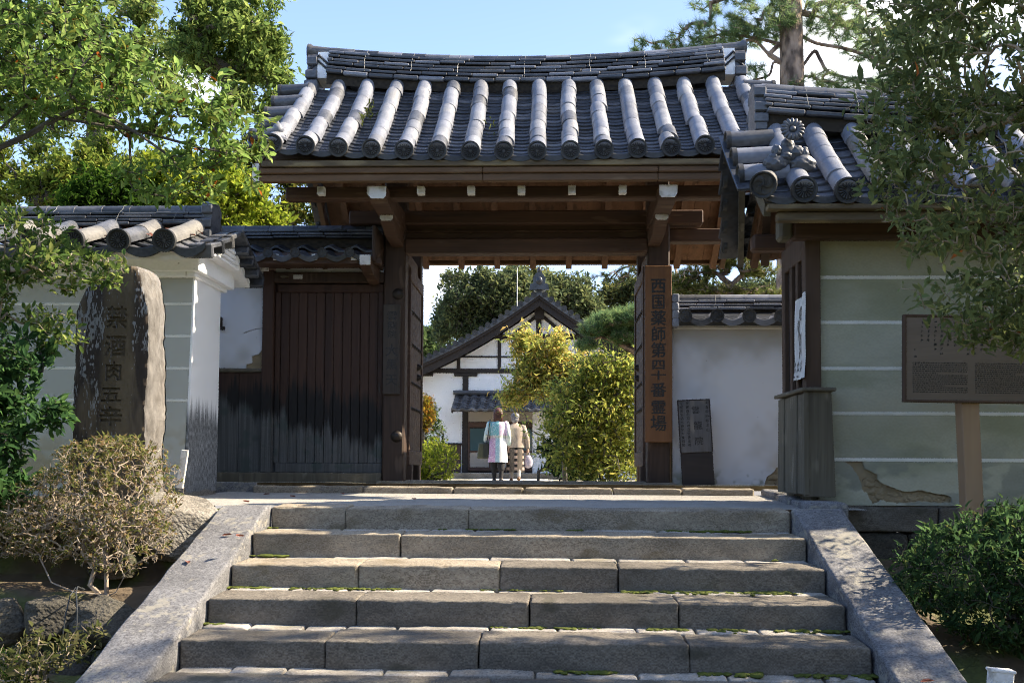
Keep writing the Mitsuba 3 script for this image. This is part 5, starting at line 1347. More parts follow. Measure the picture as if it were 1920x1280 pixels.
# ---------------------------------------------------------------- information board on a post
ib = thing('information_board', 'wooden information board with dense text on a pale post before the right wall', 'sign')
m = box(-0.058, 0.062, -0.06, 0.06, 0, 0.92, 0.006)
m.vertices[:, 0] += -0.03 * (m.vertices[:, 2] - 0.4)
add('post', m, 'wood_pale', ib, M=mat4(None, (2.893, 6.985, -0.16)))
Mb = mat4(rot([0, 1, 0], 0.012), (2.43, 6.90, 0.765))
add('panel', box(0, 1.15, 0, 0.028, 0, 0.575, 0.004), 'wood_notice', ib, M=Mb)
add('frame', cat([box(-0.012, 0.008, -0.008, 0.034, -0.01, 0.585), box(-0.012, 1.16, -0.008, 0.034, -0.012, 0.006), box(-0.012, 1.16, -0.008, 0.034, 0.575, 0.59), box(1.145, 1.165, -0.008, 0.034, -0.01, 0.585)]), 'wood_lattice', ib, M=Mb)
tx = []
rt = np.random.default_rng(8)
for col in range(2):                       # the fine horizontal lines of print
    for ln in range(15):
        z = 0.255 - ln * 0.0142
        x = 0.05 + col * 0.42
        end = x + 0.37 - (0.2 * rt.random() if ln % 6 == 5 else 0)
        while x < end:
            w = rt.uniform(0.006, 0.022)
            tx.append(box(x, min(x + w, end), -0.0015, 0.0, z, z + rt.choice([0.0055, 0.0075, 0.0065]), 0.0001)); x += w + 0.0045
for c in range(24):                        # upright columns of larger characters
    x = 1.09 - c * 0.0445
    n = int(rt.integers(5, 9)) if c not in (23,) else 3
    z = 0.545 if c < 23 else 0.36
    for k in range(n):
        h = 0.020
        for _ in range(3):
            a = rt.uniform(-0.008, 0.004)
            tx.append(box(x + a, x + a + rt.uniform(0.005, 0.013), -0.0015, 0.0, z - h * rt.uniform(0.1, 0.9), z - h * rt.uniform(0.1, 0.9) + 0.0035, 0.0001) if rt.random() < 0.6 else
                      box(x + a, x + a + 0.0032, -0.0015, 0.0, z - h, z - h * 0.25, 0.0001))
        z -= 0.030 if c < 23 else 0.05
add('lettering', cat(tx), 'ink', ib, M=Mb)

# ---------------------------------------------------------------- standing stone with carved characters
sk = thing('stone_stele', 'tall lichen-streaked standing stone with a column of carved characters, left of the stairs', 'stone monument')
zs = [-0.15, 0.30, 0.48, 0.72, 1.00, 1.25, 1.42, 1.52, 1.60, 1.665, 1.72, 1.755]
lft = [-3.56, -3.525, -3.50, -3.50, -3.495, -3.492, -3.485, -3.46, -3.42, -3.33, -3.20, -3.12]
rgt = [-2.96, -2.955, -2.955, -2.965, -2.955, -2.955, -2.96, -2.975, -3.00, -3.015, -3.03, -3.05]
rt2 = [-2.905, -2.91, -2.91, -2.90, -2.91, -2.92, -2.925, -2.93, -2.94, -2.95, -2.975, -3.02]
zz = np.linspace(zs[0], zs[-1], 70)
L_, R_, R2 = (np.interp(zz, zs, v) for v in (lft, rgt, rt2))
wob = lambda z, s, a: 0.4 * a * (meshkit.noise(np.stack([z * 5, 0 * z + s, 0 * z], -1), s) - 0.5) + 0.3 * a * (meshkit.noise(np.stack([z * 31, 0 * z + s, 0 * z], -1), s) - 0.5)
L_, R_, R2 = L_ + wob(zz, 3, 0.03), R_ + wob(zz, 5, 0.03), R2 + wob(zz, 7, 0.04)
ring = []
for z, a, b, c in zip(zz, L_, R_, R2):
    fr = [(a + (b - a) * t, 7.20 - 0.018 * math.sin(math.pi * t)) for t in np.linspace(0, 1, 26)]
    sd = [(b + (c - b) * t + 0.012 * math.sin(math.pi * t), 7.20 + 0.24 * t) for t in np.linspace(0, 1, 9)[1:]]
    bk = [(c + (a + 0.05 - c) * t, 7.44 + 0.03 * math.sin(math.pi * t)) for t in np.linspace(0, 1, 8)[1:]] + [(a - 0.005, 7.33), (a - 0.012, 7.24)]
    ring.append([(x, y, z) for x, y in fr + sd + bk])
ring = np.array(ring)
nrm_off = (meshkit.noise(ring * [8, 8, 2.5], 3) - 0.5)[..., None] * np.array([0.012, 0.008, 0]) + (meshkit.noise(ring * [40, 40, 14], 4) - 0.5)[..., None] * np.array([0.008, 0.006, 0])
chan = np.exp(-((ring[..., 0] + 3.20) / 0.085) ** 4)[..., None]
ring = ring + nrm_off * (1 - 0.8 * chan)
ring = np.concatenate([ring, ring[:, :1]], 1)
body = grid(ring)
nv = ring.shape[1]
top_c = ring[-1, :-1].mean(0) + [0, 0, 0.012]
bot_c = ring[0, :-1].mean(0)
V = np.vstack([body.vertices, [top_c], [bot_c]])
F = list(body.faces)
b0 = (ring.shape[0] - 1) * nv
for j in range(nv - 1):
    F.append([b0 + j, b0 + j + 1, len(V) - 2]); F.append([j + 1, j, len(V) - 1])
sm = trimesh.Trimesh(V, np.array(F), process=True); sm.merge_vertices(); sm.fix_normals()
STX = [('禁', -3.185, 1.385, .165, .175), ('酒', -3.190, 1.175, .165, .165), ('肉', -3.200, 0.985, .140, .150), ('五', -3.215, 0.815, .170, .125), ('辛', -3.215, 0.655, .185, .150), ('入', -3.225, 0.475, .185, .135)]
try:
    man = m3.Manifold(m3.Mesh(np.asarray(sm.vertices, np.float32), np.asarray(sm.faces, np.uint32)))
    cut = []
    for ch, cx, cz, w, h in STX:
        for g in glyph_poly(ch, w, h):
            g = affinity.translate(g.buffer(0.0025), cx, cz)
            pm2 = prism(g, 7.10, 7.2015)
            pm2.merge_vertices(); pm2.fix_normals()
            mm_ = m3.Manifold(m3.Mesh(np.asarray(pm2.vertices, np.float32), np.asarray(pm2.faces, np.uint32)))
            if not mm_.is_empty():
                cut.append(mm_)
    man = man - m3.Manifold.batch_boolean(cut, m3.OpType.Add)
    o = man.to_mesh()
    if len(o.tri_verts) > 1000:
        sm = trimesh.Trimesh(o.vert_properties[:, :3], o.tri_verts, process=False)
except Exception as e:
    print('stele carving failed', e)
add('block', sm, 'stele', sk, smooth=35)

# rocks that edge the planted bed on the left
rk = [((-2.66, 6.98, -0.16), (0.42, 0.30, 0.30), 3), ((-3.30, 6.92, -0.17), (0.42, 0.26, 0.20), 8), ((-4.15, 6.80, -0.15), (0.55, 0.30, 0.21), 12), ((-5.1, 6.9, -0.2), (0.5, 0.3, 0.2), 15), ((-2.95, 6.72, -0.36), (0.24, 0.2, 0.17), 17)]
for i, (c, r, s) in enumerate(rk):
    t = thing('edging_rock', ['large pale rock at the head of the left stair cheek', 'second edging rock, behind the dry bush', 'long flat rock in shade at the left edge of the picture', 'far-left edging rock at the frame', 'small dark rock under the dry bush'][i], 'rock')
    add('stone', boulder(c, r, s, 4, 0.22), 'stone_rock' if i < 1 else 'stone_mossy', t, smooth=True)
rk = thing('retaining_wall', 'low dry-stone edging of dark mossy stones at the lower left beside the stairs', 'stone edging')
rs = np.random.default_rng(44)
x = -5.2
while x < -2.6:
    w = rs.uniform(0.26, 0.42)
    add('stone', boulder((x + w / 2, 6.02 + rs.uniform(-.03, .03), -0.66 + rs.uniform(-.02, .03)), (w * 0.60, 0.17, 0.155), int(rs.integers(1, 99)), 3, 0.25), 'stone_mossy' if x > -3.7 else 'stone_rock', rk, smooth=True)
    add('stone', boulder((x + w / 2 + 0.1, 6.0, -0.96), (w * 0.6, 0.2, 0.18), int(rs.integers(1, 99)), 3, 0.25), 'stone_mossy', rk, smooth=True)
    x += w

# looped black cable hanging over the edging, white markers
ck = add('black_cable', tube([(-2.80, 5.95, -0.46), (-2.795, 5.84, -0.43), (-2.80, 5.78, -0.47), (-2.815, 5.76, -0.58), (-2.825, 5.75, -0.72)], 0.0042, 6), 'cable_black')
labels[ck] = {'label': 'thin black cable hanging over the mossy stones, left strand of the loop', 'category': 'cable'}
ck = add('black_cable', tube([(-2.795, 5.95, -0.455), (-2.785, 5.84, -0.425), (-2.765, 5.78, -0.45), (-2.745, 5.76, -0.56), (-2.745, 5.75, -0.70)], 0.0042, 6), 'cable_black', smooth=False)
labels[ck] = {'label': 'thin black cable hanging over the mossy stones, right strand of the loop', 'category': 'cable'}
wk = thing('marker_stake', 'short white painted stake in the soil at the bottom right under the clipped bush', 'stake')
add('stake_body', cat([box(-0.055, 0.055, -0.03, 0.03, 0, 0.30, 0.008), box(-0.06, 0.06, -0.034, 0.034, 0.29, 0.305, 0.004)]), 'white_paint', wk, M=mat4(rot([0, 1, 0], 0.08), (2.16, 4.95, -0.965)))
wk = thing('marker_stake', 'narrow white stake leaning at the foot of the left wall, behind the dry bush', 'stake')
add('stake_body', box(-0.03, 0.03, -0.012, 0.012, 0, 0.32, 0.004), 'white_paint', wk, M=mat4(rot([0, 1, 0], 0.13), (-3.07, 8.2, 0.10)))
# ---------------------------------------------------------------- the hall in the courtyard
hall = thing('temple_hall', 'white plastered hall with dark timber framing and a swept tiled gable, behind the gate', 'building')
HY = 27.0
def hp(px, py):
    """a point of the facade plane from the photograph's measured grid (0.01444 m per unit)"""
    return (px - 1032.0) * 0.01444 + 0.006, 0.308 + (869.3 - py) * 0.01442
apx, apz = hp(1012, 556)
def hall_roof_z(dx):
    a = abs(dx)
    return apz - 0.75 * a + 0.051 * a * a
wallpoly = [(apx + d, min(hall_roof_z(d) - 0.25, 99)) for d in np.linspace(-5.4, 5.4, 61)]
add('wall', prism([(apx - 5.4, -0.05)] + wallpoly + [(apx + 5.4, -0.05)], HY, HY + 9), 'plaster_white', hall)
def htim(x0, y0, x1, y1, d=0.05, mat='timber_black', name='timber'):
    a, b = hp(x0, y1), hp(x1, y0)
    add(name, box(a[0], b[0], HY - d, HY + 0.02, a[1], b[1], 0.01), mat, hall)
htim(700, 688.5, 1330, 697); htim(866, 664.5, 1170, 667.5, 0.04); htim(928, 623, 1096, 633); htim(857, 664, 863, 690, 0.045); htim(934, 632, 940, 690, 0.045)
htim(868, 696, 879, 737, 0.06); htim(868, 768, 879, 886, 0.06); htim(1006, 594, 1016, 624, 0.045); htim(1006, 632, 1018, 642, 0.07); htim(1084, 632, 1090, 690, 0.045)
htim(790, 697, 812, 703, 0.07); htim(852, 697, 896, 703, 0.07)
for s in (-1, 1):
    c0, c1 = hp(1012 + s * 5, 588), hp(1012 + s * 46, 623)
    m = (np.array(c0) + c1) / 2; L = np.hypot(c1[0] - c0[0], c1[1] - c0[1])
    add('brace', obox((0, 0, 0), L, 0.05, 0.085), 'timber_black', hall, M=mat4(rot([0, 1, 0], -math.atan2(c1[1] - c0[1], c1[0] - c0[0])), (m[0], HY - 0.02, m[1])))
htim(1003, 573, 1021, 596, 0.30, name='gable_pendant')
# low boarding left of the porch
a, b = hp(700, 886), hp(868, 832)
add('sill_rail', box(a[0], b[0], HY - 0.05, HY + 0.01, b[1], b[1] + 0.05), 'timber_black', hall)
x = a[0]
while x < b[0] - 0.05:
    add('wall_board', box(x + 0.004, min(x + 0.15, b[0]) - 0.004, HY - 0.035, HY + 0.01, -0.02, b[1], 0.008), 'door_brown', hall); x += 0.15
# doorway
a, b = hp(879, 884), hp(1000, 789)
dw = add('doorway', box(a[0], b[0], HY - 0.01, HY + 0.02, a[1], b[1]), 'timber_black', hall)
def hbox(par, name, x0, y0, x1, y1, mat, d0, d1=0.0):
    a, b = hp(x0, y1), hp(x1, y0)
    add(name, box(a[0], b[0], HY - d0, HY - d1, a[1], b[1], 0.006), mat, par)
hbox(dw, 'lintel', 879, 789, 1000, 799, 'door_brown', 0.06, 0.01)
for k in range(3):
    x0 = 880 + k * 40
    hbox(dw, 'stile', x0 - 1, 799, x0 + 2.5, 880, 'door_brown', 0.05, 0.01); hbox(dw, 'pane', x0 + 2.5, 801, x0 + 39, 843, 'dark_glass', 0.03, 0.01)
    hbox(dw, 'rail', x0 + 2.5, 843, x0 + 39, 846, 'door_brown', 0.05, 0.01); hbox(dw, 'panel', x0 + 2.5, 846, x0 + 39, 874, 'panel_pale', 0.03, 0.01); hbox(dw, 'bottom_rail', x0 + 2.5, 874, x0 + 39, 881, 'door_brown', 0.05, 0.01)
hbox(hall, 'transom_plaster', 879, 768, 1000, 789, 'panel_pale', 0.03, 0.005)
add('step', rough_block(-3.2, 0.6, HY - 1.1, HY - 0.1, -0.1, 0.09, 0.15, 0.03, 0.01, seed=4), 'stone_step', hall, smooth=40)
# the roof: two swept slopes that run away from us, a verge of tiles along the gable
dxs = np.linspace(0, 5.9, 25)
for s in (-1, 1):
    P = np.array([[[apx + s * d, y, hall_roof_z(d) + o] for d in dxs] for y, o in ((HY - 0.75, -0.02), (HY - 0.75, 0.10), (HY + 9.5, 0.10), (HY + 9.5, -0.10), (HY - 0.75, -0.02))])
    add('roof_slope', grid(P), 'tile_mid', hall, smooth=30)
    # barge board and its upper fillet
    for o0, o1, y0, y1, m in ((-0.29, -0.10, HY - 0.62, HY - 0.52, 'timber_black'), (-0.10, -0.02, HY - 0.70, HY - 0.50, 'timber_black')):
        P = np.array([[[apx + s * d, y, hall_roof_z(d) + o] for d in dxs] for y, o in ((y0, o0), (y0, o1), (y1, o1), (y1, o0), (y0, o0))])
        add('barge_board', grid(P), m, hall, smooth=30)
    P = np.array([[[apx + s * d, y, hall_roof_z(d) - 0.06] for d in dxs] for y in (HY - 0.6, HY)])
    add('soffit', grid(P), 'timber_black', hall)
    tm = tube_tile(0.36, 0.068, 8)
    vm = mikit.ply(tm, 'tile_mid', smooth=40); dm = mikit.ply(disc_tile(0.072, 0, 6, 20), 'tile_disc')
    d = 0.15
    while d < 5.8:
        z = hall_roof_z(d) + 0.10
        put('verge_tile', vm, hall, mat4(np.stack([[s * -1.0, 0, 0], [0, -1, 0], [0, 0, 1]], 1) @ np.eye(3) if s < 0 else np.stack([[-1.0, 0, 0], [0, -1, 0], [0, 0, 1]], 1), (apx + s * d, HY - 0.44, z)), 'tile_mid')
        put('verge_disc', dm, hall, mat4(np.stack([[-1.0, 0, 0], [0, -1, 0], [0, 0, 1]], 1), (apx + s * d, HY - 0.81, z)), 'tile_disc')
        d += 0.172
rr_ = tube([(apx, HY - 0.8, apz + 0.22), (apx, HY + 9.5, apz + 0.22)], 0.16, 10)
add('ridge', rr_, 'tile_dark', hall, smooth=40)
orn = prism([(apx - 0.26, apz + 0.10), (apx - 0.24, apz + 0.24), (apx - 0.15, apz + 0.27), (apx - 0.17, apz + 0.40), (apx - 0.11, apz + 0.50), (apx - 0.05, apz + 0.56), (apx + 0.05, apz + 0.56), (apx + 0.11, apz + 0.50), (apx + 0.17, apz + 0.40), (apx + 0.15, apz + 0.27), (apx + 0.24, apz + 0.24), (apx + 0.26, apz + 0.10)], HY - 0.92, HY - 0.78)
kn = trimesh.creation.icosphere(2); kn.vertices = kn.vertices * [0.06, 0.06, 0.08] + [apx, HY - 0.85, apz + 0.62]
k2 = trimesh.creation.icosphere(2); k2.vertices = k2.vertices * [0.09, 0.06, 0.11] + [apx, HY - 0.93, apz + 0.33]
add('ridge_ornament', cat([orn, kn, k2]), 'tile_dark', hall)
# porch roof
pp = quad_prof(HY - 0.05, hp(0, 738)[1] + 0.02, HY - 1.15, hp(0, 766)[1] - 0.03, 0.02)
px0, px1 = hp(846, 0)[0] + 0.12, 0.9
pr0 = add('porch_roof', pp.slab(0, pp.L, -0.09, -0.03, px0, px1), 'timber_black', hall)
pm0 = mikit.ply(wave_tile(0.24, pp.L / 6 * 1.1, 0.025, 8), 'tile_mid', smooth=35)
n = int((px1 - px0) / 0.24)
for i in range(n):
    for k in range(6):
        M = pp.frame(px0 + (i + 0.5) * 0.24, (k + 1) * pp.L / 6, 0, 0, 0.1); M[:3, 3] -= M[:3, 1] * pp.L / 6 * 1.1
        put('wave_tile', pm0, pr0, M, 'tile_mid' if (i + k) % 3 else 'tile_dark')
add('porch_ridge', tube([(px0 - 0.05, HY - 0.06, hp(0, 738)[1] + 0.06), (px1, HY - 0.06, hp(0, 738)[1] + 0.06)], 0.06, 8), 'tile_mid', pr0, smooth=40)
add('porch_beam', box(px0 + 0.05, px1, HY - 1.05, HY - 0.95, hp(0, 772)[1] - 0.02, hp(0, 768)[1], 0.01), 'timber_black', hall)
add('rain_hook', cat([box(px0 + 0.0, px0 + 0.05, HY - 1.12, HY - 1.07, hp(0, 776)[1], hp(0, 768)[1])]), 'iron', hall)
# antenna mast behind the hall
ak = thing('antenna_mast', 'thin pale mast standing behind the hall roof', 'mast')
add('rod', tube([(hp(970, 0)[0] * 1.35, 36.5, 1.0), (hp(970, 0)[0] * 1.35, 36.5, 0.31 + (869 - 497) * 36.5 / 1870)], 0.022, 6), 'white_paint', ak)
# stepping path
pk = thing('stone_path', 'pale flagstone path leading from the gate to the hall', 'path', kind='structure')
rs = np.random.default_rng(19)
for r_ in range(16):
    y = 12.2 + r_ * 0.92
    for c_ in range(3):
        x = -1.85 + c_ * 0.62 + (r_ % 2) * 0.12
        add('flagstone', rough_block(x + 0.02, x + 0.59, y + 0.02, y + 0.88, -0.25, 0.015 + float(court_z(0, np.array(y))), 0.12, 0.02, 0.006, seed=r_ * 3 + c_), 'path_stone', pk, smooth=40)
# ---------------------------------------------------------------- two women walking away up the path
def capsule(a, b, ra, rb):
    A = m3.Manifold.sphere(ra, 18).translate(tuple(map(float, a))); B = m3.Manifold.sphere(rb, 18).translate(tuple(map(float, b)))
    return m3.Manifold.batch_hull([A, B])


def chain(pts, rads):
    return [capsule(pts[i], pts[i + 1], rads[i], rads[i + 1]) for i in range(len(pts) - 1)]


def ellipsoid(c, r):
    return m3.Manifold.sphere(1.0, 28).scale(tuple(map(float, r))).translate(tuple(map(float, c)))


def fuse(ms, length=0.02, it=8):
    o = m3.Manifold.batch_boolean(ms, m3.OpType.Add).refine_to_length(length).to_mesh()
    t = trimesh.Trimesh(o.vert_properties[:, :3], o.tri_verts, process=True)
    trimesh.smoothing.filter_taubin(t, iterations=it)
    return t


def hand(wrist, down, side, palm_n, s=1.0):
    """palm, four unequal curled fingers and a thumb; down = pointing direction, side = towards the thumb"""
    w, d, t, n = (np.asarray(v, float) for v in (wrist, down, side, palm_n))
    out = chain([w, w + d * 0.035 * s, w + d * 0.085 * s], [0.020 * s, 0.026 * s, 0.024 * s])
    for k, L in enumerate((0.068, 0.076, 0.071, 0.056)):
        b = w + d * 0.080 * s + t * (0.027 - 0.018 * k) * s
        out += chain([b - d * 0.03 * s, b, b + d * L * 0.45 * s + n * 0.006 * s, b + d * L * 0.78 * s + n * 0.022 * s, b + d * L * 0.92 * s + n * 0.042 * s], [0.010 * s, 0.0095 * s, 0.0085 * s, 0.0078 * s, 0.0065 * s])
    b = w + d * 0.03 * s + t * 0.022 * s
    out += chain([b, b + t * 0.02 * s + d * 0.03 * s + n * 0.01 * s, b + t * 0.022 * s + d * 0.058 * s + n * 0.024 * s], [0.012 * s, 0.010 * s, 0.008 * s])
    return out


def head(c, tilt=0.0, s=1.0):
    """face towards +y"""
    c = np.asarray(c, float)
    m = [ellipsoid(c + [0, -0.012, 0.02], (0.074 * s, 0.090 * s, 0.095 * s)), ellipsoid(c + [0, 0.028, -0.045], (0.054 * s, 0.058 * s, 0.065 * s)),
         ellipsoid(c + [0, 0.088, -0.015], (0.012, 0.020, 0.024)), ellipsoid(c + [0, 0.076, -0.058], (0.022, 0.012, 0.009)), ellipsoid(c + [0, 0.070, -0.095], (0.022, 0.018, 0.016))]
    for q in (-1, 1):
        m += [ellipsoid(c + [q * 0.076 * s, -0.005, -0.01], (0.010, 0.020, 0.032)), ellipsoid(c + [q * 0.030, 0.070, 0.010], (0.015, 0.010, 0.009))]
    return m


def loft(rows, n=28, fold=0.0, seed=0):
    """rows: (cx, cy, z, rx, ry); a garment as stacked ellipses"""
    a = np.linspace(0, 2 * np.pi, n + 1)
    z = np.array([r[2] for r in rows]); zz = np.linspace(z[0], z[-1], 30)
    C = np.array(rows, float)
    o = np.argsort(z)
    f = lambda k: np.interp(zz, z[o], C[o, k])
    P = []
    for cx, cy, q, rx, ry in zip(f(0), f(1), zz, f(3), f(4)):
        w = 1 + fold * (np.sin(a * 5 + seed) * 0.5 + np.sin(a * 9 + 2 * seed + q * 4) * 0.35) * (z.max() - q) / (z.max() - z.min())
        P.append(np.stack([cx + rx * w * np.cos(a), cy + ry * w * np.sin(a), np.full_like(a, q)], 1))
    return grid(np.array(P))


bsdf('skin', (0.50, 0.32, 0.23), 0.55)
bsdf('hair_auburn', lambda p, n, uv: mix((0.035, 0.014, 0.010), (0.13, 0.045, 0.028), noise(p.x * 120, p.y * 120, p.z * 8)), 0.45)
bsdf('hair_grey', lambda p, n, uv: mix((0.05, 0.05, 0.055), (0.27, 0.27, 0.29), noise(p.x * 90, p.y * 90, p.z * 20)), 0.5)


def tunic_fn(p, n, uv):
    x, z = p.x + 1.105, p.z + 0.055
    teal, lilac, white = (0.16, 0.42, 0.46), (0.50, 0.30, 0.48), (0.74, 0.76, 0.78)
    up = smoothstep(0.985, 0.995, z)
    right = smoothstep(0.030, 0.036, x)
    top = mix(teal, mix(lilac, (0.82, 0.72, 0.82), 0.5), right)
    mid_ = smoothstep(-0.045, -0.04, x)
    low = mix(lilac, mix((0.28, 0.48, 0.56), white, smoothstep(0.042, 0.05, x)), mid_)
    c = mix(low, top, up)
    band = smoothstep(0.93, 0.94, z) * smoothstep(1.0, 0.99, z)
    c = mix(c, mix((0.60, 0.42, 0.22), (0.45, 0.60, 0.40), cell_rand(x * 60, 1, z * 60)), band * 0.6)
    arm = smoothstep(0.205, 0.21, dr.abs(x))
    c = mix(c, mix((0.62, 0.66, 0.62), (0.42, 0.62, 0.58), noise(x * 18, 3, z * 18)), arm * 0.9)
    sp = smoothstep(0.58, 0.70, noise(x * 75, p.y * 75, z * 75))
    return mix(c, white, sp * 0.75)


bsdf('tunic_print', tunic_fn, 0.85)
bsdf('cloth_black', (0.018, 0.018, 0.020), 0.85)
bsdf('leather_olive', lambda p, n, uv: mix((0.020, 0.024, 0.018), (0.06, 0.065, 0.035), smoothstep(-1.40, -1.44, p.x)), 0.5)
bsdf('jacket_beige', lambda p, n, uv: mix((0.34, 0.275, 0.22), (0.44, 0.37, 0.30), noise(p.x * 20, p.y * 20, p.z * 20)), 0.8)


def skirt_fn(p, n, uv):
    x, z = p.x + 0.735, p.z + 0.05
    col = mix((0.090, 0.075, 0.062), (0.13, 0.11, 0.09), noise(x * 60, p.y * 60, z * 60))
    cx = dr.abs(x - 0.02 - dr.floor((x + 0.065) / 0.17) * 0.17)
    strip = smoothstep(0.034, 0.030, cx)
    k = dr.floor(z / 0.062)
    r = cell_rand(k, dr.floor((x + 0.065) / 0.17), 2)
    odd = k - 2 * dr.floor(k / 2)
    c = dr.select(odd > 0.5, mi.Color3f(0.014, 0.013, 0.013), mix((0.30, 0.20, 0.14), (0.42, 0.32, 0.26), r))
    return mix(col, c, strip)


bsdf('skirt_check', skirt_fn, 0.9)
bsdf('bag_lilac', (0.46, 0.42, 0.50), 0.6)
bsdf('shoe_brown', (0.16, 0.085, 0.04), 0.5)
bsdf('sock_grey', (0.36, 0.34, 0.33), 0.9)

GZ = -0.055
pw = thing('person', 'person with auburn hair in a pastel patchwork tunic and black trousers, walking away', 'person')
X, Yp = -1.105, 21.4
def P3(x, y, z): return np.array([X + x, Yp + y, GZ + z])
bod = head(P3(0.005, 0.02, 1.455)) + chain([P3(0, 0, 1.36), P3(0, 0.01, 1.27)], [0.050, 0.058])
bod += [ellipsoid(P3(0, 0, 1.14), (0.165, 0.105, 0.16)), ellipsoid(P3(0, 0, 0.93), (0.145, 0.10, 0.16)), ellipsoid(P3(0, -0.01, 0.78), (0.165, 0.115, 0.13))]
legs = {}
for s, fy, lift in ((-1, 0.10, 0.0), (1, -0.12, 0.0)):
    hip, knee, ank = P3(s * 0.085, 0, 0.76), P3(s * 0.082, fy * 0.5 + 0.02, 0.43), P3(s * 0.078, fy, 0.085)
    bod += chain([hip, knee, ank], [0.082, 0.055, 0.038]) + chain([ank, ank + [0, 0.0, -0.04]], [0.038, 0.036])
    legs[s] = (hip, knee, ank)
hands = {}
for s, el, wr in ((-1, P3(-0.235, -0.04, 1.02), P3(-0.262, 0.07, 0.86)), (1, P3(0.225, -0.03, 1.00), P3(0.235, 0.06, 0.78))):
    sh = P3(s * 0.175, 0, 1.235)
    bod += chain([sh, el, wr], [0.052, 0.040, 0.027]) + hand(wr, np.array([0, 0.15, -0.99]), np.array([0, 0.99, 0.15]), np.array([-s, 0, 0.0]))
    hands[s] = (sh, el, wr)
add('body', fuse(bod, 0.022, 6), 'skin', pw, smooth=True)
tun = [loft([(X, Yp, GZ + 1.30, 0.085, 0.075), (X, Yp, GZ + 1.275, 0.155, 0.092), (X, Yp, GZ + 1.22, 0.198, 0.115), (X, Yp, GZ + 1.10, 0.185, 0.128), (X, Yp, GZ + 0.95, 0.172, 0.128), (X, Yp - 0.01, GZ + 0.75, 0.195, 0.145), (X, Yp - 0.01, GZ + 0.42, 0.215, 0.165)], fold=0.07, seed=1)]
sl = []
for s in (-1, 1):
    sh, el, wr = hands[s]
    sl += chain([sh, el, el + (wr - el) * 0.80], [0.068, 0.060, 0.055])
add('tunic', tun[0], 'tunic_print', pw, smooth=True)
add('sleeve', fuse(sl[:2], 0.025, 4), 'tunic_print', pw, smooth=True); add('sleeve', fuse(sl[2:], 0.025, 4), 'tunic_print', pw, smooth=True)
for s in (-1, 1):
    h, k, a = legs[s]
    add('trouser_leg', fuse(chain([h, k, k + (a - k) * 0.45], [0.102, 0.078, 0.074]), 0.025, 4), 'cloth_black', pw, smooth=True)
    add('stocking', fuse(chain([k + (a - k) * 0.4, a], [0.058, 0.041]), 0.02, 3), 'cloth_black', pw, smooth=True)
    f = a + [0, 0.0, -0.045]
    add('shoe', fuse(chain([f + [0, -0.055, 0.0], f + [0, 0.05, -0.005], f + [s * 0.01, 0.135, -0.015]], [0.040, 0.040, 0.026]), 0.02, 3), 'cloth_black', pw, smooth=True)
hc = P3(0.005, 0.02, 1.455)
hr = [ellipsoid(hc + [0, -0.018, 0.035], (0.098, 0.110, 0.100)), m3.Manifold.batch_hull([m3.Manifold.sphere(0.06, 18).translate(tuple(hc + [q * 0.048, -0.045, z])) for q in (-1, 1) for z in (0.0, -0.10)] + [m3.Manifold.sphere(0.04, 18).translate(tuple(hc + [q * 0.058, -0.05, -0.185])) for q in (-1, 1)])]
hair = fuse(hr, 0.014, 5)
v = hair.vertices.copy(); v[:, 0] += 0.006 * np.sin(v[:, 0] * 260) ; v[:, 2] += -0.012 * np.abs(np.sin(v[:, 0] * 90)) * (v[:, 2] < hc[2] - 0.17); hair.vertices = v
add('hair', hair, 'hair_auburn', pw, smooth=True)
bk = thing('handbag', 'dark olive shoulder bag hanging at the left side of the woman in the tunic', 'bag')
bm = fuse([m3.Manifold.batch_hull([m3.Manifold.sphere(0.035, 14).translate(tuple(P3(-0.30 + dx * w, 0.03 + dy, z))) for dx in (-1, 1) for dy in (-0.06, 0.06) for w, z in ((0.11, 0.53), (0.075, 0.80))])], 0.03, 2)
add('pouch', bm, 'leather_olive', bk, smooth=True)
add('strap', tube([P3(-0.235, -0.05, 0.82), P3(-0.20, -0.15, 1.0), P3(-0.165, -0.10, 1.30), P3(-0.17, 0.02, 1.335), P3(-0.20, 0.12, 1.15), P3(-0.27, 0.10, 0.82)], 0.012, 6), 'cloth_black', bk, smooth=40)

pw = thing('person', 'person with short grey hair in a beige jacket and checked skirt, walking away', 'person')
X, Yp = -0.735, 21.55
bod = head(P3(-0.01, 0.05, 1.375)) + chain([P3(0, 0.03, 1.30), P3(0, 0.01, 1.21)], [0.048, 0.055])
bod += [ellipsoid(P3(0, 0, 1.09), (0.155, 0.105, 0.15)), ellipsoid(P3(0, 0, 0.90), (0.15, 0.11, 0.15)), ellipsoid(P3(0, -0.01, 0.76), (0.155, 0.115, 0.13))]
legs = {}
for s, fy, up in ((-1, 0.08, 0.0), (1, -0.16, 0.03)):
    hip, knee, ank = P3(s * 0.08, 0, 0.74), P3(s * 0.08, fy * 0.4 + 0.02, 0.42), P3(s * 0.085, fy, 0.085 + up)
    bod += chain([hip, knee, ank], [0.08, 0.054, 0.037]) + chain([ank, ank + [0, 0, -0.04]], [0.037, 0.035]); legs[s] = (hip, knee, ank)
for s, el, wr in ((-1, P3(-0.225, 0.0, 0.97), P3(-0.22, 0.13, 0.80)), (1, P3(0.245, -0.03, 0.96), P3(0.275, 0.02, 0.735))):
    sh = P3(s * 0.165, 0, 1.175)
    bod += chain([sh, el, wr], [0.05, 0.038, 0.026]) + hand(wr, np.array([0, 0.1, -0.99]), np.array([0, 0.99, 0.1]), np.array([-s, 0, 0.0])); hands[s] = (sh, el, wr)
add('body', fuse(bod, 0.022, 6), 'skin', pw, smooth=True)
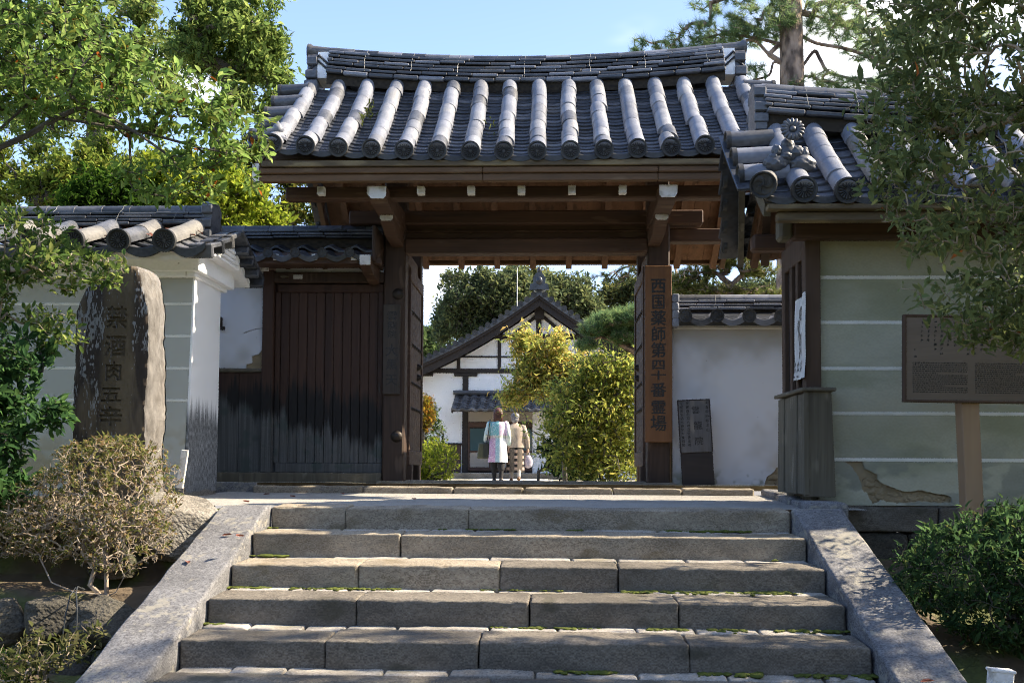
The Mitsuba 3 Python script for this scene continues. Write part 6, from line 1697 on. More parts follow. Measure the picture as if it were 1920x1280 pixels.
add('jacket', loft([(X, Yp + 0.02, GZ + 1.25, 0.075, 0.07), (X, Yp + 0.01, GZ + 1.215, 0.145, 0.09), (X, Yp, GZ + 1.16, 0.19, 0.118), (X, Yp, GZ + 1.0, 0.20, 0.138), (X, Yp, GZ + 0.86, 0.20, 0.145), (X, Yp, GZ + 0.735, 0.208, 0.15)], fold=0.05, seed=2), 'jacket_beige', pw, smooth=True)
for s in (-1, 1):
    sh, el, wr = hands[s]
    add('sleeve', fuse(chain([sh, el, wr + (el - wr) * 0.08], [0.066, 0.058, 0.046]), 0.025, 4), 'jacket_beige', pw, smooth=True)
add('skirt', loft([(X, Yp, GZ + 0.80, 0.165, 0.125), (X, Yp, GZ + 0.66, 0.182, 0.145), (X, Yp, GZ + 0.40, 0.195, 0.165), (X, Yp, GZ + 0.205, 0.205, 0.178)], fold=0.04, seed=3), 'skirt_check', pw, smooth=True)
for s in (-1, 1):
    h, k, a = legs[s]
    add('sock', fuse(chain([k + (a - k) * 0.5, a], [0.046, 0.042]), 0.02, 3), 'sock_grey', pw, smooth=True)
    f = a + [0, 0.0, -0.045]
    add('shoe', fuse(chain([f + [0, -0.05, 0.0], f + [0, 0.05, -0.006], f + [s * 0.01, 0.12, -0.014]], [0.040, 0.040, 0.027]), 0.02, 3), 'shoe_brown', pw, smooth=True)
hc = P3(-0.01, 0.05, 1.375)
hair = fuse([ellipsoid(hc + [0, -0.018, 0.028], (0.092, 0.104, 0.098)), ellipsoid(hc + [0, -0.05, -0.04], (0.076, 0.066, 0.07))], 0.012, 4)
v = hair.vertices; v = v + (meshkit.noise(v * 45, 3) - 0.5)[:, None] * 0.016; hair.vertices = v
add('hair', hair, 'hair_grey', pw, smooth=True)
bk = thing('handbag', 'small pale lilac bag in the right hand of the woman in the checked skirt', 'bag')
wr = hands[1][2]
add('pouch', fuse([ellipsoid(wr + [0.005, 0.01, -0.30], (0.098, 0.06, 0.14)), ellipsoid(wr + [0.005, 0.01, -0.36], (0.09, 0.06, 0.08))], 0.02, 3), 'bag_lilac', bk, smooth=True)
add('handle', tube([wr + [-0.04, 0.02, -0.20], wr + [-0.03, 0.025, -0.11], wr + [0.0, 0.03, -0.085], wr + [0.03, 0.025, -0.11], wr + [0.045, 0.02, -0.20]], 0.009, 6), 'bag_lilac', bk, smooth=40)
# ---------------------------------------------------------------- plants
def unit(v):
    return v / (np.linalg.norm(v, axis=-1, keepdims=True) + 1e-12)


def leaf_mesh(pos, d, n, L, W, fold=0.18, bend=0.15, fine=True):
    """leaves as folded blades: base at pos, along d, face normal near n; returns vertices (N, k, 3) and the triangles of one leaf"""
    d = unit(d); s = unit(np.cross(d, n)); n = np.cross(s, d)
    L, W = L[:, None], W[:, None]
    pt = lambda a, b, c: pos + d * L * a + s * W * b + n * (L * c)
    f = fold * 0.35
    if fine:
        v = [pt(0, 0, 0), pt(.30, .43, f), pt(.30, 0, 0.01), pt(.30, -.43, f), pt(.66, .42, f - bend * .35), pt(.68, 0, -bend * .4), pt(.66, -.42, f - bend * .35), pt(1, 0, -bend)]
        t = [[0, 1, 2], [0, 2, 3], [1, 4, 5], [1, 5, 2], [2, 5, 6], [2, 6, 3], [4, 7, 5], [5, 7, 6]]
    else:
        v = [pt(0, 0, 0), pt(.48, .5, f), pt(.5, 0, -.02), pt(.48, -.5, f), pt(1, 0, -bend)]
        t = [[0, 1, 2], [0, 2, 3], [1, 4, 2], [2, 4, 3]]
    return np.stack(v, 1), np.array(t)


def grow(root, tips, rng, seg=0.22, wander=0.25, limbs=(), sag=0.0):
    """joins every tip to the nearest wood already there, nearest to the root first; returns nodes, parents, tip nodes"""
    nodes = [np.asarray(root[0], float)]; par = [-1]
    for q in root[1:]:
        nodes.append(np.asarray(q, float)); par.append(len(nodes) - 2)
    for lb in limbs:
        j = int(np.argmin([np.linalg.norm(n - lb[0]) for n in nodes]))
        for q in lb:
            nodes.append(np.asarray(q, float)); par.append(j); j = len(nodes) - 1
    N = np.zeros((len(nodes) + len(tips) * 14, 3)); N[:len(nodes)] = nodes
    cnt = len(nodes)
    base = np.asarray(root[-1])
    tipn = []
    for i in np.argsort(np.linalg.norm(tips - base, axis=1)):
        p = tips[i]
        dd = np.linalg.norm(N[:cnt] - p, axis=1)
        j = int(np.argmin(dd)); k = int(min(12, max(2, math.ceil(dd[j] / seg))))
        a = N[j].copy()
        off = rng.normal(size=3) * wander * dd[j]
        prev = j
        for q in range(1, k + 1):
            t = q / k
            N[cnt] = a + (p - a) * t + off * math.sin(math.pi * t) * 0.35 + rng.normal(size=3) * 0.05 * seg * (q < k) - np.array([0, 0, sag * dd[j] * math.sin(math.pi * t)])
            par.append(prev); prev = cnt; cnt += 1
        tipn.append(prev)
    return N[:cnt], np.array(par), np.array(tipn)


def wood_mesh(N, par, r_tip, r_max, expo=0.5, sides=5, minr=0.0):
    n = len(N)
    c = np.zeros(n)
    child = np.zeros(n, int)
    for j in par[par >= 0]:
        child[j] += 1
    c[child == 0] = 1
    for j in range(n - 1, 0, -1):
        c[par[j]] += c[j]
    r = np.minimum(r_tip * np.maximum(c, 1) ** expo, r_max)
    j = np.arange(1, n); j = j[(par[j] >= 0) & (r[j] >= minr)]
    a, b, ra, rb = N[par[j]], N[j], np.minimum(r[par[j]], r[j] * 1.35), r[j]
    d = unit(b - a)
    ref = np.where(np.abs(d[:, 2:]) < 0.9, [[0, 0, 1.0]], [[1.0, 0, 0]])
    u = unit(np.cross(d, ref)); v = np.cross(d, u)
    an = np.arange(sides) * 2 * np.pi / sides
    ring = np.cos(an)[None, :, None] * u[:, None] + np.sin(an)[None, :, None] * v[:, None]
    e = d * (ra * 0.5)[:, None]
    V = np.concatenate([(a - e)[:, None] + ring * ra[:, None, None], b[:, None] + ring * rb[:, None, None]], 1)
    k = np.arange(sides); k2 = (k + 1) % sides
    tri = np.vstack([np.stack([k, k2, k2 + sides], 1), np.stack([k, k2 + sides, k + sides], 1)])
    F = (np.arange(len(j)) * 2 * sides)[:, None, None] + tri[None]
    return trimesh.Trimesh(V.reshape(-1, 3), F.reshape(-1, 3), process=False), d, r


def palette(cols, n, rng, jitter=0.18, w=None):
    cols = np.array(cols, float)
    c = cols[rng.choice(len(cols), n, p=w)]
    return np.clip(c * (1 + rng.normal(0, jitter, (n, 1))), 0.004, 0.9)


def rosettes(tip, tdir, rng, k, L, W, spread=1.0, back=0.05, up=0.35, jit=0.0, ljit=0.34):
    """k leaves round each tip"""
    n = len(tip)
    P, D = np.repeat(tip, k, 0), np.repeat(tdir, k, 0)
    R = rng.normal(size=(n * k, 3))
    R -= D * (R * D).sum(1, keepdims=True); R = unit(R)
    dirs = unit(D * rng.uniform(0.15, 1.0, (n * k, 1)) + R * spread + np.array([0, 0, up * 0.5]))
    pos = P - D * rng.uniform(0, back, (n * k, 1)) + rng.normal(size=P.shape) * jit
    nrm = unit(np.array([0, 0, 1.0]) * (0.6 + up) + D * 0.5 + rng.normal(size=P.shape) * 0.45)
    ll = L * (1 + rng.normal(0, ljit, n * k)).clip(0.45, 1.6)
    return pos, dirs, nrm, ll, ll * W / L


def emit_leaves(parent, groups, cols, mat, n_parts=0, name='foliage', fine=True, fold=0.2, bend=0.12, kind='stuff', near=None):
    """the crown's leaves: the largest in view as leaves of their own, the rest as one part"""
    pos, d, n, L, W = (np.concatenate([g[i] for g in groups]) for i in range(5))
    V, t = leaf_mesh(pos, d, n, L, W, fold, bend, fine)
    k = V.shape[1]
    C = np.repeat(cols[:, None], k, 1)
    idx = np.arange(len(V))
    if n_parts:
        dist = np.linalg.norm(pos - EYE, axis=1)
        rel = (pos - EYE) / dist[:, None]
        seen = (rel @ FWD > 0.86) & (pos[:, 1] > 1)
        size = np.where(seen, L / dist, 0)
        own = np.argsort(-size)[:n_parts]
        for i in own:
            add('leaf', trimesh.Trimesh(V[i], t, process=False), mat, parent, smooth=True, color=C[i])
        idx = np.setdiff1d(idx, own)
    F = (np.arange(len(idx)) * k)[:, None, None] + t[None]
    add(name, trimesh.Trimesh(V[idx].reshape(-1, 3), F.reshape(-1, 3), process=False), mat, parent, smooth=True, color=C[idx].reshape(-1, 3), kind=kind)


def in_blobs(blobs, n, rng, shell=0.5):
    """points in ellipsoids (centre, radii[, weight]), denser towards their surface"""
    w = np.array([b[2] if len(b) > 2 else np.prod(b[1]) ** (2 / 3) for b in blobs]); w /= w.sum()
    k = rng.choice(len(blobs), n, p=w)
    d = unit(rng.normal(size=(n, 3)))
    r = rng.uniform(0, 1, n) ** (1 / 3)
    r = np.where(rng.random(n) < shell, rng.uniform(0.78, 1.04, n), r)
    c, s = np.array([b[0] for b in blobs])[k], np.array([b[1] for b in blobs])[k]
    return c + d * r[:, None] * s


def lumps(blobs, k, f, seed, flat=0.75):
    """breaks big ellipsoids into many small clumps, for an uneven outline with gaps"""
    rng = np.random.default_rng(seed)
    p = in_blobs(blobs, k, rng, 0.6)
    m = np.mean([np.mean(b[1]) for b in blobs])
    return [(c_, np.array([1, 1, flat]) * m * f * rng.uniform(0.5, 1.5), 1.0) for c_ in p]


def broadleaf(key, root, blobs, n, seed, leaf=(0.06, 0.022), per=7, cols=None, w=None, mat='leaf_glossy', bark='bark', limbs=(), r_tip=0.003, r_max=0.2, seg=0.22, n_parts=0, spread=1.0, shell=0.45,
              back=0.10, fine=True, expo=0.5, wander=0.25, up=0.35, jit=0.02, fold=0.2, bend=0.12, minr=0.0, extra=1, keep=None, lump=None, scatter=0.0):
    rng = np.random.default_rng(seed)
    if lump:
        blobs = lumps(blobs, lump[0], lump[1], seed + 900)
    tips = in_blobs(blobs, n, rng, shell)
    if scatter:
        tips = tips + rng.normal(size=tips.shape) * scatter * (rng.random((len(tips), 1)) < 0.5) * np.array([1, 1, 0.9])
    if keep is not None:
        tips = tips[keep(tips)]
    N, par, tn = grow([np.asarray(q, float) for q in root], tips, rng, seg, wander, limbs)
    wm, dr_, r = wood_mesh(N, par, r_tip, r_max, expo, 5, minr)
    add('trunk', wm, bark, key, smooth=40)
    td = unit(N[tn] - N[par[tn]])
    gs = [rosettes(N[tn], td, rng, per, leaf[0], leaf[1], spread, back, up, jit)]
    if extra:                                   # leaves along the twigs behind the tips
        q = par[tn]; td2 = unit(N[q] - N[np.maximum(par[q], 0)] + 1e-6)
        gs.append(rosettes(N[q], td2, rng, max(1, per // 2), leaf[0], leaf[1], spread, seg * 0.6, up, jit))
    m = sum(len(g[0]) for g in gs)
    emit_leaves(key, gs, palette(cols, m, rng, 0.2, w), mat, n_parts, fine=fine, fold=fold, bend=bend)
    return N, par, tn


GREEN = [(0.155, 0.245, 0.060), (0.205, 0.310, 0.078), (0.275, 0.360, 0.105), (0.105, 0.175, 0.052)]
DARK = [(0.030, 0.058, 0.016), (0.042, 0.075, 0.020), (0.055, 0.090, 0.022), (0.10, 0.12, 0.03)]

# large dark-leaved tree at the right, near the camera; its crown shades the stairs
t = thing('broadleaf_tree', 'large dark glossy-leaved tree overhanging the right wall and information board', 'tree')
broadleaf(t, [(3.7, 4.7, -1.1), (3.6, 4.75, -0.3), (3.4, 4.8, 0.5), (3.2, 4.8, 1.1)],
          [((2.05, 4.9, 1.75), (0.52, 0.40, 0.42), 1.0), ((2.15, 4.85, 2.35), (0.62, 0.45, 0.42), 1.2), ((2.25, 4.95, 1.30), (0.55, 0.35, 0.32), .7), ((2.75, 4.8, 1.6), (0.7, 0.6, 0.7)), ((2.8, 4.75, 2.5), (0.9, 0.6, 0.6)), ((2.2, 4.9, 2.9), (0.6, 0.5, 0.35)),
           ((3.4, 4.7, 2.2), (0.9, 0.8, 0.9)), ((3.2, 4.6, 3.3), (1.1, 0.9, 0.7)), ((4.3, 4.6, 3.1), (1.2, 1.0, 1.1)), ((2.75, 4.95, 0.98), (0.5, 0.35, 0.18)), ((3.35, 6.1, 1.35), (0.6, 0.7, 0.5), 0.6), ((1.75, 4.95, 1.55), (0.22, 0.25, 0.14)), ((1.85, 4.9, 2.55), (0.35, 0.35, 0.3), 0.6), ((1.75, 4.9, 2.0), (0.3, 0.3, 0.3), .4), ((2.35, 4.95, 1.02), (0.45, 0.3, 0.14), .5)], 2250, 51, leaf=(0.058, 0.021), per=5, cols=[(0.145, 0.185, 0.075), (0.19, 0.23, 0.088), (0.245, 0.275, 0.105), (0.32, 0.34, 0.125), (0.45, 0.14, 0.04)], w=[.36, .33, .20, .105, .005],
          bark='twig_pale', r_tip=0.0019, r_max=0.10, n_parts=280, spread=1.1, back=0.11, seg=0.17, limbs=[[np.array(q) for q in ((3.4, 4.8, 0.55), (3.0, 4.9, 0.85), (2.6, 4.95, 0.92), (2.2, 5.0, 0.98), (1.95, 5.0, 1.05))]])
# two more trees to the right, outside the frame: their shade lies across the stairs
for i, (x, y) in enumerate(((7.2, 4.75), (7.0, 1.4))):
    t = thing('shade_tree', ('tree right of the stairs outside the picture, nearer the wall', 'tree right of the stairs outside the picture, nearest the camera')[i], 'tree')
    broadleaf(t, [(x, y, -1.2), (x, y, 0.6), (x - 0.1, y, 2.0)], [((x - 0.3, y, 4.0), (2.0, 1.7, 1.3)), ((x - 1.2, y + 0.3, 4.6), (1.5, 1.3, 0.9)), ((x, y, 5.4), (1.6, 1.5, 1.0)), ((x - 0.6, y - 0.6, 3.4), (1.4, 1.1, 0.7))] + ([((6.3, 5.5, 6.0), (1.6, 1.2, 0.9)), ((5.1, 5.2, 5.5), (1.2, 1.0, 0.7))] if i == 0 else []), 1000 if i == 0 else 750, 61 + i,
              leaf=(0.13, 0.055), per=6, cols=DARK, r_tip=0.005, r_max=0.16, seg=0.4, fine=False, back=0.25, jit=0.08)

# spreading tree at the top left, one heavy bough reaching right
t = thing('broadleaf_tree', 'glossy-leaved tree at the top left with one heavy crooked bough reaching towards the gate roof', 'tree')
bough = [np.array(q) for q in ((-4.7, 6.7, 2.52), (-4.2, 6.6, 2.42), (-3.9, 6.6, 2.40), (-3.55, 6.55, 2.52), (-3.35, 6.55, 2.64), (-3.15, 6.5, 2.70), (-2.95, 6.5, 2.62), (-2.75, 6.5, 2.50), (-2.55, 6.5, 2.36), (-2.42, 6.5, 2.20), (-2.25, 6.5, 2.15))]
bough2 = [np.array(q) for q in ((-3.35, 6.55, 2.64), (-3.1, 6.55, 2.60), (-2.75, 6.6, 2.55), (-2.4, 6.6, 2.45), (-2.1, 6.65, 2.40))]
bough3 = [np.array(q) for q in ((-3.95, 6.6, 2.42), (-3.6, 6.65, 2.78), (-3.3, 6.65, 2.85), (-3.0, 6.6, 3.0))]
broadleaf(t, [(-5.6, 6.7, -0.9), (-5.5, 6.7, 0.5), (-5.3, 6.7, 1.7), (-5.0, 6.7, 2.35), (-4.7, 6.7, 2.52)],
          [((-3.3, 6.6, 3.05), (0.65, 0.5, 0.30)), ((-2.75, 6.6, 2.80), (0.65, 0.45, 0.26)), ((-2.38, 6.65, 2.58), (0.46, 0.35, 0.24)), ((-3.95, 6.6, 2.95), (0.55, 0.55, 0.42)), ((-4.3, 6.6, 3.3), (0.6, 0.6, 0.4)), ((-3.9, 6.6, 3.55), (0.45, 0.5, 0.22)),
           ((-3.25, 6.6, 3.52), (0.45, 0.35, 0.13)), ((-4.9, 6.6, 2.95), (0.8, 0.7, 0.7)), ((-2.45, 6.6, 2.22), (0.50, 0.3, 0.15)), ((-2.08, 6.65, 2.42), (0.20, 0.25, 0.15)), ((-5.3, 6.5, 3.8), (1.0, 0.9, 0.6)), ((-3.45, 6.65, 2.72), (0.9, 0.35, 0.16))], 1600, 71, leaf=(0.066, 0.027), per=6,
          cols=GREEN + [(0.30, 0.09, 0.02), (0.13, 0.15, 0.03)], w=[.26, .30, .24, .12, .01, .07], limbs=[bough, bough2, bough3], r_tip=0.0023, r_max=0.075, n_parts=240, seg=0.16, back=0.09)

# light shrub with twiggy ends in front of the stele
t = thing('garden_shrub', 'sunlit light-green shrub at the left edge, twigs reaching across the stele top', 'shrub')
broadleaf(t, [(-4.1, 6.35, -0.5), (-4.05, 6.35, 0.4), (-3.95, 6.35, 1.1)],
          [((-3.55, 6.35, 1.75), (0.42, 0.35, 0.24)), ((-3.15, 6.3, 1.56), (0.40, 0.25, 0.14)), ((-3.75, 6.35, 1.40), (0.35, 0.35, 0.30)), ((-4.1, 6.35, 1.7), (0.4, 0.4, 0.35)), ((-2.88, 6.3, 1.56), (0.18, 0.15, 0.11)), ((-3.25, 6.35, 1.18), (0.22, 0.22, 0.12)), ((-3.75, 6.35, 0.98), (0.3, 0.3, 0.16))], 620, 81,
          leaf=(0.050, 0.022), per=6, cols=[(0.13, 0.20, 0.05), (0.18, 0.25, 0.065), (0.09, 0.155, 0.045), (0.24, 0.28, 0.085)], bark='twig_pale', r_tip=0.0022, r_max=0.035, n_parts=150, seg=0.12, back=0.07)
t = thing('garden_shrub', 'dark glossy shrub with layered sprays of leaves, left of the stone stele', 'shrub')
broadleaf(t, [(-3.95, 6.3, -0.5), (-3.9, 6.3, 0.2), (-3.8, 6.3, 0.6)],
          [((-3.55, 6.3, 1.0), (0.36, 0.3, 0.15)), ((-3.8, 6.3, 0.75), (0.4, 0.35, 0.22)), ((-3.45, 6.28, 0.62), (0.34, 0.28, 0.17)), ((-3.65, 6.28, 0.42), (0.36, 0.3, 0.15)), ((-3.6, 6.25, 0.15), (0.36, 0.3, 0.13)), ((-4.2, 6.3, 0.7), (0.4, 0.4, 0.5)), ((-3.9, 6.3, -0.05), (0.35, 0.3, 0.15))], 700, 82,
          leaf=(0.068, 0.029), per=7, cols=[(0.055, 0.125, 0.045), (0.08, 0.165, 0.055), (0.10, 0.19, 0.06), (0.04, 0.09, 0.038)], r_tip=0.0025, r_max=0.03, n_parts=150, seg=0.13, back=0.06, spread=1.2)

# dry clipped azalea: mostly bare twigs
t = thing('azalea_bush', 'dry clipped azalea bush with tangled bare twigs in front of the stone stele', 'bush')
rng = np.random.default_rng(91)
blobs = [((-2.80, 6.30, 0.14), (0.44, 0.38, 0.34)), ((-3.15, 6.35, -0.05), (0.42, 0.35, 0.30)), ((-3.55, 6.35, -0.10), (0.35, 0.3, 0.22)), ((-2.72, 6.25, -0.15), (0.34, 0.30, 0.24))]
tips = in_blobs(blobs, 3800, rng, 0.75)
N, par, tn = grow([np.array(q) for q in ((-2.78, 6.22, -0.56), (-2.80, 6.25, -0.38), (-2.83, 6.28, -0.15))], tips, rng, 0.05, 0.5,
                  limbs=[[np.array(q) for q in ((-2.79, 6.22, -0.54), (-2.70, 6.17, -0.50), (-2.64, 6.15, -0.40), (-2.70, 6.17, -0.28), (-2.66, 6.2, -0.16))], [np.array(q) for q in ((-2.79, 6.22, -0.55), (-2.88, 6.2, -0.46), (-2.86, 6.22, -0.36), (-2.95, 6.24, -0.26), (-2.93, 6.25, -0.12))], [np.array(q) for q in ((-2.78, 6.22, -0.52), (-2.95, 6.15, -0.50), (-3.1, 6.15, -0.44), (-3.2, 6.2, -0.3))], [np.array(q) for q in ((-2.80, 6.25, -0.4), (-2.66, 6.15, -0.30), (-2.62, 6.1, -0.12), (-2.68, 6.15, 0.02))]])
wm, _, _ = wood_mesh(N, par, 0.0020, 0.015, 0.36, 5)
add('twigs', wm, 'twig_pale', t, smooth=40)
td = unit(N[tn] - N[par[tn]])
sel = rng.random(len(tn)) < np.clip(0.34 + 1.5 * (N[tn][:, 2] - 0.12), 0.26, 0.95)
gs = [rosettes(N[tn][sel], td[sel], rng, 7, 0.030, 0.012, 1.0, 0.02, 0.5, 0.008)]
emit_leaves(t, gs, palette([(0.17, 0.185, 0.06), (0.24, 0.225, 0.085), (0.28, 0.20, 0.10), (0.14, 0.165, 0.05)], len(gs[0][0]), rng), 'leaf_soft', fine=False)

# clipped round bush at the lower right
t = thing('clipped_bush', 'rounded clipped evergreen bush in shade beside the right stair cheek', 'bush')
broadleaf(t, [(2.75, 5.95, -1.0), (2.76, 5.95, -0.8), (2.76, 5.95, -0.65)], [((2.72, 5.9, -0.32), (0.66, 0.55, 0.42)), ((3.1, 5.95, -0.30), (0.6, 0.5, 0.42))], 1700, 95, leaf=(0.052, 0.017), per=6,
          cols=[(0.050, 0.100, 0.042), (0.070, 0.130, 0.050), (0.095, 0.160, 0.055), (0.16, 0.19, 0.06)], w=[.4, .36, .21, .03], r_tip=0.002, r_max=0.022, seg=0.10, shell=0.8, back=0.06, n_parts=120, expo=0.42)
# low plant at the bottom left
t = thing('low_plant', 'small straggly plant with pale oval leaves at the bottom left', 'plant')
broadleaf(t, [(-2.72, 5.35, -0.98), (-2.72, 5.35, -0.88)], [((-2.75, 5.35, -0.72), (0.26, 0.2, 0.10)), ((-2.55, 5.4, -0.66), (0.15, 0.1, 0.1)), ((-2.9, 5.3, -0.82), (0.25, 0.2, 0.10))], 150, 97, leaf=(0.040, 0.017), per=4,
          cols=[(0.14, 0.15, 0.06), (0.20, 0.19, 0.09), (0.10, 0.12, 0.04)], bark='twig_pale', mat='leaf_soft', r_tip=0.002, r_max=0.008, seg=0.08, n_parts=60)
t = thing('low_plant', 'dark green mossy fern-like plant in the bottom left corner', 'plant')
broadleaf(t, [(-3.05, 5.3, -1.0), (-3.05, 5.3, -0.93)], [((-3.05, 5.3, -0.85), (0.28, 0.25, 0.13)), ((-2.85, 5.1, -0.95), (0.25, 0.2, 0.09))], 170, 98, leaf=(0.042, 0.012), per=5, cols=[(0.04, 0.085, 0.015), (0.07, 0.12, 0.02)], mat='leaf_soft', r_tip=0.002, r_max=0.008, seg=0.08)

# trees behind the wall
t = thing('tall_tree', 'tall round-crowned evergreen tree behind the left wall, its forked limbs bare below the crown', 'tree')
Y0 = 15.0
q = lambda px, py, y=Y0: np.array([(px - 1030) / 1870 * y + 0.003 * y * (870 - py) / 1870, y, 0.308 + (868 - py) / 1870 * y])
broadleaf(t, [q(430, 900), q(420, 600), q(390, 300), q(385, 190), q(378, 140)], [(q(420, 60), (0.75, 0.9, 0.55)), (q(470, 90), (0.45, 0.6, 0.35)), (q(360, 30), (0.6, 0.8, 0.6)), (q(480, 175), (0.45, 0.5, 0.28)), (q(440, 10), (0.6, 0.7, 0.6)), (q(330, -20), (0.8, 0.8, 0.5)), (q(500, 120), (0.2, 0.35, 0.2)),
          (q(515, 205), (0.26, 0.35, 0.14))], 1700, 101, lump=(110, 0.2), leaf=(0.10, 0.038), per=9, cols=[(0.15, 0.225, 0.06), (0.205, 0.285, 0.075), (0.27, 0.33, 0.095), (0.105, 0.165, 0.05)], limbs=[[q(395, 200), q(410, 150), q(435, 110), q(455, 85)], [q(390, 190), q(420, 165), q(450, 110)]],
          r_tip=0.006, r_max=0.14, seg=0.30, back=0.22, fine=False, jit=0.05, expo=0.5, shell=0.55)
t = thing('tall_tree', 'darker evergreen behind the top-left bough, its crown cut by the top edge of the picture', 'tree')
broadleaf(t, [q(120, 900, 17), q(130, 500, 17), q(150, 200, 17)], [(q(200, 60, 17), (1.2, 1.0, 0.9)), (q(100, 20, 17), (1.4, 1.0, 1.2)), (q(30, 120, 17), (1.0, 1.0, 1.3)), (q(250, 110, 17), (0.7, 0.8, 0.5))], 1700, 103, lump=(110, 0.2), leaf=(0.12, 0.045), per=8, cols=[(0.13, 0.20, 0.055), (0.18, 0.25, 0.07), (0.25, 0.295, 0.09)], r_tip=0.006, r_max=0.16, seg=0.35, back=0.25, fine=False, jit=0.06)
YG = [(0.30, 0.36, 0.035), (0.24, 0.31, 0.035), (0.38, 0.41, 0.06), (0.16, 0.23, 0.03)]
for i, (lab, root, bl, n, cols, sd) in enumerate([
    ('bright yellow-green tree lit from behind, right above the left wall roof', q(400, 900, 13), [(q(350, 350, 13), (0.75, 0.7, 0.40)), (q(440, 370, 13), (0.55, 0.6, 0.25)), (q(300, 320, 13), (0.45, 0.6, 0.30)), (q(400, 400, 13), (0.6, 0.6, 0.25))], 1600, YG, 111),
    ('olive-yellow tree behind the left wall at the picture edge', q(60, 900, 14), [(q(60, 300, 14), (0.9, 0.8, 0.5)), (q(130, 330, 14), (0.7, 0.7, 0.45)), (q(20, 380, 14), (0.7, 0.7, 0.4)), (q(180, 290, 14), (0.5, 0.5, 0.3)), (q(250, 300, 14), (0.5, 0.5, 0.35))], 1700, [(0.19, 0.26, 0.05), (0.25, 0.31, 0.06), (0.14, 0.20, 0.04), (0.29, 0.31, 0.07)], 112),
    ('dense green tree directly behind the wall roof, between two yellow ones', q(190, 900, 12.6), [(q(190, 355, 12.6), (0.42, 0.5, 0.30)), (q(150, 380, 12.6), (0.42, 0.5, 0.2)), (q(240, 375, 12.6), (0.35, 0.4, 0.2))], 900, [(0.05, 0.105, 0.015), (0.075, 0.14, 0.02), (0.035, 0.075, 0.012)], 113),
    ('airy tree with bare crooked limbs just left of the gate roof', q(500, 900, 14), [(q(470, 320, 14), (0.45, 0.4, 0.3)), (q(530, 300, 14), (0.3, 0.4, 0.3)), (q(560, 385, 14), (0.4, 0.4, 0.10)), (q(500, 385, 14), (0.5, 0.4, 0.22)), (q(470, 270, 14), (0.4, 0.4, 0.2))], 600, [(0.07, 0.10, 0.022), (0.10, 0.13, 0.03), (0.16, 0.15, 0.03)], 114)]):
    t = thing('garden_tree', lab, 'tree')
    y = root[1]
    broadleaf(t, [root, root * [1, 1, 0] + [0, 0, 1.0], root * [1, 1, 0] + [0, 0, 2.2]], bl, n, sd, lump=(90, 0.2), leaf=(0.085, 0.036), per=8, cols=cols, mat='leaf_soft', r_tip=0.005, r_max=0.07, seg=0.26, back=0.2, fine=False, jit=0.05, shell=0.5, wander=0.4)

# courtyard planting seen through the gate
t = thing('autumn_tree', 'yellowing cherry tree in the courtyard, in front of the hall gable', 'tree')
c = lambda px, py, y: q(px, py, y)
broadleaf(t, [c(1060, 900, 19), c(1055, 820, 19), c(1040, 740, 19)], [(c(990, 660, 19), (0.32, 0.4, 0.42)), (c(1040, 650, 19), (0.28, 0.4, 0.30)), (c(985, 720, 19), (0.42, 0.4, 0.28)), (c(1050, 710, 19), (0.5, 0.5, 0.35)), (c(960, 740, 19), (0.25, 0.3, 0.12)), (c(975, 632, 19), (0.12, 0.2, 0.2)), (c(1085, 690, 19), (0.4, 0.4, 0.3)), (c(1010, 690, 19), (0.45, 0.4, 0.35))], 900, 121, scatter=0.16, shell=0.2, wander=0.5, up=0.1, leaf=(0.105, 0.036), per=7,
          cols=[(0.56, 0.50, 0.13), (0.48, 0.47, 0.12), (0.36, 0.40, 0.10), (0.54, 0.38, 0.12), (0.26, 0.32, 0.08)], mat='leaf_soft', r_tip=0.005, r_max=0.05, seg=0.25, back=0.22, fine=False, jit=0.05, bend=0.35)
t = thing('courtyard_shrub', 'broad yellow-green shrub with reddish stems right of the courtyard path', 'shrub')
broadleaf(t, [c(1130, 905, 16), c(1125, 880, 16), c(1120, 840, 16)], [(c(1110, 800, 16), (0.85, 0.7, 0.62)), (c(1170, 760, 16), (0.6, 0.6, 0.7)), (c(1080, 780, 16), (0.55, 0.5, 0.45)), (c(1150, 700, 16), (0.5, 0.5, 0.4)), (c(1088, 840, 16), (0.42, 0.5, 0.35)), (c(1190, 690, 16), (0.4, 0.4, 0.4)), (c(1125, 860, 16), (0.62, 0.6, 0.3)), (c(1085, 740, 16), (0.45, 0.5, 0.4)), (c(1130, 750, 16), (0.5, 0.5, 0.45)), (c(1120, 690, 16), (0.4, 0.4, 0.3)), (c(1170, 850, 16), (0.5, 0.5, 0.4))], 2100, 122, scatter=0.22, shell=0.2, wander=0.5, leaf=(0.080, 0.034), per=6,
          cols=[(0.46, 0.47, 0.11), (0.36, 0.40, 0.09), (0.23, 0.29, 0.07), (0.13, 0.19, 0.055), (0.58, 0.52, 0.13)], w=[.27, .26, .22, .13, .12], mat='leaf_soft', r_tip=0.005, r_max=0.035, seg=0.2, back=0.2, fine=False, jit=0.05)
t = thing('courtyard_shrub', 'dark green camellia shrub beside the two women', 'shrub')
broadleaf(t, [c(1010, 905, 20), c(1010, 880, 20)], [(c(1050, 850, 20), (0.36, 0.4, 0.40)), (c(1072, 800, 20), (0.42, 0.4, 0.40)), (c(1075, 870, 20), (0.5, 0.4, 0.30))], 800, 123, lump=(60, 0.2), leaf=(0.09, 0.038), per=7, cols=[(0.030, 0.065, 0.022), (0.045, 0.085, 0.03), (0.03, 0.05, 0.02)], r_tip=0.005, r_max=0.03, seg=0.2, back=0.15, fine=False, jit=0.04)
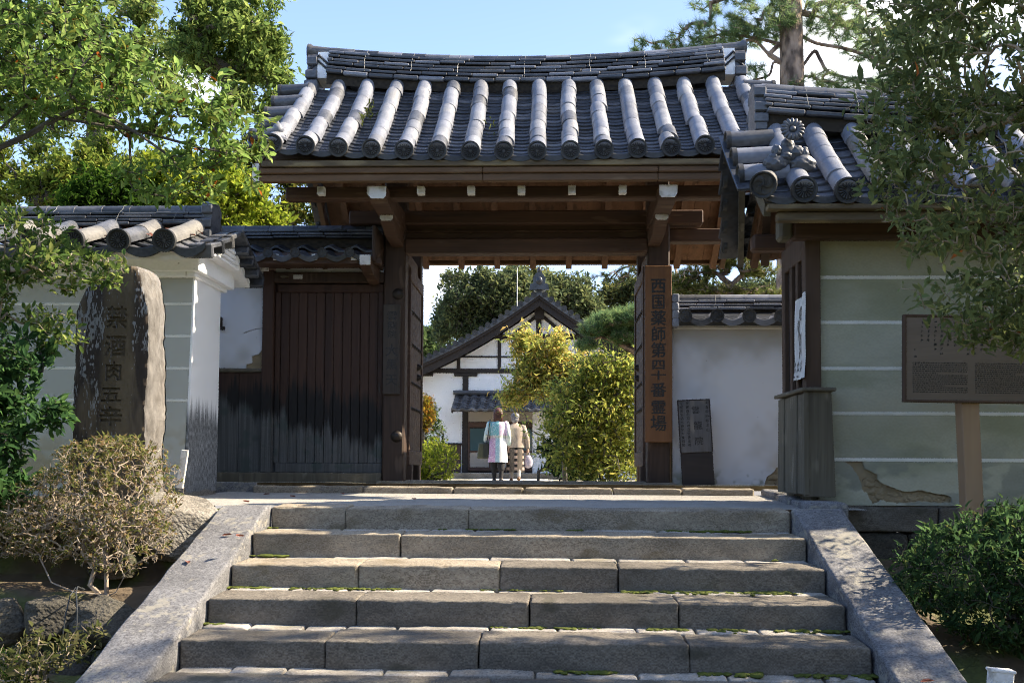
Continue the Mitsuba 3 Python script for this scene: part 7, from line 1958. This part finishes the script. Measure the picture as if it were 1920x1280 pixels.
for i, (lab, px, py, y, r, cols) in enumerate([('clipped yellow-green azalea mound by the courtyard path, nearest the gate', 812, 862, 15, (0.40, 0.4, 0.33), YG), ('clipped green azalea mound behind the nearer one on the left', 800, 810, 16.5, (0.30, 0.4, 0.5), [(0.10, 0.16, 0.02), (0.16, 0.20, 0.03), (0.07, 0.12, 0.02)]),
                                             ('small reddish-yellow shrub beside the open left door leaf', 790, 770, 15.5, (0.18, 0.2, 0.28), [(0.34, 0.24, 0.03), (0.30, 0.14, 0.03), (0.2, 0.2, 0.03)])]):
    t = thing('azalea_mound', lab, 'bush')
    cc = c(px, py, y)
    broadleaf(t, [cc * [1, 1, 0] + [0, 0, -0.05], cc * [1, 1, 0] + [0, 0, 0.1]], [(cc, r), (cc + [-0.35, 0.1, -0.1], np.array(r) * 0.9)], 420, 130 + i, leaf=(0.045, 0.02), per=8, cols=cols, mat='leaf_soft', r_tip=0.004, r_max=0.02, seg=0.15, back=0.08, fine=False, jit=0.03, shell=0.85)


# pines
def curve(pts, k=5):
    """a smooth path through the points"""
    p = np.array(pts, float)
    q = np.vstack([2 * p[0] - p[1], p, 2 * p[-1] - p[-2]])
    out = []
    for i in range(1, len(q) - 2):
        for t in np.arange(k) / k:
            a, b, c_, d = q[i - 1], q[i], q[i + 1], q[i + 2]
            out.append(0.5 * (2 * b + (c_ - a) * t + (2 * a - 5 * b + 4 * c_ - d) * t * t + (3 * b - a - 3 * c_ + d) * t ** 3))
    return out + [p[-1]]


def pine(key, root, limbs, pads, n, seed, need=0.13, per=46, trunk_r=None, r_tip=0.007, r_max=0.09, cols=((0.16, 0.25, 0.125), (0.22, 0.31, 0.135), (0.28, 0.36, 0.15)), seg=0.22, wid=0.0042, upw=0.8):
    rng = np.random.default_rng(seed)
    limbs = [curve(l) for l in limbs]
    tips = in_blobs(pads, n, rng, 0.3)
    N, par, tn = grow([np.asarray(v, float) for v in root], tips, rng, seg, 0.25, limbs)
    wm, _, _ = wood_mesh(N, par, r_tip, r_max, 0.42, 6)
    if trunk_r is not None:
        tr = tube(np.array(root, float), trunk_r, 18)
        v = tr.vertices.copy(); ax = np.array([np.interp(v[:, 2], [p[2] for p in root], [p[k] for p in root]) for k in (0, 1)]).T
        d2 = v[:, :2] - ax; v[:, :2] += d2 * ((meshkit.noise(v * [9, 9, 4], seed) - 0.5) * 0.25)[:, None]
        tr.vertices = v
        add('trunk', tr, 'pine_bark', key, smooth=60)
    add('branches', wm, 'pine_bark', key, smooth=40)
    td = unit(unit(N[tn] - N[par[tn]]) + np.array([0, 0, upw]))
    k = per
    P, D = np.repeat(N[tn], k, 0), np.repeat(td, k, 0)
    R = rng.normal(size=P.shape); R -= D * (R * D).sum(1, keepdims=True); R = unit(R)
    a = rng.uniform(0.15, 1.25, (len(P), 1))
    dd = unit(D * np.cos(a) + R * np.sin(a))
    L = need * rng.uniform(0.6, 1.15, (len(P), 1))
    P = P - D * rng.uniform(0, need * 0.8, (len(P), 1))
    s = unit(np.cross(dd, rng.normal(size=dd.shape))) * wid
    V = np.stack([P - s, P + s, P + dd * L + s * 0.3 - [0, 0, 0.0]], 1)
    C = np.repeat(np.repeat(palette(cols, len(tn), rng, 0.15), k, 0)[:, None], 3, 1)
    add('needles', trimesh.Trimesh(V.reshape(-1, 3), np.arange(len(V) * 3).reshape(-1, 3), process=False), 'leaf_soft', key, smooth=False, color=C.reshape(-1, 3), kind='stuff')


t = thing('pine_tree', 'tall red-barked pine rising behind the right end of the gate roof', 'pine tree')
y = 17.0
pine(t, [c(1478, 900, y), c(1478, 560, y), c(1481, 400, y), c(1482, 250, y), c(1483, 120, y), c(1480, 0, y), c(1478, -160, y)],
     [[c(1478, 120, y), c(1450, 105, y), c(1440, 130, y), c(1410, 140, y)], [c(1478, 115, y), c(1440, 90, y), c(1410, 62, y), c(1370, 75, y), c(1320, 90, y), c(1270, 105, y), c(1240, 85, y)], [c(1460, 70, y), c(1420, 60, y), c(1360, 50, y), c(1310, 60, y)],
      [c(1485, 130, y), c(1460, 170, y), c(1420, 195, y), c(1390, 200, y)],
      [c(1500, 55, y), c(1530, 70, y), c(1580, 80, y), c(1625, 95, y)], [c(1505, 110, y), c(1525, 85, y), c(1535, 100, y), c(1550, 125, y), c(1580, 135, y)], [c(1500, 10, y), c(1530, 18, y), c(1570, 30, y)], [c(1480, -40, y), c(1400, -30, y), c(1330, -10, y)]],
     [(c(1215, 75, y), (0.39, 0.36, 0.19)), (c(1250, 85, y), (0.45, 0.42, 0.20)), (c(1345, 45, y), (0.65, 0.48, 0.25)), (c(1290, 55, y), (0.39, 0.36, 0.16)), (c(1420, 35, y), (0.65, 0.60, 0.28)), (c(1480, 20, y), (0.45, 0.48, 0.46)), (c(1570, 20, y), (0.59, 0.48, 0.31)), (c(1640, 60, y), (0.65, 0.48, 0.39)), (c(1530, 150, y), (0.65, 0.48, 0.19)), (c(1600, 165, y), (0.65, 0.48, 0.23)),
      (c(1700, 150, y), (0.65, 0.48, 0.31)), (c(1410, 130, y), (0.33, 0.36, 0.12)), (c(1330, 85, y), (0.52, 0.36, 0.12)), (c(1760, 60, y), (0.78, 0.60, 0.46)), (c(1360, -30, y), (0.78, 0.60, 0.23))], 1050, 141, need=0.18, per=50, wid=0.0036, trunk_r=[0.28, 0.24, 0.225, 0.215, 0.205, 0.19, 0.16], r_max=0.06)
t = thing('pine_tree', 'cloud-pruned pine in the courtyard at the right of the gate opening', 'pine tree')
y = 15.0
pine(t, [c(1290, 900, y), c(1280, 800, y), c(1255, 720, y), c(1225, 670, y)], [[c(1225, 670, y), c(1190, 655, y), c(1160, 640, y), c(1130, 628, y), c(1110, 632, y)], [c(1190, 655, y), c(1160, 668, y), c(1130, 676, y)]],
     [(c(1115, 610, y), (0.25, 0.3, 0.11)), (c(1150, 595, y), (0.35, 0.35, 0.14)), (c(1190, 590, y), (0.35, 0.35, 0.17)), (c(1175, 625, y), (0.35, 0.35, 0.12)), (c(1100, 640, y), (0.18, 0.2, 0.06)), (c(1225, 600, y), (0.3, 0.3, 0.2))], 900, 142, cols=((0.15, 0.25, 0.12), (0.21, 0.31, 0.13), (0.27, 0.36, 0.15)), need=0.12, per=60, r_max=0.06, wid=0.003)
t = thing('pine_tree', 'bushy garden pine showing over the white plaster wall, right of the gate', 'pine tree')
y = 14.0
pine(t, [c(1370, 900, y), c(1365, 700, y), c(1372, 560, y), c(1368, 530, y)], [[c(1368, 530, y), c(1345, 510, y), c(1330, 500, y)], [c(1368, 530, y), c(1390, 510, y), c(1410, 500, y)], [c(1370, 545, y), c(1410, 535, y), c(1440, 530, y)], [c(1370, 545, y), c(1330, 540, y), c(1290, 535, y)]],
     [(c(1290, 520, y), (0.30, 0.3, 0.16)), (c(1330, 490, y), (0.35, 0.35, 0.15)), (c(1380, 470, y), (0.30, 0.3, 0.16)), (c(1300, 545, y), (0.3, 0.3, 0.12)), (c(1420, 500, y), (0.3, 0.3, 0.1)), (c(1420, 545, y), (0.35, 0.3, 0.08)), (c(1350, 540, y), (0.3, 0.3, 0.08))], 650, 143, need=0.10, per=46, r_max=0.05, cols=((0.09, 0.12, 0.035), (0.14, 0.165, 0.05), (0.19, 0.20, 0.07)), wid=0.003)
t = thing('pine_tree', 'thin drooping pine spray hanging into the upper right of the gate opening', 'pine tree')
y = 18.0
pine(t, [c(1300, 900, y), c(1290, 600, y), c(1260, 480, y), c(1230, 480, y)], [[c(1230, 480, y), c(1190, 490, y), c(1160, 500, y), c(1140, 520, y)], [c(1190, 490, y), c(1170, 515, y), c(1150, 535, y)]],
     [(c(1150, 515, y), (0.30, 0.3, 0.12)), (c(1175, 505, y), (0.25, 0.3, 0.10)), (c(1120, 510, y), (0.12, 0.2, 0.06))], 60, 144, need=0.12, per=26, r_max=0.035, r_tip=0.006, cols=((0.05, 0.08, 0.03), (0.08, 0.10, 0.04)), upw=-0.2)

# wooded slope far behind
structure('hill', sheet(np.linspace(-160, 160, 60), np.linspace(55, 400, 50), lambda x, yy: -1.0 + np.clip((yy - 60) / 200, 0, 1) * 16 * (0.6 + 0.4 * np.sin(x * 0.03 + 1.0) + 0.25 * np.sin(x * 0.071))), 'hill_green', 'wooded hillside rising far behind the temple hall', 'hill')
FG = [(0.095, 0.125, 0.060), (0.120, 0.150, 0.065), (0.165, 0.185, 0.075), (0.075, 0.10, 0.055)]
far = [('broad dark evergreen rising behind the left slope of the hall roof', 900, 575, 44, [(0, 0, 0, 2.0, 1.5, 1.55), (0.9, 0, 0.7, 1.6, 1.4, 0.9), (-0.8, 0, -0.9, 1.2, 1.2, 1.0), (1.9, 0, 0.4, 1.2, 1.2, 0.9)], FG, 2200),
       ('olive-tinted tree behind the hall ridge', 975, 545, 48, [(0, 0, 0, 1.5, 1.4, 1.0), (1.2, 0, -0.3, 1.2, 1.2, 0.9)], [(0.18, 0.19, 0.07), (0.13, 0.15, 0.06), (0.22, 0.215, 0.075)], 1300),
       ('rounded tree behind the right slope of the hall roof', 1060, 560, 46, [(0, 0, 0, 1.1, 1.2, 0.9), (-0.9, 0, 0.1, 1.0, 1.0, 0.8), (0.7, 0, -0.7, 0.9, 0.9, 0.6)], FG, 1100),
       ('light green distant tree low at the left of the gate opening', 800, 645, 60, [(0, 0, 0, 1.8, 1.5, 1.1), (0.8, 0, -1.0, 1.5, 1.4, 0.9), (-1.2, 0, 0.2, 1.5, 1.5, 1.0)], [(0.11, 0.17, 0.06), (0.14, 0.20, 0.075), (0.09, 0.135, 0.06)], 1400),
       ('dark tree at the far right of the gate opening behind the pine', 1180, 565, 52, [(0, 0, 0, 1.8, 1.5, 0.9), (-1.3, 0, -0.7, 1.4, 1.2, 0.6), (1.5, 0, 0.3, 1.5, 1.5, 1.0)], [(0.095, 0.12, 0.05), (0.145, 0.16, 0.06), (0.18, 0.18, 0.06)], 1300),
       ('distant tree behind the courtyard pine over the white plaster wall', 1330, 560, 50, [(0, 0, 0, 2.2, 1.6, 1.0), (2.5, 0, 0, 2.0, 1.6, 1.0)], FG, 900)]
for i, (lab, px, py, yy, bl, cols, n) in enumerate(far):
    t = thing('far_tree', lab, 'tree')
    cc = c(px, py, yy)
    rng = np.random.default_rng(160 + i)
    blobs = [(cc + np.array(b[:3]), np.array(b[3:])) for b in bl]
    # lumpy crown: small clusters over the big ones
    big = in_blobs(blobs, 60, rng, 0.9)
    blobs2 = [(p, np.array([0.55, 0.55, 0.42]) * rng.uniform(0.7, 1.25)) for p in big]
    broadleaf(t, [cc * [1, 1, 0] + [0, 0, -0.5], cc * [1, 1, 0] + [0, 0, cc[2] * 0.5], cc - [0, 0, 0.8]], blobs2, int(n * 1.5), 170 + i, leaf=(0.20, 0.10), per=9, cols=cols, mat='leaf_soft', r_tip=0.012, r_max=0.25, seg=0.9, back=0.25, fine=False, jit=0.12, shell=0.8, extra=0)

# belt of far trees, off to both sides and behind the viewer, that closes the horizon
rng = np.random.default_rng(200)
bm, bc = [], []
V, C = [], []
for k in range(170):
    a = rng.uniform(0, 2 * np.pi)
    if abs(math.atan2(math.sin(a - math.pi / 2), math.cos(a - math.pi / 2))) < 0.62:
        rr0 = rng.uniform(60, 130)
    else:
        rr0 = rng.uniform(16, 60)
    h = rng.uniform(3, 6.0) * (1 if rr0 < 60 else 0.8)
    cx, cy = rr0 * math.cos(a), rr0 * math.sin(a)
    if cy > 0 and abs(cx) < 0.62 * cy and cy < 95:
        continue
    pts = in_blobs([((cx, cy, h * 0.55 - 0.8), (2.6, 2.6, h * 0.55))], 300, rng, 0.8)
    L = np.full(len(pts), 0.9) * rng.uniform(0.6, 1.3, len(pts))
    v, tt = leaf_mesh(pts, unit(rng.normal(size=pts.shape)), unit(rng.normal(size=pts.shape) + [0, 0, 0.8]), L, L * 0.5, fine=False)
    V.append(v); C.append(np.repeat(palette(FG, len(pts), rng)[:, None], v.shape[1], 1))
V, C = np.concatenate(V), np.concatenate(C)
F = (np.arange(len(V)) * V.shape[1])[:, None, None] + tt[None]
k = add('far_wood', trimesh.Trimesh(V.reshape(-1, 3), F.reshape(-1, 3), process=False), 'leaf_soft', smooth=True, color=C.reshape(-1, 3))
labels[k] = {'label': 'distant wood around the temple grounds', 'category': 'wood', 'kind': 'stuff'}

# fallen leaves on the stairs and the terrace
rng = np.random.default_rng(300)
spots = [(-2.13, 6.45, None, 'fallen red leaf, uppermost on the left cheek of the stairs'), (-2.20, 6.05, None, 'fallen red leaf halfway down the sunlit left cheek'), (-1.90, 6.18, None, 'fallen brown leaf at the left end of the second step from the top'),
         (1.78, 4.9, None, 'fallen brown leaf low on the dappled right cheek'), (-1.1, 8.2, 0, 'fallen leaf on the terrace, the one nearest the middle'), (-2.2, 8.6, 0, 'fallen leaf on the terrace in front of the side door sill'),
         (-2.6, 9.0, 0, 'fallen leaf on the terrace near the wall end'), (-1.9, 9.2, 0, 'fallen leaf just before the threshold kerb'), (-2.3, 7.6, 0, 'fallen leaf at the top left corner of the stairs'), (0.15, 4.78, None, 'fallen dark leaf on the lowest tread in view')]
for i, (x, y, z, lab) in enumerate(spots):
    if z is None:
        on = x < XL or x > XR
        z = (0.032 + (y - D1) * RISE / TREAD) if on else -math.floor((D1 - y) / TREAD) * RISE + 0.010
    else:
        z = 0.008 + 0.026 * (y - D1) / 3.0
    t = thing('fallen_leaf', lab, 'leaf', 'fallen leaves on the stairs and terrace')
    v, tt = leaf_mesh(np.array([[x, y, z]]), np.array([[math.cos(i * 2.1), math.sin(i * 2.1), 0.0]]), np.array([[0.1, 0.05, 1.0]]), np.array([0.07]), np.array([0.035]), 0.5, -0.12)
    add('blade', trimesh.Trimesh(v[0], tt, process=False), 'litter', t, smooth=True)
